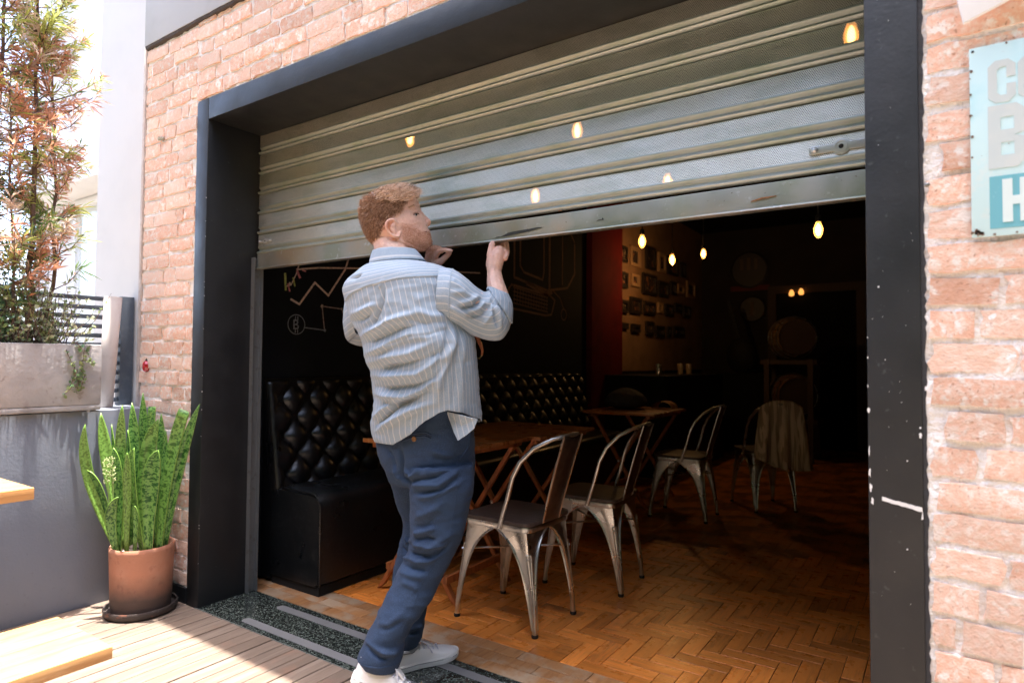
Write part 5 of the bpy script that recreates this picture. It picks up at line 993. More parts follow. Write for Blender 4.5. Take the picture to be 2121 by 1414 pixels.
# ================================================================== THE MAN
D = json.loads('''{"torso":[[[1.1614,0.075,1.5142],[0.0976,0.0,0.0029],[0.0001,-0.0878,-0.0018]],[[1.1679,0.075,1.5046],[0.136,-0.0,0.0048],[0.0001,-0.1088,-0.0026]],[[1.1732,0.075,1.4869],[0.1782,-0.0003,0.0092],[0.0001,-0.1284,-0.0045]],[[1.1748,0.075,1.4649],[0.2168,-0.0004,0.0128],[0.0001,-0.1475,-0.0059]],[[1.179,0.075,1.4383],[0.2386,-0.0007,0.0171],[0.0001,-0.1577,-0.0077]],[[1.1933,0.075,1.4021],[0.2388,-0.0013,0.0228],[0.0001,-0.158,-0.0102]],[[1.2076,0.075,1.3563],[0.237,-0.0014,0.0243],[0.0002,-0.1568,-0.0109]],[[1.2267,0.075,1.3071],[0.2308,-0.0013,0.0226],[0.0002,-0.1527,-0.0101]],[[1.2505,0.08,1.262],[0.2261,-0.0008,0.0175],[0.0001,-0.1517,-0.008]],[[1.2682,0.085,1.2122],[0.2248,-0.0008,0.0174],[0.0001,-0.1531,-0.0081]],[[1.2787,0.09,1.1644],[0.22,-0.0007,0.0158],[0.0001,-0.152,-0.0074]],[[1.2822,0.1,1.1183],[0.214,-0.0004,0.0125],[0.0001,-0.1499,-0.0059]],[[1.2823,0.11,1.0667],[0.213,-0.0003,0.0109],[0.0001,-0.1514,-0.0052]],[[1.2801,0.12,1.0147],[0.2122,-0.0002,0.0093],[0.0001,-0.1529,-0.0045]],[[1.2732,0.13,0.9621],[0.2174,-0.0001,0.0077],[0.0001,-0.1588,-0.0038]],[[1.2637,0.14,0.9214],[0.2235,-0.0003,0.011],[0.0001,-0.1632,-0.0055]],[[1.2638,0.15,0.8757],[0.2231,-0.0003,0.0111],[0.0001,-0.163,-0.0055]],[[1.2697,0.155,0.8261],[0.2153,-0.0006,0.0151],[0.0001,-0.1574,-0.0075]]],"sleeve":[[[1.3905,0.06,1.3814],[-0.0039,0.001,-0.0957],[0.0509,-0.0754,-0.0029]],[[1.435,0.065,1.3778],[-0.0039,0.001,-0.0965],[0.0497,-0.0736,-0.0028]],[[1.4687,0.08,1.3614],[-0.008,-0.002,-0.0904],[0.0446,-0.0662,-0.0025]],[[1.4926,0.11,1.3346],[-0.0108,-0.0041,-0.0832],[0.0397,-0.0593,-0.0022]],[[1.5084,0.14,1.3182],[-0.0108,-0.0042,-0.0812],[0.0388,-0.0579,-0.0022]],[[1.5261,0.165,1.3115],[0.0018,0.0046,-0.0875],[0.0418,-0.0616,-0.0023]],[[1.546,0.18,1.3144],[0.0182,0.0156,-0.0865],[0.0433,-0.0628,-0.0022]],[[1.5566,0.19,1.3336],[0.0291,0.0223,-0.0694],[0.0381,-0.0547,-0.0016]],[[1.5535,0.2,1.3587],[0.0324,0.0237,-0.0472],[0.0302,-0.0431,-0.001]],[[1.5487,0.205,1.3823],[0.032,0.0227,-0.027],[0.0232,-0.0332,-0.0004]],[[1.5386,0.21,1.4012],[0.0266,0.0184,-0.012],[0.0176,-0.0255,-0.0001]]],"sleeve_l":[[[0.9543,0.09,1.3675],[-0.0108,-0.0031,-0.1101],[0.0555,-0.0826,-0.0031]],[[0.8697,0.13,1.3545],[-0.007,-0.0004,-0.1136],[0.0572,-0.0849,-0.0032]],[[0.7838,0.19,1.3415],[-0.0063,-0.0002,-0.1076],[0.0542,-0.0804,-0.003]],[[0.7432,0.24,1.3231],[-0.0012,0.0031,-0.1017],[0.0513,-0.0758,-0.0029]],[[0.774,0.28,1.3107],[0.0033,0.0058,-0.0948],[0.0481,-0.0707,-0.0027]],[[0.8726,0.3,1.3351],[0.0076,0.0085,-0.0883],[0.0451,-0.0661,-0.0025]],[[0.9827,0.3,1.3774],[0.0059,0.0068,-0.0752],[0.0384,-0.0563,-0.0021]]],"collar":[[[1.1639,0.075,1.5168],[0.0827,0.0059,0.0005],[0.0056,-0.0785,-0.0003]],[[1.1626,0.072,1.5412],[0.0817,0.0058,0.0013],[0.0055,-0.0776,-0.0007]],[[1.1592,0.07,1.5608],[0.0818,0.0057,0.0033],[0.0055,-0.0777,-0.0018]],[[1.1605,0.07,1.5575],[0.0881,0.0062,0.0029],[0.0059,-0.0838,-0.0016]],[[1.1702,0.075,1.5135],[0.1118,0.0075,0.0079],[0.0072,-0.103,-0.0042]]],"pelvis":[[[1.2537,0.14,1.0182],[0.1827,-0.0002,0.0092],[0.0001,-0.1316,-0.0045]],[[1.2543,0.15,0.9509],[0.1821,-0.0002,0.0093],[0.0001,-0.1312,-0.0045]],[[1.2458,0.155,0.8993],[0.1935,-0.0002,0.0093],[0.0001,-0.1433,-0.0047]],[[1.2396,0.16,0.8513],[0.1977,-0.0003,0.0109],[0.0001,-0.1543,-0.0057]],[[1.2418,0.165,0.8109],[0.1927,-0.0002,0.0091],[0.0001,-0.1581,-0.0051]],[[1.2464,0.17,0.7735],[0.1838,-0.0001,0.0066],[0.0001,-0.1582,-0.0039]],[[1.2573,0.172,0.7344],[0.1729,0.0002,0.0018],[0.0002,-0.1521,-0.0011]],[[1.2624,0.175,0.6992],[0.1662,0.0002,0.001],[0.0002,-0.1429,-0.0006]]],"rleg":[[[1.3461,0.13,0.772],[0.0991,0.0668,0.0053],[0.0669,-0.0992,-0.0]],[[1.355,0.125,0.73],[0.0968,0.0653,0.0052],[0.0654,-0.0969,-0.0]],[[1.3603,0.12,0.6966],[0.0954,0.0644,0.0052],[0.0644,-0.0955,-0.0]],[[1.3607,0.115,0.6456],[0.0908,0.0613,0.0052],[0.0613,-0.0909,-0.0]],[[1.3578,0.11,0.5944],[0.0842,0.0568,0.0051],[0.0569,-0.0843,-0.0]],[[1.3602,0.1,0.547],[0.0795,0.0535,0.0067],[0.0537,-0.0797,-0.0]],[[1.3527,0.095,0.5024],[0.0744,0.0502,0.005],[0.0503,-0.0746,-0.0]],[[1.3393,0.08,0.4524],[0.0699,0.0471,0.0049],[0.0472,-0.0701,-0.0]],[[1.3259,0.06,0.41],[0.0696,0.047,0.0023],[0.047,-0.0696,-0.0]],[[1.3117,0.04,0.362],[0.0686,0.0463,0.0023],[0.0463,-0.0686,-0.0]],[[1.3027,0.01,0.3118],[0.0672,0.0455,0.0006],[0.0455,-0.0672,-0.0]],[[1.2897,-0.02,0.2668],[0.0646,0.0435,0.0073],[0.0436,-0.0649,-0.0]],[[1.2747,-0.045,0.2246],[0.0594,0.04,0.0047],[0.0401,-0.0595,-0.0]],[[1.2673,-0.06,0.1928],[0.0564,0.038,0.0038],[0.0381,-0.0565,-0.0]],[[1.263,-0.07,0.161],[0.0609,0.0412,0.0005],[0.0412,-0.0609,-0.0]],[[1.2593,-0.075,0.1391],[0.0608,0.0412,-0.0011],[0.0412,-0.0609,-0.0]],[[1.2626,-0.08,0.111],[0.0497,0.034,-0.0094],[0.0344,-0.0503,-0.0]]],"lleg":[[[1.1667,0.2,0.7409],[0.1027,0.0694,0.0009],[0.0694,-0.1027,-0.0]],[[1.1667,0.205,0.6935],[0.0927,0.0627,0.0008],[0.0627,-0.0927,-0.0]],[[1.1639,0.21,0.6597],[0.0842,0.0571,-0.004],[0.0572,-0.0843,-0.0]],[[1.173,0.215,0.5946],[0.0763,0.0518,-0.004],[0.0518,-0.0764,-0.0]],[[1.1857,0.22,0.5376],[0.0692,0.0469,-0.0022],[0.0469,-0.0692,-0.0]],[[1.189,0.22,0.4841],[0.0675,0.0458,-0.0041],[0.0459,-0.0676,-0.0]],[[1.1816,0.215,0.4423],[0.069,0.0469,-0.005],[0.047,-0.0691,-0.0]],[[1.1707,0.21,0.3934],[0.0698,0.0473,-0.0013],[0.0473,-0.0698,-0.0]],[[1.1633,0.2,0.3316],[0.0681,0.0461,0.0006],[0.0461,-0.0681,-0.0]],[[1.1654,0.185,0.2809],[0.0616,0.0416,0.0005],[0.0416,-0.0616,-0.0]],[[1.1704,0.17,0.2223],[0.0504,0.0341,0.0004],[0.0341,-0.0504,-0.0]],[[1.1851,0.155,0.185],[0.0439,0.0297,0.0004],[0.0297,-0.0439,-0.0]],[[1.1951,0.145,0.1456],[0.0406,0.0275,0.0004],[0.0275,-0.0406,-0.0]],[[1.1967,0.14,0.1101],[0.0353,0.0238,0.0021],[0.0238,-0.0353,-0.0]],[[1.1911,0.14,0.0784],[0.0286,0.0191,0.0075],[0.0195,-0.0293,-0.0001]]],"head":[[[1.2031,0.135,1.5706],[0.0309,0.0331,0.0089],[0.016,-0.015,0.0003]],[[1.1948,0.129,1.5788],[0.047,0.0503,0.012],[0.0292,-0.0273,0.0003]],[[1.1827,0.1205,1.5888],[0.0599,0.0641,0.0169],[0.0372,-0.0349,0.0006]],[[1.1715,0.1123,1.6025],[0.0669,0.0717,0.0198],[0.0423,-0.0397,0.0008]],[[1.1617,0.1051,1.619],[0.0727,0.0779,0.0218],[0.0452,-0.0424,0.0009]],[[1.152,0.0979,1.6355],[0.0759,0.0814,0.0218],[0.0481,-0.0451,0.0008]],[[1.1447,0.0921,1.6584],[0.0785,0.0841,0.021],[0.0511,-0.0478,0.0006]],[[1.1358,0.0851,1.6822],[0.0759,0.0814,0.0209],[0.0529,-0.0496,0.0007]],[[1.1299,0.0804,1.7034],[0.0747,0.08,0.02],[0.054,-0.0506,0.0007]],[[1.1294,0.0793,1.7208],[0.074,0.0793,0.0172],[0.0552,-0.0516,0.0003]],[[1.1288,0.0782,1.7411],[0.0721,0.0772,0.0135],[0.0552,-0.0515,-0.0002]],[[1.1283,0.077,1.7622],[0.065,0.0697,0.0106],[0.0527,-0.0491,-0.0005]],[[1.127,0.0755,1.7797],[0.0509,0.0545,0.0075],[0.0454,-0.0423,-0.0006]],[[1.1264,0.0746,1.7917],[0.0309,0.0331,0.0043],[0.0322,-0.03,-0.0005]],[[1.1257,0.074,1.7953],[0.0135,0.0145,0.0021],[0.0146,-0.0136,-0.0002]]],"head_axes":[[0.6706,0.7185,0.1848],[0.7297,-0.6837,0.0103],[-0.1337,-0.1279,0.9827]],"hp":{"nasion":[1.2041,0.1583,1.7207],"bridge":[1.217,0.1719,1.7011],"tip":[1.2312,0.1868,1.6854],"base":[1.2226,0.1773,1.6659],"wing":[1.2268,0.1614,1.6718],"eye":[1.2146,0.1255,1.7036],"brow":[1.2121,0.1172,1.7244],"mouth":[1.2267,0.1814,1.6455],"mouthc":[1.2316,0.1513,1.6361],"ulip":[1.2291,0.1841,1.6532],"llip":[1.2282,0.1827,1.6325],"chin":[1.2336,0.1881,1.6066],"ear":[1.189,0.027,1.639],"eartop":[1.1802,0.018,1.6688],"earback":[1.1748,0.009,1.6463],"earlobe":[1.1994,0.042,1.6118],"earfront":[1.2031,0.0478,1.6375],"temple":[1.2062,0.0583,1.7222],"hairfront":[1.1907,0.1448,1.7702],"sideburn":[1.2017,0.0465,1.6519],"beardlow":[1.2076,0.0722,1.5816],"foretop":[1.1943,0.1489,1.7855],"top":[1.1277,0.0781,1.8071]},"neck":[[[1.1718,0.075,1.4924],[0.093,0.0414,0.0043],[0.0394,-0.0884,-0.0007]],[[1.1607,0.078,1.5312],[0.075,0.0336,-0.0039],[0.032,-0.0713,0.0006]],[[1.1493,0.08,1.5646],[0.0711,0.032,-0.0085],[0.0307,-0.0679,0.0014]],[[1.125,0.082,1.6041],[0.0691,0.0311,-0.0085],[0.0298,-0.0659,0.0014]]],"chains":{"arm_r":[[1.4481,0.07,1.3997,0.052],[1.5231,0.14,1.3339,0.048],[1.5507,0.19,1.2933,0.044],[1.556,0.2,1.3196,0.043],[1.5399,0.21,1.3819,0.0395],[1.5201,0.222,1.428,0.033],[1.5061,0.232,1.4655,0.0275],[1.5015,0.238,1.4897,0.026]],"palm_r":[[1.5052,0.236,1.4838,0.024],[1.5072,0.242,1.5112,0.026],[1.5078,0.25,1.5391,0.026],[1.5085,0.258,1.5581,0.021]],"palm_r2":[[1.4958,0.234,1.4807,0.02],[1.4904,0.238,1.512,0.023],[1.4887,0.246,1.5402,0.021]],"thumb_r":[[1.4963,0.236,1.5023,0.017],[1.485,0.236,1.5355,0.0145],[1.4818,0.243,1.5619,0.0125],[1.4817,0.249,1.5809,0.0125],[1.4824,0.251,1.5883,0.01]],"index_r":[[1.4946,0.25,1.5438,0.0125],[1.4903,0.268,1.5667,0.0115],[1.473,0.292,1.5884,0.0105],[1.4649,0.3,1.6089,0.0095],[1.4618,0.301,1.6223,0.008]],"middle_r":[[1.5114,0.254,1.5465,0.0125],[1.5073,0.272,1.5684,0.0117],[1.4917,0.294,1.5888,0.0107],[1.4829,0.303,1.6131,0.0096],[1.4798,0.304,1.6283,0.008]],"ring_r":[[1.5239,0.258,1.5424,0.0122],[1.5221,0.276,1.5631,0.0113],[1.508,0.296,1.5857,0.0103],[1.5008,0.303,1.6076,0.0093],[1.4977,0.304,1.6209,0.008]],"little_r":[[1.5335,0.26,1.5293,0.011],[1.5309,0.276,1.5497,0.01],[1.5205,0.294,1.5714,0.0093],[1.5141,0.3,1.5894,0.0085],[1.5111,0.301,1.5989,0.007]],"arm_l":[[0.9177,0.12,1.4154,0.05],[0.795,0.22,1.3483,0.046],[0.8243,0.29,1.3309,0.042],[0.9288,0.3,1.4003,0.038],[1.0393,0.285,1.4642,0.032],[1.1112,0.27,1.5055,0.027],[1.1442,0.262,1.5217,0.0255]],"palm_l":[[1.1442,0.262,1.5217,0.024],[1.1681,0.255,1.5403,0.026],[1.1832,0.252,1.56,0.024],[1.1949,0.25,1.5741,0.019]],"index_l":[[1.2076,0.25,1.5653,0.0125],[1.2266,0.248,1.5824,0.0118],[1.2454,0.252,1.5861,0.0108],[1.2634,0.257,1.5833,0.0098],[1.2765,0.259,1.5805,0.0085]],"middle_l":[[1.1975,0.247,1.5734,0.0128],[1.2133,0.243,1.5915,0.0122],[1.2247,0.25,1.5925,0.0113],[1.2271,0.262,1.5826,0.01]],"ring_l":[[1.1832,0.246,1.5745,0.0124],[1.1948,0.241,1.5949,0.0118],[1.2055,0.249,1.598,0.011],[1.2069,0.262,1.5883,0.0098]],"little_l":[[1.1671,0.247,1.5684,0.0112],[1.1754,0.243,1.5883,0.0105],[1.1844,0.25,1.5934,0.0098],[1.1868,0.262,1.5862,0.0086]],"thumb_l":[[1.1809,0.255,1.5374,0.0165],[1.2061,0.258,1.5357,0.015],[1.23,0.265,1.5501,0.0125],[1.2479,0.27,1.5665,0.0115],[1.2592,0.271,1.5752,0.0095]]},"glass":[[1.4372,0.2,1.2563,0.01],[1.4575,0.2,1.2312,0.01],[1.471,0.2,1.2081,0.01],[1.4778,0.2,1.1887,0.01],[1.4758,0.2,1.1711,0.01],[1.465,0.2,1.1606,0.01],[1.436,0.2,1.1676,0.01]],"shirt_folds":[[[[1.2569,-0.0778,1.3924],[1.254,-0.0791,1.3504],[1.235,-0.079,1.3167],[1.2059,-0.074,1.2783]],0.009,-0.006],[[[1.2753,-0.0746,1.3825],[1.2801,-0.0743,1.3215],[1.2715,-0.0728,1.2727]],0.0145,0.004],[[[1.046,-0.0342,1.3196],[1.1369,-0.0721,1.3262],[1.2233,-0.0816,1.347]],0.0145,0.006],[[[1.0578,-0.0328,1.2958],[1.1359,-0.066,1.2951],[1.1893,-0.0777,1.3122]],0.0108,-0.006],[[[1.1038,-0.033,1.2382],[1.215,-0.0718,1.2624],[1.3066,-0.0685,1.2936],[1.3816,-0.0399,1.3085]],0.0163,0.009],[[[1.1047,-0.0237,1.2066],[1.2155,-0.0668,1.2258],[1.3233,-0.0639,1.26],[1.3971,-0.0353,1.2734]],0.0127,-0.007],[[[1.1163,-0.0198,1.1711],[1.2403,-0.0659,1.196],[1.3479,-0.0581,1.2301],[1.431,-0.0181,1.2387]],0.0163,0.009],[[[1.2683,-0.0681,1.2041],[1.3613,-0.0541,1.2314],[1.4209,-0.0253,1.2375],[1.4595,0.0138,1.2554]],0.009,-0.01],[[[1.1232,-0.017,1.148],[1.2631,-0.0624,1.1619],[1.3608,-0.0522,1.1756],[1.4381,-0.0158,1.2139]],0.0163,0.008],[[[1.129,-0.0085,1.116],[1.2668,-0.0541,1.1282],[1.3634,-0.0462,1.1464],[1.4343,-0.018,1.1703],[1.4722,0.0187,1.2059]],0.0108,-0.009],[[[1.1312,-0.0035,1.0928],[1.2683,-0.0474,1.0989],[1.3769,-0.0324,1.1056],[1.434,-0.0121,1.1467],[1.4745,0.0208,1.1875]],0.0163,0.01],[[[1.164,-0.0157,1.0563],[1.2821,-0.0403,1.0551],[1.3639,-0.03,1.0661],[1.4333,-0.0018,1.0968],[1.4689,0.0162,1.1623]],0.0108,-0.011],[[[1.1309,0.0076,1.0301],[1.2396,-0.0331,1.0276],[1.3222,-0.0321,1.025],[1.3879,-0.018,1.0481],[1.4333,-0.0018,1.0968]],0.0145,0.008],[[[1.2098,-0.0236,0.9946],[1.3063,-0.0306,0.9984],[1.375,-0.0205,1.0343],[1.433,0.0027,1.0707]],0.0108,-0.008],[[[1.1232,0.0141,0.9321],[1.2066,-0.022,0.9753],[1.2654,-0.032,1.0031]],0.0127,0.008],[[[1.1536,-0.002,0.9166],[1.2309,-0.0257,0.9569],[1.2924,-0.0316,0.9978],[1.3617,-0.0224,1.0206]],0.0108,-0.01],[[[1.1783,-0.0094,0.9064],[1.2709,-0.0274,0.9477],[1.3451,-0.0221,0.9806],[1.4084,-0.0001,1.0035]],0.0163,0.007],[[[1.4615,0.0218,1.2689],[1.4645,0.0092,1.211],[1.4533,-0.0031,1.1724],[1.4336,-0.0063,1.123]],0.0108,-0.012],[[[1.4688,0.0316,1.2635],[1.4782,0.0277,1.2068],[1.4689,0.0162,1.1623],[1.4428,0.0065,1.0911],[1.4302,0.0117,1.0181]],0.0181,0.01],[[[1.4884,0.073,1.2415],[1.4892,0.0595,1.135],[1.4803,0.0737,1.0019]],0.0181,0.003],[[[1.4861,0.0453,1.2208],[1.4798,0.0435,1.121],[1.4624,0.0478,0.987]],0.0127,-0.003],[[[1.0418,-0.0428,1.4486],[1.1045,-0.0669,1.4478],[1.1326,-0.0696,1.4566]],0.0108,-0.006],[[[1.261,-0.0638,1.4577],[1.2462,-0.0777,1.4214],[1.2382,-0.0802,1.4012]],0.0072,0.003],[[[1.3635,-0.0478,1.3252],[1.4174,-0.0167,1.3009],[1.4497,0.0183,1.2996]],0.0181,0.006],[[[1.3503,-0.0556,1.2925],[1.4079,-0.0286,1.2746],[1.457,0.0205,1.2812]],0.0108,-0.005],[[[1.3737,-0.037,1.3714],[1.3967,-0.0274,1.3299],[1.4105,-0.0236,1.2937]],0.0181,0.003]],"sleeve_folds":[[[[1.4957,0.0004,1.3813],[1.5185,0.0273,1.3809],[1.5367,0.0665,1.3651]],0.0127,0.005],[[[1.5142,0.0187,1.3439],[1.5337,0.0538,1.354],[1.5409,0.0915,1.3745]],0.0127,0.007],[[[1.5178,0.0283,1.3319],[1.539,0.0635,1.337],[1.5467,0.0942,1.3615]],0.009,-0.007],[[[1.5271,0.0465,1.3193],[1.5464,0.0792,1.3287],[1.5597,0.1072,1.3537]],0.0145,0.007],[[[1.527,0.0576,1.2988],[1.5576,0.0928,1.3126],[1.5768,0.1168,1.3507]],0.009,-0.006],[[[1.5866,0.1157,1.3235],[1.5913,0.1198,1.3009],[1.5926,0.1334,1.2692]],0.009,-0.006],[[[1.5855,0.1294,1.3481],[1.5977,0.1359,1.3127],[1.594,0.1482,1.2634]],0.0108,0.006],[[[1.5693,0.1207,1.3653],[1.5848,0.1254,1.3443],[1.596,0.1692,1.3325]],0.0072,-0.005],[[[1.4825,0.0061,1.4266],[1.5045,0.0158,1.4038],[1.5245,0.0468,1.3856]],0.0145,0.004],[[[1.4863,0.0026,1.3348],[1.5074,0.0241,1.3163],[1.5267,0.0525,1.3058]],0.0145,0.005],[[[1.5499,0.1009,1.2707],[1.5792,0.1111,1.305],[1.5893,0.1172,1.3122]],0.0108,0.005]],"trouser_folds":[[[[1.2659,0.0073,0.8371],[1.2688,0.0107,0.7888],[1.2575,0.0199,0.7333],[1.2986,0.0227,0.717]],0.0108,-0.01],[[[1.3039,0.02,0.7255],[1.3676,0.0101,0.7434],[1.4102,0.0253,0.7507],[1.4499,0.0706,0.7743]],0.0108,-0.01],[[[1.3131,0.0156,0.7132],[1.3796,0.0096,0.7197],[1.4215,0.0272,0.7216],[1.4584,0.0837,0.7644]],0.0127,0.009],[[[1.3171,0.0134,0.6859],[1.39,0.0093,0.6991],[1.4351,0.0351,0.7098],[1.4634,0.0894,0.7489]],0.0108,-0.009],[[[1.3462,0.0059,0.674],[1.4114,0.0169,0.6895],[1.4457,0.0459,0.7105],[1.4689,0.0941,0.7251]],0.0145,0.006],[[[1.2241,0.0142,0.7643],[1.2349,0.0212,0.7331],[1.2581,0.0214,0.729]],0.0127,0.006],[[[1.2023,0.0092,0.8288],[1.2293,0.0073,0.8052],[1.2359,0.0132,0.7647]],0.0108,-0.005],[[[1.2729,0.0152,0.7613],[1.3143,0.0151,0.7416],[1.3545,0.0107,0.7694]],0.0127,0.009],[[[1.3457,0.0089,0.7373],[1.3807,0.0137,0.7546],[1.3683,0.0485,0.794]],0.0163,0.005],[[[1.3322,0.011,0.6033],[1.3951,0.012,0.6315],[1.4399,0.0382,0.6657]],0.0181,0.006],[[[1.3398,0.0086,0.5726],[1.3848,0.0108,0.5808],[1.4183,0.0249,0.62]],0.0127,-0.004],[[[1.3293,0.0096,0.5478],[1.3789,0.0076,0.5624],[1.4144,0.0237,0.5766]],0.0108,0.008],[[[1.3404,0.006,0.5314],[1.3915,0.0092,0.5453],[1.4162,0.0239,0.5363]],0.009,-0.008],[[[1.3257,0.0096,0.5092],[1.374,0.0065,0.517],[1.4057,0.0204,0.5135],[1.4355,0.051,0.5216]],0.0127,0.009],[[[1.3199,0.0061,0.4797],[1.3652,0.0032,0.4818],[1.3968,0.0165,0.4836]],0.009,-0.008],[[[1.3117,0.0056,0.467],[1.358,-0.0016,0.4568],[1.3906,0.0125,0.4649],[1.4209,0.0408,0.4855]],0.0127,0.008],[[[1.2791,0.0089,0.4327],[1.3511,-0.0101,0.435],[1.3884,0.0069,0.4317]],0.0108,-0.006],[[[1.2859,-0.0105,0.4129],[1.3497,-0.0186,0.4145],[1.3856,0.0009,0.4104]],0.0145,0.006],[[[1.3671,0.0045,0.488],[1.4085,0.0204,0.5247],[1.449,0.0635,0.5507]],0.0127,0.006],[[[1.3829,0.0082,0.4705],[1.4101,0.0274,0.4846],[1.4412,0.0671,0.5169]],0.0108,-0.006],[[[1.3155,-0.0309,0.3906],[1.3636,-0.0215,0.38],[1.3724,-0.0159,0.3684]],0.0145,0.004],[[[1.265,-0.094,0.261],[1.3151,-0.0939,0.2649],[1.3426,-0.0676,0.2949]],0.0145,0.005],[[[1.2992,-0.1036,0.2486],[1.331,-0.0874,0.2615],[1.3557,-0.0604,0.2799]],0.0108,-0.004],[[[1.2438,-0.1186,0.2013],[1.2895,-0.1244,0.1918],[1.3155,-0.1148,0.1773],[1.3267,-0.1017,0.1737]],0.0108,0.006],[[[1.2508,-0.1244,0.1938],[1.2883,-0.1319,0.1763],[1.3119,-0.1233,0.1651],[1.3291,-0.1006,0.1654]],0.009,-0.006],[[[1.3051,-0.1201,0.1849],[1.3215,-0.1079,0.1776],[1.3357,-0.0766,0.1699]],0.0127,0.008],[[[1.1675,0.1401,0.482],[1.1806,0.1351,0.466],[1.3158,0.014,0.5196]],0.009,0.006],[[[1.1555,0.1357,0.4463],[1.1796,0.13,0.4323],[1.3214,0.0073,0.486]],0.009,-0.006],[[[1.1536,0.1306,0.4138],[1.2895,0.0142,0.454],[1.3209,0.0008,0.4612]],0.009,0.006],[[[1.2381,0.1297,0.1606],[1.2418,0.1458,0.1607],[1.2404,0.1516,0.1706]],0.009,0.006],[[[1.2226,0.1044,0.1456],[1.2377,0.1207,0.1458],[1.2425,0.1369,0.1508]],0.009,-0.007],[[[1.3696,0.0446,0.8388],[1.4023,0.0766,0.8208],[1.427,0.1252,0.8085]],0.0163,0.004],[[[1.3777,0.0543,0.8041],[1.408,0.087,0.8065],[1.4323,0.1448,0.8143]],0.0108,-0.004]],"pocket":[[1.269,0.0107,0.8776],[1.3075,0.0186,0.8918],[1.3534,0.0357,0.9006],[1.3726,0.0463,0.89]],"button":[1.3176,0.0199,0.8744],"sidepocket":[[1.4371,0.1751,0.8976],[1.4358,0.1718,0.8467],[1.4341,0.1545,0.8196],[1.4288,0.1365,0.799]],"sideseam":[[1.4255,0.1271,0.7937],[1.4645,0.0791,0.7204],[1.4621,0.0735,0.6485],[1.4505,0.0675,0.574],[1.4355,0.051,0.5216],[1.4048,0.0263,0.4486],[1.3836,-0.0023,0.3926],[1.3699,-0.0318,0.3247],[1.3572,-0.0572,0.265],[1.3373,-0.0748,0.2113],[1.3308,-0.0933,0.1739]],"ear":[[1.196,0.042,1.6589,0.004],[1.1915,0.0315,1.6682,0.0048],[1.1847,0.0184,1.6684,0.0052],[1.1792,0.008,1.6581,0.0054],[1.1778,0.0048,1.6434,0.0054],[1.1808,0.0107,1.6263,0.0052],[1.1873,0.0218,1.6132,0.0055],[1.1949,0.0342,1.6073,0.0065],[1.2011,0.0453,1.6085,0.0062],[1.2031,0.0506,1.6236,0.005]],"ear2":[[1.1877,0.0257,1.6497,0.004],[1.1843,0.0219,1.6386,0.0042],[1.1886,0.0277,1.6248,0.0042],[1.1957,0.0381,1.6187,0.0045]],"earplate":[[1.1898,0.0383,1.6589,0.006],[1.1847,0.0312,1.6438,0.01],[1.1879,0.0358,1.6263,0.01],[1.1951,0.0463,1.6147,0.006]],"nose":[[1.2015,0.1556,1.7261,0.008],[1.2119,0.1664,1.7082,0.0085],[1.2209,0.1759,1.6939,0.0105],[1.2261,0.1813,1.685,0.0118],[1.2225,0.1773,1.6734,0.009]],"wing":[[1.2248,0.1637,1.6744,0.0085],[1.2278,0.1713,1.6773,0.008]],"wing2":[[1.21,0.1801,1.6791,0.0085],[1.217,0.1833,1.6807,0.008]],"brow":[[1.2117,0.0861,1.7199,0.006],[1.2157,0.1079,1.7294,0.0065],[1.214,0.1311,1.7325,0.0065],[1.2081,0.1511,1.7318,0.006]],"cheek":[[1.2086,0.0905,1.6573,0.016],[1.2171,0.1129,1.6659,0.017],[1.2199,0.1364,1.6718,0.013]],"lips":[[1.2292,0.143,1.6368,0.004],[1.2317,0.1647,1.6449,0.0055],[1.226,0.1807,1.6511,0.006]],"lips2":[[1.2279,0.1445,1.6335,0.004],[1.23,0.1641,1.631,0.006],[1.2256,0.18,1.6332,0.0065]],"chinb":[[1.226,0.18,1.6061,0.013],[1.228,0.1615,1.5918,0.013],[1.2066,0.1797,1.5967,0.013]],"jaw":[[1.1942,0.0552,1.5965,0.01],[1.2072,0.0777,1.5825,0.012],[1.2209,0.1156,1.5743,0.012],[1.2284,0.1558,1.5797,0.012]],"browh":[[1.2162,0.0865,1.723,0.002],[1.2196,0.1063,1.7322,0.003],[1.2186,0.1287,1.736,0.003],[1.2134,0.1451,1.7355,0.002]],"eyel":[[1.2189,0.105,1.6972,0.0015],[1.2196,0.1147,1.7054,0.002],[1.219,0.1287,1.7074,0.002],[1.2167,0.1394,1.7042,0.0015]],"eyeb":[[1.2095,0.1244,1.7012,0.0112]],"flap":[[1.4107,0.085,0.9717],[1.5045,0.06,0.9647],[1.5553,0.075,0.9534],[1.5392,0.075,0.9197],[1.51,0.07,0.8968],[1.4775,0.066,0.8766],[1.4568,0.07,0.903],[1.4346,0.078,0.9345]]}''')
def npv(a): return np.array(a, float)
def catmull(R, m):
    """R: (k,3,3) rings -> dense rings by Catmull-Rom"""
    R = npv(R); k = len(R); P = np.concatenate([[2*R[0]-R[1]], R, [2*R[-1]-R[-2]]]); out = []; tv = []
    for i in range(k-1):
        for j in range(m):
            t = j/m; a, b, c, d = P[i], P[i+1], P[i+2], P[i+3]
            out.append(.5*((2*b)+(-a+c)*t+(2*a-5*b+4*c-d)*t*t+(-a+3*b-3*c+d)*t**3)); tv.append(i+t)
    out.append(R[-1]); tv.append(k-1.); return np.array(out), np.array(tv)
def grid(Rd, nu, ex=1.0):
    th = np.linspace(0, 2*np.pi, nu, endpoint=False); c, s = np.cos(th), np.sin(th)
    if ex != 1: c = np.sign(c)*np.abs(c)**ex; s = np.sign(s)*np.abs(s)**ex
    return Rd[:,None,0]+c[None,:,None]*Rd[:,None,1]+s[None,:,None]*Rd[:,None,2], th
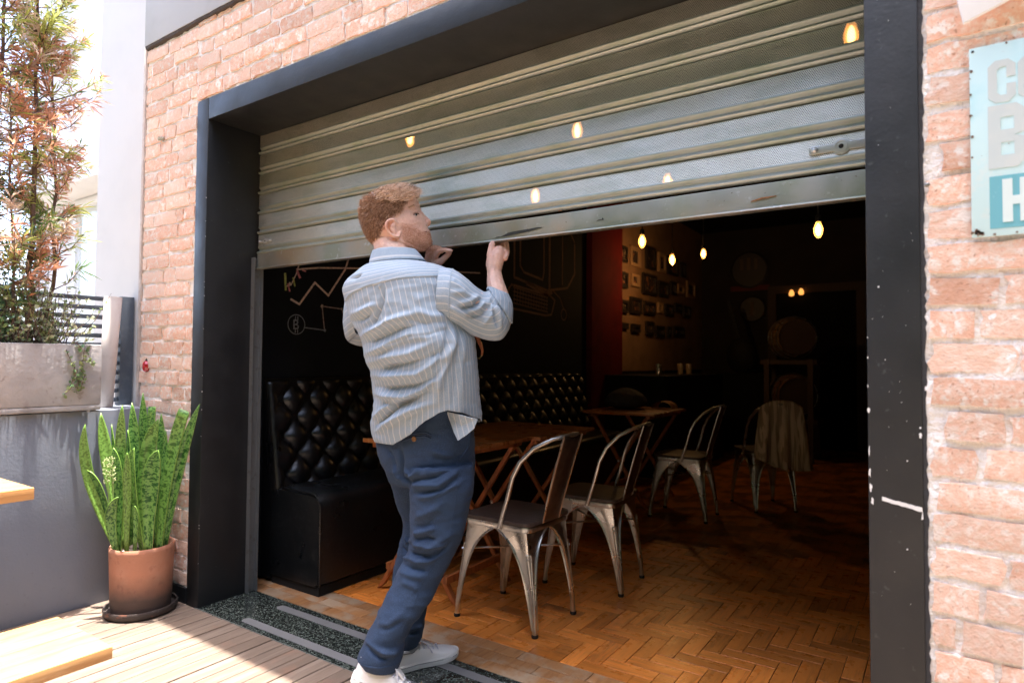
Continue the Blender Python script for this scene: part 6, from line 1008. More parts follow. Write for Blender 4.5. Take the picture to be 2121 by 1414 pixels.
def gnormals(G):
    du = np.roll(G,-1,1)-np.roll(G,1,1); dv = np.gradient(G, axis=0); n = np.cross(du, dv); n /= np.linalg.norm(n, axis=2, keepdims=True)+1e-12
    c = G.mean(1, keepdims=True); s = np.sign(((G-c)*n).sum(2).mean()); return n*s
def folds(P, F):
    d = np.zeros(len(P))
    for pts, w_, a_ in F:
        pts = npv(pts); best = np.full(len(P), 1e9); tt = np.zeros(len(P)); k = len(pts)-1
        for i in range(k):
            A, B = pts[i], pts[i+1]; ab = B-A; t = np.clip(((P-A)@ab)/(ab@ab+1e-12), 0, 1); q = np.linalg.norm(P-A-t[:,None]*ab, axis=1)
            m_ = q < best; best[m_] = q[m_]; tt[m_] = (i+t[m_])/k
        w_ *= .72; d += a_*np.exp(-(best/w_)**2)*np.clip(np.sin(np.pi*np.clip(tt*.9+.05,0,1))*1.6, 0, 1)
    return d
def gmesh(name, G, uv=None, m=None, parent=None, close_u=True, mi=None):
    nv, nu = G.shape[:2]; idx = np.arange(nv*nu).reshape(nv, nu); a = idx[:-1,:]; b = np.roll(idx,-1,1)[:-1,:]; c = np.roll(idx,-1,1)[1:,:]; d = idx[1:,:]
    F = np.stack([a,b,c,d],-1).reshape(-1,4)
    me = bpy.data.meshes.new(name); me.from_pydata(G.reshape(-1,3).tolist(), [], F.tolist())
    if uv is not None:
        U, Vv, per = uv; ul = me.uv_layers.new(name="UVMap"); co = np.zeros((len(F),4,2)); ui = (np.arange(len(F)) % nu); vi = np.arange(len(F))//nu
        U1 = np.append(U, per)
        for k, (du, dv) in enumerate(((0,0),(1,0),(1,1),(0,1))): co[:,k,0] = U1[ui+du]; co[:,k,1] = Vv[vi+dv]
        ul.data.foreach_set("uv", co.reshape(-1))
    bm = bmesh.new(); bm.from_mesh(me); bmesh.ops.recalc_face_normals(bm, faces=bm.faces); bm.to_mesh(me); bm.free()
    return me
def noisev(P, sc_, seed=0.): return np.array([mn.noise(Vector(p)*sc_+Vector((seed,seed,seed))) for p in P])
man = thing("person", "man in a blue striped shirt, navy chinos and white trainers pushing up the shutter", "person", (1.2,.05,0))

# ---- cloth materials
def shirt_mat(nm, axis=0):
    m = mat(nm, (.255,.335,.43), .85, layers=[(420,2,(.35,.42,.50),.45,.6),(9,3,(.285,.36,.45),.4,.7)], bump=[(500,.25,.001)], sheen=.06); t, N, L, b = tree(m)
    uv = N.new("ShaderNodeUVMap"); sx = N.new("ShaderNodeSeparateXYZ"); L.new(uv.outputs[0], sx.inputs[0])
    ml = N.new("ShaderNodeMath"); ml.operation = 'MULTIPLY'; ml.inputs[1].default_value = 1/.0212; L.new(sx.outputs[axis], ml.inputs[0])
    fr_ = N.new("ShaderNodeMath"); fr_.operation = 'FRACT'; L.new(ml.outputs[0], fr_.inputs[0])
    sb_ = N.new("ShaderNodeMath"); sb_.operation = 'SUBTRACT'; sb_.inputs[1].default_value = .5; L.new(fr_.outputs[0], sb_.inputs[0]); ab = N.new("ShaderNodeMath"); ab.operation = 'ABSOLUTE'; L.new(sb_.outputs[0], ab.inputs[0])
    mr = N.new("ShaderNodeMapRange"); mr.interpolation_type = 'SMOOTHSTEP'; mr.inputs[1].default_value = .085; mr.inputs[2].default_value = .045; L.new(ab.outputs[0], mr.inputs[0])
    mx = N.new("ShaderNodeMix"); mx.data_type = 'RGBA'; old = b.inputs["Base Color"].links[0].from_socket; L.new(mr.outputs[0], mx.inputs[0]); L.new(old, mx.inputs[6]); mx.inputs[7].default_value = (.50,.53,.56,1); L.new(mx.outputs[2], b.inputs["Base Color"]); return m
M_sh = shirt_mat("striped chambray"); M_shy = shirt_mat("striped chambray yoke", 1)
M_pants = mat("navy chino", (.0155,.034,.076), .9, layers=[(260,2,(.026,.052,.108),.45,.62),(7,4,(.019,.042,.09),.45,.7)], bump=[(400,.2,.001),(26,.12,.006)], sheen=.02)

# ---- shirt body
Rd, tv = catmull(D["torso"], 12); NU = 220
hemA = np.radians([-90,-50,-20,15,35,45,59,75,95,130,165,200,270]); hemV = [15.6,15.25,14.95,13.95,13.7,13.85,14.45,15.55,16.35,16.3,14.6,15.1,15.6]
th = np.linspace(0, 2*np.pi, NU, endpoint=False); thw = np.where(th > 1.5*np.pi, th-2*np.pi, th)
hem = np.interp(thw, hemA, hemV)
NV = 230; G = np.zeros((NV, NU, 3)); VV = np.zeros((NV, NU))
c_, s_ = np.cos(th), np.sin(th); c_ = np.sign(c_)*np.abs(c_)**.9; s_ = np.sign(s_)*np.abs(s_)**.9
for i in range(NV):
    v = hem*i/(NV-1); VV[i] = v
    R_ = np.stack([[np.interp(v, tv, Rd[:,a,b]) for b in range(3)] for a in range(3)])   # (3,3,NU)
    G[i] = (R_[0]+c_*R_[1]+s_*R_[2]).T
n_ = gnormals(G); P_ = G.reshape(-1,3)
dsp = 2.3*folds(P_, D["shirt_folds"]).reshape(NV, NU)
wr = (noisev(P_*np.array([1,1,1.6]), 9.)*.004+(.5-np.abs(noisev(P_*np.array([.8,.8,1.7]), 15., 5.)))*.0035+noisev(P_*np.array([1.,1.,2.2]), 22., 3.)*.0022).reshape(NV, NU)
yk = np.interp(thw, np.radians([-90,-47,0,30,60,90,110,133,180,270]), [4.,4.3,4.45,4.3,4.25,4.5,4.75,5.1,5.,4.])      # yoke seam
isy = VV < yk
dsp = dsp*np.clip((VV-1.2)/1.5,0,1)+wr*np.clip((VV-yk+.8)/2., .25, 1)
dsp += np.where(isy, .0022, 0)+.0016*np.clip(1-np.abs(VV-yk)/.25,0,1)*isy
G2 = G+n_*dsp[...,None]
me = gmesh("shirt_back", G2, (th*.205, np.arange(NV)*.0028, 2*np.pi*.205))
me.materials.append(M_sh); me.materials.append(M_shy); fi = isy[:-1,:].reshape(-1); me.polygons.foreach_set("material_index", fi.astype(int).tolist())
shirt = wlink("shirt", me, None, man, True); me.set_sharp_from_angle(angle=math.pi)
md = shirt.modifiers.new("s", 'SOLIDIFY'); md.thickness = .0022; md.offset = -1
# sleeves
def sleeve(key, fkey, name):
    Rd, tv = catmull(D[key], 12); G, th = grid(Rd, 110); n_ = gnormals(G); P_ = G.reshape(-1,3)
    d = (2.1*folds(P_, D[fkey]) if fkey else 0)+noisev(P_, 16., 1.)*.003+noisev(P_, 38., 2.)*.0012
    G = G+n_*d.reshape(G.shape[:2])[...,None]; L_ = np.linalg.norm(np.diff(G.mean(1), axis=0), axis=1)
    me = gmesh(name, G, (th*.078, np.append(0, np.cumsum(L_)), 2*np.pi*.078)); o = wlink(name, me, M_sh, shirt, True); me.set_sharp_from_angle(angle=math.pi)
    md = o.modifiers.new("s", 'SOLIDIFY'); md.thickness = .002; md.offset = -1
    return G
G_s = sleeve("sleeve", "sleeve_folds", "sleeve"); sleeve("sleeve_l", None, "sleeve")
Rd, tv = catmull(D["sleeve"][7:], 6); Rd = Rd[3:]; Rd[:,1:] *= np.linspace(1.03,1.06,len(Rd))[:,None,None]
Gc, th2 = grid(Rd, 90); Gc = Gc+gnormals(Gc)*(noisev(Gc.reshape(-1,3), 40.)*.002).reshape(Gc.shape[:2])[...,None]
me = gmesh("cuff", Gc, (th2*.06, np.linspace(0,.06,len(Rd)), 2*np.pi*.06)); o = wlink("cuff", me, M_sh, shirt, True); md = o.modifiers.new("s", 'SOLIDIFY'); md.thickness = .006; md.offset = 1
# little cuff tab loop
q = Gc[len(Rd)//2]; far_i = int(np.argmax(q[:,0])); p_ = Vector(q[far_i]); wpart(MB().tube([p_+Vector((-.004,-.004,.012)), p_+Vector((.008,.0,.004)), p_+Vector((.006,.002,-.016)), p_+Vector((-.004,-.002,-.010))], .0022, 6), "cuff_tab", M_sh, shirt)
# armhole seam ridge
sm = MB(); ring_ = G_s[14]; sm.tube([Vector(p) for p in ring_[::3]]+[Vector(ring_[0])], .0028, 5); so = wpart(sm, "seam", M_sh, shirt, True)
# collar
Rd, tv = catmull(D["collar"], 8); Gk, th3 = grid(Rd, 90); Gk = Gk+gnormals(Gk)*(noisev(Gk.reshape(-1,3), 30.)*.0016).reshape(Gk.shape[:2])[...,None]
me = gmesh("collar", Gk, (th3*.1, np.linspace(0,.08,len(Rd)), .2*np.pi)); me.materials.append(M_shy); o = wlink("collar", me, None, shirt, True); md = o.modifiers.new("s", 'SOLIDIFY'); md.thickness = .003
# loose front tail hanging below the side cut
fp = [Vector(p) for p in D["flap"]]; cc = sum(fp, Vector())/len(fp); V = [cc]+fp; F = [(0,i+1,(i+1)%len(fp)+1) for i in range(len(fp))]
me = MB().add(V, F).mesh("front_tail"); ul = me.uv_layers.new(name="UVMap")
for lp in me.loops: co = me.vertices[lp.vertex_index].co; ul.data[lp.index].uv = (co.x*.83+co.y*.56+(co.z)*.28, co.z)
o = wlink("front_tail", me, M_sh, shirt); md = o.modifiers.new("s", 'SOLIDIFY'); md.thickness = .003

# ---- remesh helper: union of closed lofts and tubes into one skin
def remesh(mb, name, vox, smooth=4, fac=.5):
    me = mb.mesh(name); o = bpy.data.objects.new(name, me); COL.objects.link(o)
    md = o.modifiers.new("r", 'REMESH'); md.mode = 'VOXEL'; md.voxel_size = vox
    ms = o.modifiers.new("s", 'SMOOTH'); ms.factor = fac; ms.iterations = smooth
    dg = bpy.context.evaluated_depsgraph_get(); m2 = bpy.data.meshes.new_from_object(o.evaluated_get(dg)); bpy.data.objects.remove(o); m2.name = name; return m2
def closed(mb, R, nu=48, m=6, ex=1.):
    Rd, tv = catmull(R, m); G, th = grid(Rd, nu, ex); nv = len(Rd); V = G.reshape(-1,3).tolist()
    F = [(i*nu+j, i*nu+(j+1)%nu, (i+1)*nu+(j+1)%nu, (i+1)*nu+j) for i in range(nv-1) for j in range(nu)]
    F += [tuple(range(nu-1,-1,-1)), tuple(range((nv-1)*nu, nv*nu))]; mb.add(V, F)
def capsule(mb, ch, n=12):
    """rounded tube along a chain of (x,y,z,r)"""
    P = [Vector(c[:3]) for c in ch]; R_ = [c[3] for c in ch]; P2, R2 = [], []
    d0 = (P[0]-P[1]).normalized(); d1 = (P[-1]-P[-2]).normalized()
    for a in (1.45,1.1,.6): P2.append(P[0]+d0*R_[0]*math.sin(a)*.95); R2.append(max(R_[0]*math.cos(a), 1e-4))
    k = len(P)
    for i in range(k-1):
        for j in range(5):
            t = j/5; a, b, c, d = P[max(i-1,0)], P[i], P[i+1], P[min(i+2,k-1)]
            P2.append(.5*((2*b)+(c-a)*t+(2*a-5*b+4*c-d)*t*t+(3*b-a-3*c+d)*t**3)); R2.append(R_[i]*(1-t)+R_[i+1]*t)
    P2.append(P[-1]); R2.append(R_[-1])
    for a in (.6,1.1,1.45): P2.append(P[-1]+d1*R_[-1]*math.sin(a)*.95); R2.append(max(R_[-1]*math.cos(a), 1e-4))
    mb.tube(P2, R2, n)
def setnp(me, P): me.vertices.foreach_set("co", P.reshape(-1)); me.update()
def getnp(me):
    P = np.zeros(len(me.vertices)*3); me.vertices.foreach_get("co", P); return P.reshape(-1,3)
def getn(me):
    P = np.zeros(len(me.vertices)*3); me.vertex_normals.foreach_get("vector", P); return P.reshape(-1,3)

# ---- trousers
mb = MB(); closed(mb, D["pelvis"], 64, 6, .95); closed(mb, D["rleg"], 64, 6); closed(mb, D["lleg"], 64, 6)
me = remesh(mb, "trousers", .0042, 7)
P_ = getnp(me); N_ = getn(me); d = 1.55*folds(P_, D["trouser_folds"])+noisev(P_, 11., 4.)*.003+(.5-np.abs(noisev(P_*np.array([.8,.8,1.7]), 17., 7.)))*.0045+(.5-np.abs(noisev(P_*np.array([.8,.8,1.6]), 34., 11.)))*.0018
low_ = np.clip((.40-P_[:,2])/.25, 0, 1); d += low_*(.0035*np.sin(P_[:,2]*95+noisev(P_, 8., 2.)*4))*np.clip((P_[:,2]-.17)/.05,0,1)
setnp(me, P_+N_*d[:,None]); tro = wlink("trousers", me, M_pants, man, True); me.set_sharp_from_angle(angle=math.pi)
bvh = BVHTree.FromPolygons([v.co for v in me.vertices], [p.vertices for p in me.polygons])
def stick(p, off=.0):
    l, n, i, _ = bvh.find_nearest(Vector(p)); return l+n*off
def dense(pts, k=6):
    P = [Vector(p) for p in pts]; return [P[i].lerp(P[i+1], j/k) for i in range(len(P)-1) for j in range(k)]+[P[-1]]
wl = MB(); pk = dense(D["pocket"]); wl.tube([stick(p,.001) for p in pk], .0030, 6); wl.tube([stick(p+Vector((0,0,-.014)),.001) for p in pk], .0026, 6)
wpart(wl, "back_pocket", M_pants, tro, True)
sl_ = MB(); sl_.tube([stick(p+Vector((0,0,-.006)),.0004) for p in pk], .0022, 5); wpart(sl_, "pocket_slit", mat("pocket shade", (.02,.032,.06), .95), tro)
wpart(MB().tube([stick(p,.0012) for p in dense(D["sidepocket"])], .0034, 6), "side_pocket", M_pants, tro, True)
wpart(MB().tube([stick(p,-.0002) for p in dense(D["sideseam"], 10)], .0016, 5), "side_seam", M_pants, tro, True)
bl_, bn, _, _ = bvh.find_nearest(Vector(D["button"])); bt_ = MB().lathe([(.009,0),(.009,.0025),(.0075,.0038),(.005,.003),(.0003,.003)], 20)
qm = bn.to_track_quat('Z','Y').to_matrix(); bt_.v = [tuple(bl_+bn*.0008+qm@Vector(v)) for v in bt_.v]; wpart(bt_, "button", mat("horn button", (.22,.10,.035), .3), tro, True)
for key, k in (("rleg", "near"), ("lleg", "far")):
    R_ = npv(D[key][-3:]) if key == "rleg" else npv(D[key][-2:]); Rd, _ = catmull(R_, 6); Rd = Rd[(6 if key == "rleg" else 4):]; Rd[:,1:] *= 1.045
    Gq, t4 = grid(Rd, 64); me = gmesh("trouser_cuff", Gq); o = wlink("trouser_cuff", me, M_pants, tro, True); md = o.modifiers.new("s", 'SOLIDIFY'); md.thickness = .004

# ---- body: head, neck, arms, hands and the covered trunk and legs in one skin
HF, HL, HU = [Vector(v) for v in D["head_axes"]]
mb = MB(); Rh, tvh = catmull(D["head"], 6); nu = 64
th = np.linspace(0, 2*np.pi, nu, endpoint=False)
def headpt(tq, a):
    R_ = [np.array([np.interp(tq, tvh, Rh[:,k,b]) for b in range(3)]) for k in range(3)]
    ca, sa = math.cos(a), math.sin(a); wide = 1-.10*max(0, ca)+.06*max(0, -ca)
    return R_[0]+R_[1]*ca+R_[2]*(np.sign(sa)*abs(sa)**.92*wide)
V = []; nvh = len(Rh)
for i in range(nvh): V += [headpt(tvh[i], a).tolist() for a in th]
F = [(i*nu+j, i*nu+(j+1)%nu, (i+1)*nu+(j+1)%nu, (i+1)*nu+j) for i in range(nvh-1) for j in range(nu)]+[tuple(range(nu-1,-1,-1)), tuple(range((nvh-1)*nu, nvh*nu))]
mb.add(V, F); closed(mb, D["neck"], 40)
for k in ("nose","wing","wing2","brow","cheek","lips","lips2","chinb","jaw","earplate"): capsule(mb, D[k])
for k in ("ear","ear2"): capsule(mb, D[k], 10)
ear_l = []                                                            # far ear, mirrored across the sagittal plane
hc = Vector(D["hp"]["nasion"])
for c in D["ear"]+D["earplate"]:
    p = Vector(c[:3]); p = p-HL*(2*(p-hc).dot(HL)); ear_l.append([*p, c[3]])
capsule(mb, ear_l[:10], 10); capsule(mb, ear_l[10:])
for k, ch_ in D["chains"].items(): capsule(mb, [[*c[:3], c[3]*(.88 if k.split('_')[0] in ('index','middle','ring','little') else 1)] for c in ch_])
def shrink(R, f): R = npv(R).copy(); R[:,1:] *= f; return R
closed(mb, shrink(D["torso"][2:11], .80)); closed(mb, shrink(D["pelvis"][2:], .80)); capsule(mb, [[*D["torso"][9][0], .12], [*D["pelvis"][3][0], .12]]); closed(mb, shrink(D["rleg"], .72)); closed(mb, shrink(D["lleg"], .72))
for key in ("arm_r", "arm_l"):
    sh_ = Vector(D["chains"][key][0][:3]); tc_ = Vector(D["torso"][4][0]); capsule(mb, [[*tc_.lerp(sh_,.4), .06], [*sh_, .052]])
me = remesh(mb, "body", .0024, 3, .4)
P_ = getnp(me); N_ = getn(me)
def gau(p, s): return np.exp(-(np.linalg.norm(P_-npv(p), axis=1)/s)**2)
hp = D["hp"]
d = -.0065*gau(D["eyeb"][0][:3]+.012*npv(HL), .014)-.0035*gau(hp["temple"], .022)+.004*gau(D["brow"][1][:3], .010)-.004*gau(npv(hp['nasion'])+npv(HL)*.012, .008)
d += .0012*noisev(P_, 120.)*(P_[:,2] > 1.4)+.0032*gau(D['lips'][2][:3], .0065)+.0034*gau(D['lips2'][2][:3], .0065)-.003*gau(.5*(npv(D['lips2'][2][:3])+npv(hp['chin'])), .006)-.002*gau(npv(hp['base'])*.5+npv(D['lips'][2][:3])*.5, .006)+.003*gau(hp['chin'], .011)
setnp(me, P_+N_*d[:,None]); P_ = getnp(me)
# colour attribute: skin, lips, beard shade, flushed ear and knuckles
rel = P_-npv(hc); f_ = rel@npv(HF); u_ = rel@npv(HU); l_ = rel@npv(HL)
def smooth(x, a, b): t = np.clip((x-a)/(b-a), 0, 1); return t*t*(3-2*t)
hm = (P_[:,2] > 1.52)&(np.linalg.norm(rel, axis=1) < .26)&~((P_[:,0] > 1.40)|((f_ > .03)&(u_ < -.145)))
beard_line = -.052-.028*smooth(f_, -.075, .0)
beard = smooth(beard_line-u_, -.012, .014)*smooth(f_, -.095, -.08)*hm*smooth(u_, -.19, -.16)
lipm = np.maximum(gau(D["lips"][2][:3], .008), gau(D["lips2"][2][:3], .009))*hm
lipm = np.maximum(lipm, .8*np.maximum(gau(D["lips"][1][:3], .007), gau(D["lips2"][1][:3], .007)))
red = np.clip(gau(hp["earback"], .022)*.9+gau(hp["tip"], .018)*.7+gau(D["cheek"][1][:3], .028)*.35+.35*gau(hp["earlobe"], .02), 0, 1)
base = np.array([.72,.46,.365]); col = np.tile(base, (len(P_),1))*(1+.10*noisev(P_, 60., 2.)[:,None])
def mixc(m_, c): global col; col = col*(1-m_[:,None])+npv(c)*m_[:,None]
mixc(red*.75, (.70,.30,.22)); mixc(beard*np.clip(.52+.6*noisev(P_, 260., 9.), .12, .85), (.44,.18,.095)); mixc(np.clip(lipm*1.1,0,.85), (.60,.27,.22))
hnd = smooth(P_[:,2], 1.50, 1.53)*(1-hm); mixc(hnd*.25, (.74,.36,.28)); mixc((noisev(P_, 180., 5.) > .42)*.25, (.46,.22,.14))
ca = me.color_attributes.new("skin", 'FLOAT_COLOR', 'POINT'); ca.data.foreach_set("color", np.concatenate([np.clip(col,0,1), np.ones((len(P_),1))], 1).reshape(-1))
M_skin = mat("skin", (.6,.36,.27), .48, sub=.12, bump=[(300,.12,.0008)]); t, N, L, b = tree(M_skin); at_ = N.new("ShaderNodeAttribute"); at_.attribute_name = "skin"; L.new(at_.outputs[0], b.inputs["Base Color"])
body = wlink("body", me, M_skin, man, True); me.set_sharp_from_angle(angle=math.pi)
hb = BVHTree.FromPolygons([v.co for v in me.vertices], [p.vertices for p in me.polygons])
# eye, lashes, mouth line and nostril, laid on the face from the side
def onface(p, off=0.):
    p = Vector(p[:3]); h = hb.ray_cast(p+HL*.12, -HL); return (h[0]+h[1]*off) if h[0] else p
M_eye = mat("eye white", (.50,.44,.40), .2); M_iris = mat("dark iris", (.02,.022,.028), .12); M_lash = mat("brown lashes", (.05,.022,.014), .8)
ec = onface(D["eyeb"][0]); q = MB().lathe([(.0085*math.sin(a), -.0085*math.cos(a)) for a in [.05]+[k*math.pi/10 for k in range(1,10)]+[3.09]], 16, tuple(ec-HL*.0062-HF*.001)); eo = wpart(q, "eye", M_eye, man, True)
gz = (HF*.75+HL*.66).normalized(); q = MB().lathe([(.0052,0),(.0042,.0012),(.0003,.0016)], 14); qm = gz.to_track_quat('Z','Y').to_matrix(); q.v = [tuple(ec-HL*.0062-HF*.001+gz*.0076+qm@Vector(v)) for v in q.v]; wpart(q, "iris", M_iris, eo, True)
lp = [onface(c, .0006) for c in D["eyel"]]; wpart(MB().tube(lp, [.0009,.0016,.0018,.0010], 6), "eyelash", M_lash, man)
ld_ = [p+HU*.0042-HF*.001 for p in lp]; wpart(MB().tube(ld_, [.001,.0028,.0030,.0015], 8), "eyelid", mat("eyelid skin", (.52,.29,.22), .5), man, True)
mp_ = [onface(D["hp"]["mouthc"], .0002), onface(Vector(D["hp"]["mouth"])*.5+Vector(D["hp"]["mouthc"])*.5, .0002)]
wpart(MB().tube(mp_+[Vector(D["hp"]["mouth"])+HL*.004], [.0010,.0019,.0018], 6), "mouth_line", mat("lip shade", (.22,.07,.055), .7), man)
nq = onface(Vector(D["hp"]["wing"])-HU*.006+HF*.003, -.0005); wpart(MB().lathe([(.0005,-.002),(.0028,0),(.0005,.002)], 8, tuple(nq)), "nostril", mat("nostril", (.12,.035,.03), .8), man, True)
# hair
r10 = random.Random(4)
def hairmat(nm, c, c2, c3): return mat(nm, c, .42, layers=[(170,3,c2,.42,.62),(60,3,c3,.50,.68)], spec=.4)
M_h1 = hairmat("ginger blond hair", (.60,.40,.275), (.82,.63,.50), (.30,.16,.09)); M_h2 = hairmat("short ginger side hair", (.36,.195,.11), (.52,.32,.20), (.20,.095,.05)); M_cap = mat("hair roots", (.16,.075,.038), .7); M_bd = hairmat("red stubble", (.42,.18,.09), (.56,.28,.16), (.28,.11,.05))
def strand(mb, p, dirs, L_, wd, nseg=3):
    p = Vector(p); side = dirs[0].cross(Vector((r10.gauss(0,1), r10.gauss(0,1), r10.gauss(0,1)))).normalized()*wd; pts = [p]; q = p.copy()
    for k in range(nseg): d = dirs[0].lerp(dirs[1], (k+.5)/nseg).normalized(); q = q+d*L_/nseg; pts.append(q.copy())
    V = []
    for k, q in enumerate(pts): f_ = 1-.85*(k/nseg)**1.5; V += [q-side*f_, q+side*f_]
    mb.add(V, [(2*k,2*k+1,2*k+3,2*k+2) for k in range(nseg)])
HFv, HLv, HUv = HF, HL, HU
top, side = MB(), MB()
scalp = []
def nrm_head(tq, a):
    e = .02; p0 = headpt(tq, a); pa = headpt(tq, a+e); pb = headpt(min(14, tq+e*4), a)-headpt(max(0, tq-e*4), a); n = np.cross(pa-p0, pb); n = Vector(n).normalized(); c = Vector(headpt(tq, a+math.pi)); p0 = Vector(p0)
    return (p0, n if n.dot(p0-(p0+c)/2) > 0 else -n)
cnt = 0
hline = lambda tq: math.radians(np.interp(tq, [3.,4.5,5.6,6.6,7.4,8.2,9.,9.8,10.6,11.2,11.8], [140,132,118,102,84,70,64,56,40,12,0]))
while cnt < 14000:
    tq = r10.uniform(2.6, 14.0); a = r10.uniform(0, 2*math.pi); aa = min(a, 2*math.pi-a)
    if tq < 11.8 and aa < hline(max(3., tq))+r10.gauss(0,.04): continue
    p, n = nrm_head(tq, a); cnt += 1
    jit = Vector((r10.gauss(0,1), r10.gauss(0,1), r10.gauss(0,1)))
    if tq > 10.2+r10.uniform(-.7,.5) and not (aa > 2.3 and tq < 11.3+r10.uniform(-.6,.5)):
        d0 = (n*.75+HFv*.55+HUv*.15+jit*.13).normalized(); frontness = (1+math.cos(a))/2; d1 = (HFv*.95+HUv*(.42*frontness-.15)+n*.16+jit*.15).normalized()
        strand(top, p-n*.002, (d0,d1), r10.uniform(.015,.034)*(1+.50*frontness), .0012, 4)
    else:
        fl = (tq-3)/8; d0 = (n*(.28+.30*fl)-HUv*(.9-.75*fl)-HFv*(.22)+jit*.09).normalized(); d1 = (n*(.05+.15*fl)-HUv*(1.-.9*fl)-HFv*(.30)+jit*.09).normalized()
        strand(side, p-n*.0015, (d0,d1), r10.uniform(.008,.014)+.012*fl, .0009, 2)
cap_ = MB(); V = []; idx = {}; F = []
for i in range(0, nvh):
    for j in range(nu):
        tq, a = tvh[i], th[j]; aa = min(a, 2*math.pi-a); ok = tq >= 2.8 and (tq >= 11.8 or aa > hline(max(3., tq)))
        if ok: p, n = nrm_head(min(tq,13.95), a); off = .0015+.006*max(0, min(1, (tq-9.8)/2.5)); idx[(i,j)] = len(V); V.append(p+n*off*(.35 if abs(aa-hline(max(3.,tq))) < .12 and tq < 11.8 else 1))
for i in range(nvh-1):
    for j in range(nu):
        k4 = [(i,j),(i,(j+1)%nu),(i+1,(j+1)%nu),(i+1,j)]
        if all(k in idx for k in k4): F.append(tuple(idx[k] for k in k4))
cap_.add(V, F); ho_ = wpart(cap_, "hair", M_cap, man, True)
wpart(top, "swept_top_hair", M_h1, ho_); wpart(side, "short_side_hair", M_h2, ho_)
bd = MB(); bi = np.where(beard*(hm) > .35)[0]
for k in r10.choices(list(bi), weights=[float(beard[i])**1.5 for i in bi], k=4200):
    p = Vector(P_[k]); n = Vector(N_[k]); jit = Vector((r10.gauss(0,1), r10.gauss(0,1), r10.gauss(0,1))); d0 = (n*.6-HUv*.6+HFv*.1+jit*.25).normalized(); strand(bd, p, (d0, (d0-HUv*.4).normalized()), r10.uniform(.003,.007), .00055, 1)
wpart(bd, "beard", M_bd, man)
bw_ = MB(); B_ = [Vector(c[:3]) for c in D["browh"]]
for k in range(160): s = r10.random()*2.999; i = int(s); p = B_[i].lerp(B_[i+1], s-i)+Vector((0,0,r10.gauss(0,.0016))); p = onface(p); l, n, _, _ = hb.find_nearest(p); strand(bw_, l, ((n*.4-HFv*.5+HUv*.3).normalized(), (-HFv*.8+n*.1).normalized()), .008, .0006, 1)
wpart(bw_, "eyebrow", M_h2, man)

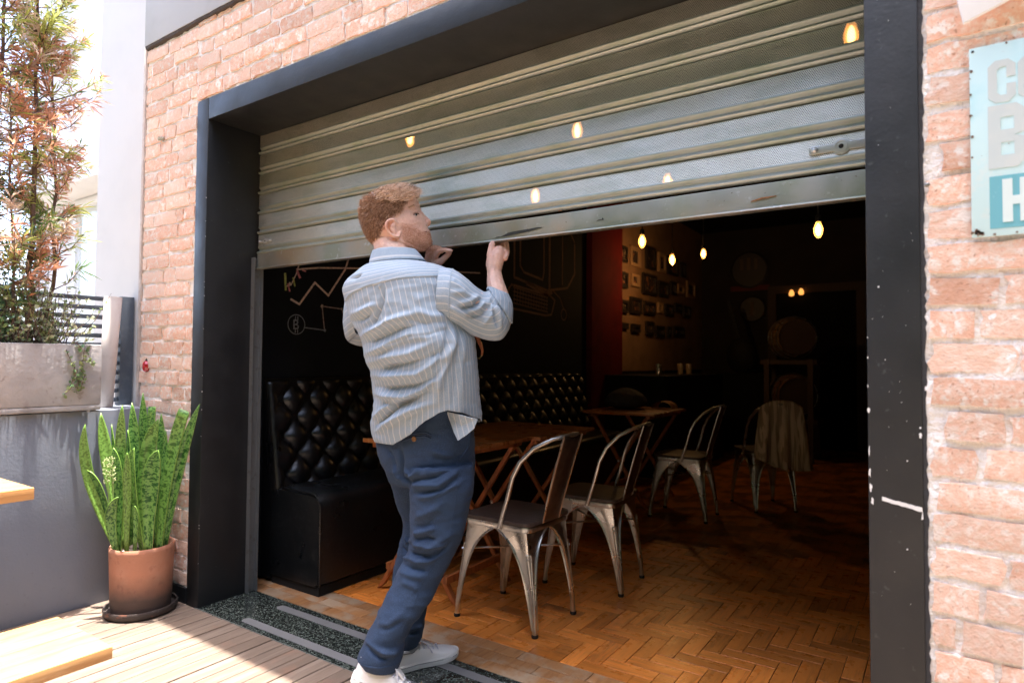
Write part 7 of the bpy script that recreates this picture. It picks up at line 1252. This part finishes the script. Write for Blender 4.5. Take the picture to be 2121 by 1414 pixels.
# ---- shoes
M_shoe = mat("white leather", (.90,.89,.88), .45, bump=[(160,.08,.001),(18,.06,.004)]); M_sole = mat("white rubber sole", (.84,.83,.81), .6); M_lin = mat("grey lining", (.30,.31,.32), .8); M_lace = mat("pale lilac laces", (.62,.62,.70), .85)
def shoe(heel, yaw, pitch, lab):
    Mx = Matrix.Translation(heel)@Matrix.Rotation(yaw, 4, 'Z')@Matrix.Rotation(-pitch, 4, 'Y')@Matrix.Scale(.94, 4)  # SCL
    so = MB(); st = [(-.006,.020),(.0,.030),(.02,.037),(.06,.037),(.11,.034),(.16,.042),(.205,.048),(.245,.045),(.272,.034),(.288,.018),(.292,.006)]
    toe = pitch*.8
    def bend(x_, z_):                                                  # the toe stays flat while the heel lifts
        k = max(0, x_-.19); return z_+k*math.tan(toe)*.85
    rows = [(.0,-.003),(.006,.0),(.022,.001),(.027,-.002)]
    V = []; F = []; out_ = [(x_,w_+.0) for x_, w_ in st]+[(x_,-w_) for x_, w_ in st[::-1]]; n = len(out_)
    for z_, g_ in rows:
        for x_, y_ in out_: s_ = 1+g_*10; V.append(Mx@Vector((.14+(x_-.14)*(1+g_*4), y_*s_, bend(x_, z_+.006*max(0,(x_-.22)/.07)))))
    for i in range(3): F += [(i*n+j, i*n+(j+1)%n, (i+1)*n+(j+1)%n, (i+1)*n+j) for j in range(n)]
    F += [tuple(range(n-1,-1,-1)), tuple(range(3*n, 4*n))]
    root = wpart(MB().add(V, F), "shoe", M_sole, man, True); root["label"] = lab
    hgt = [(-.004,.076,.6),(.01,.083,.8),(.035,.078,.95),(.065,.072,.97),(.10,.082,.95),(.135,.078,.95),(.17,.066,.97),(.205,.055,.98),(.24,.047,.97),(.268,.040,.9),(.284,.030,.6)]
    V = []; F = []; m = 18
    for x_, h, wf_ in hgt:
        w_ = np.interp(x_, [s[0] for s in st], [s[1] for s in st])*.97*(1 if x_ > 0 else .9); opening = .010 < x_ < .10
        for j in range(m+1):
            a = math.pi*j/m; y_ = w_*math.copysign(abs(math.cos(a))**.7, math.cos(a)); z_ = .024+(h-.024)*abs(math.sin(a))**.62
            if x_ > .13: y_ *= 1-.12*(math.sin(a))
            V.append(Mx@Vector((x_, y_, bend(x_, z_))))
    for i in range(len(hgt)-1):
        for j in range(m): F.append((i*(m+1)+j, i*(m+1)+j+1, (i+1)*(m+1)+j+1, (i+1)*(m+1)+j))
    up_o = wpart(MB().add(V, F), "upper", M_shoe, root, True); sub(up_o, 1); up_o.data.set_sharp_from_angle(angle=math.pi)
    col_ = MB(); col_.tube([Mx@Vector(v) for v in ((.0,.012,.090),(.03,.031,.077),(.07,.030,.074),(.105,.024,.088),(.112,0,.095),(.105,-.024,.088),(.07,-.030,.074),(.03,-.031,.077),(.0,-.012,.090),(-.004,0,.092),(.0,.012,.090))], .0075, 8); wpart(col_, "lining", M_lin, root, True)
    la = MB()
    for k in range(5):
        x_ = .112+.020*k; z_ = np.interp(x_, [h[0] for h in hgt], [h[1] for h in hgt])+.003; la.tube([Mx@Vector((x_+.008,.026,bend(x_,z_-.009))), Mx@Vector((x_,0,bend(x_,z_+.004))), Mx@Vector((x_-.004,-.026,bend(x_,z_-.009)))], .0038, 6)
    c_ = Vector((.108,0,.098))
    for sy in (-1,1):
        la.tube([Mx@(c_+Vector(v)) for v in ((0,0,0),(.008,sy*.022,.012),(-.006,sy*.036,.006),(-.004,sy*.018,-.002),(0,0,0))], .0028, 6); la.tube([Mx@(c_+Vector(v)) for v in ((0,0,0),(.022,sy*.030,.002),(.038,sy*.043,-.022),(.045,sy*.050,-.04))], .0024, 6)
    wpart(la, "laces", M_lace, root, True)
    tg = MB(); tg.obox(Mx@Vector((.098,0,.112)), Mx@Vector((.17,0,.070)), (Mx.to_3x3()@Vector((0,.018,0))), (Mx.to_3x3()@Vector((.002,0,.003)))); wpart(tg, "tongue", M_shoe, root, bevel=.002)
    ln_ = MB(); ln_.tube([Mx@Vector((x_, -1.005*np.interp(x_, [s[0] for s in st], [s[1] for s in st]), bend(x_,.019))) for x_ in (.0,.03,.06,.1,.15,.2,.25,.27)], .0017, 4); wpart(ln_, "stitch_line", M_lin, root)
shoe(Vector((1.205,-.150,.078)), math.radians(40), math.radians(-24), "white trainer on the near foot with its heel lifted")
shoe(Vector((1.165,.075,.002)), math.radians(66), 0., "white trainer on the far foot flat on the threshold")
for nm, key in (("ankle","lleg"),("ankle","rleg")):
    c0_, c1_ = Vector(D[key][-2][0]), Vector(D[key][-1][0]); d_ = (c1_-c0_).normalized(); wpart(MB().tube([c0_, c1_, c1_+d_*.035], [.034,.032,.030], 16), "sock", mat("navy sock", (.015,.018,.03), .9), man, True)
# ---- sunglasses hanging from the shirt front
gl = thing("sunglasses", "brown sunglasses hooked on the front of the man's shirt", "sunglasses", tuple(D["glass"][3][:3]))
gp = [Vector(c[:3]) for c in D["glass"]]
wpart(MB().tube(gp[:5], [.006,.008,.007,.005,.004], 8), "rim", mat("tortoise brown", (.28,.10,.05), .2), gl, True)
wpart(MB().tube(gp[3:], [.0025]*4, 6), "temple", mat("gilt wire", (.45,.36,.16), .25, .9), gl, True)
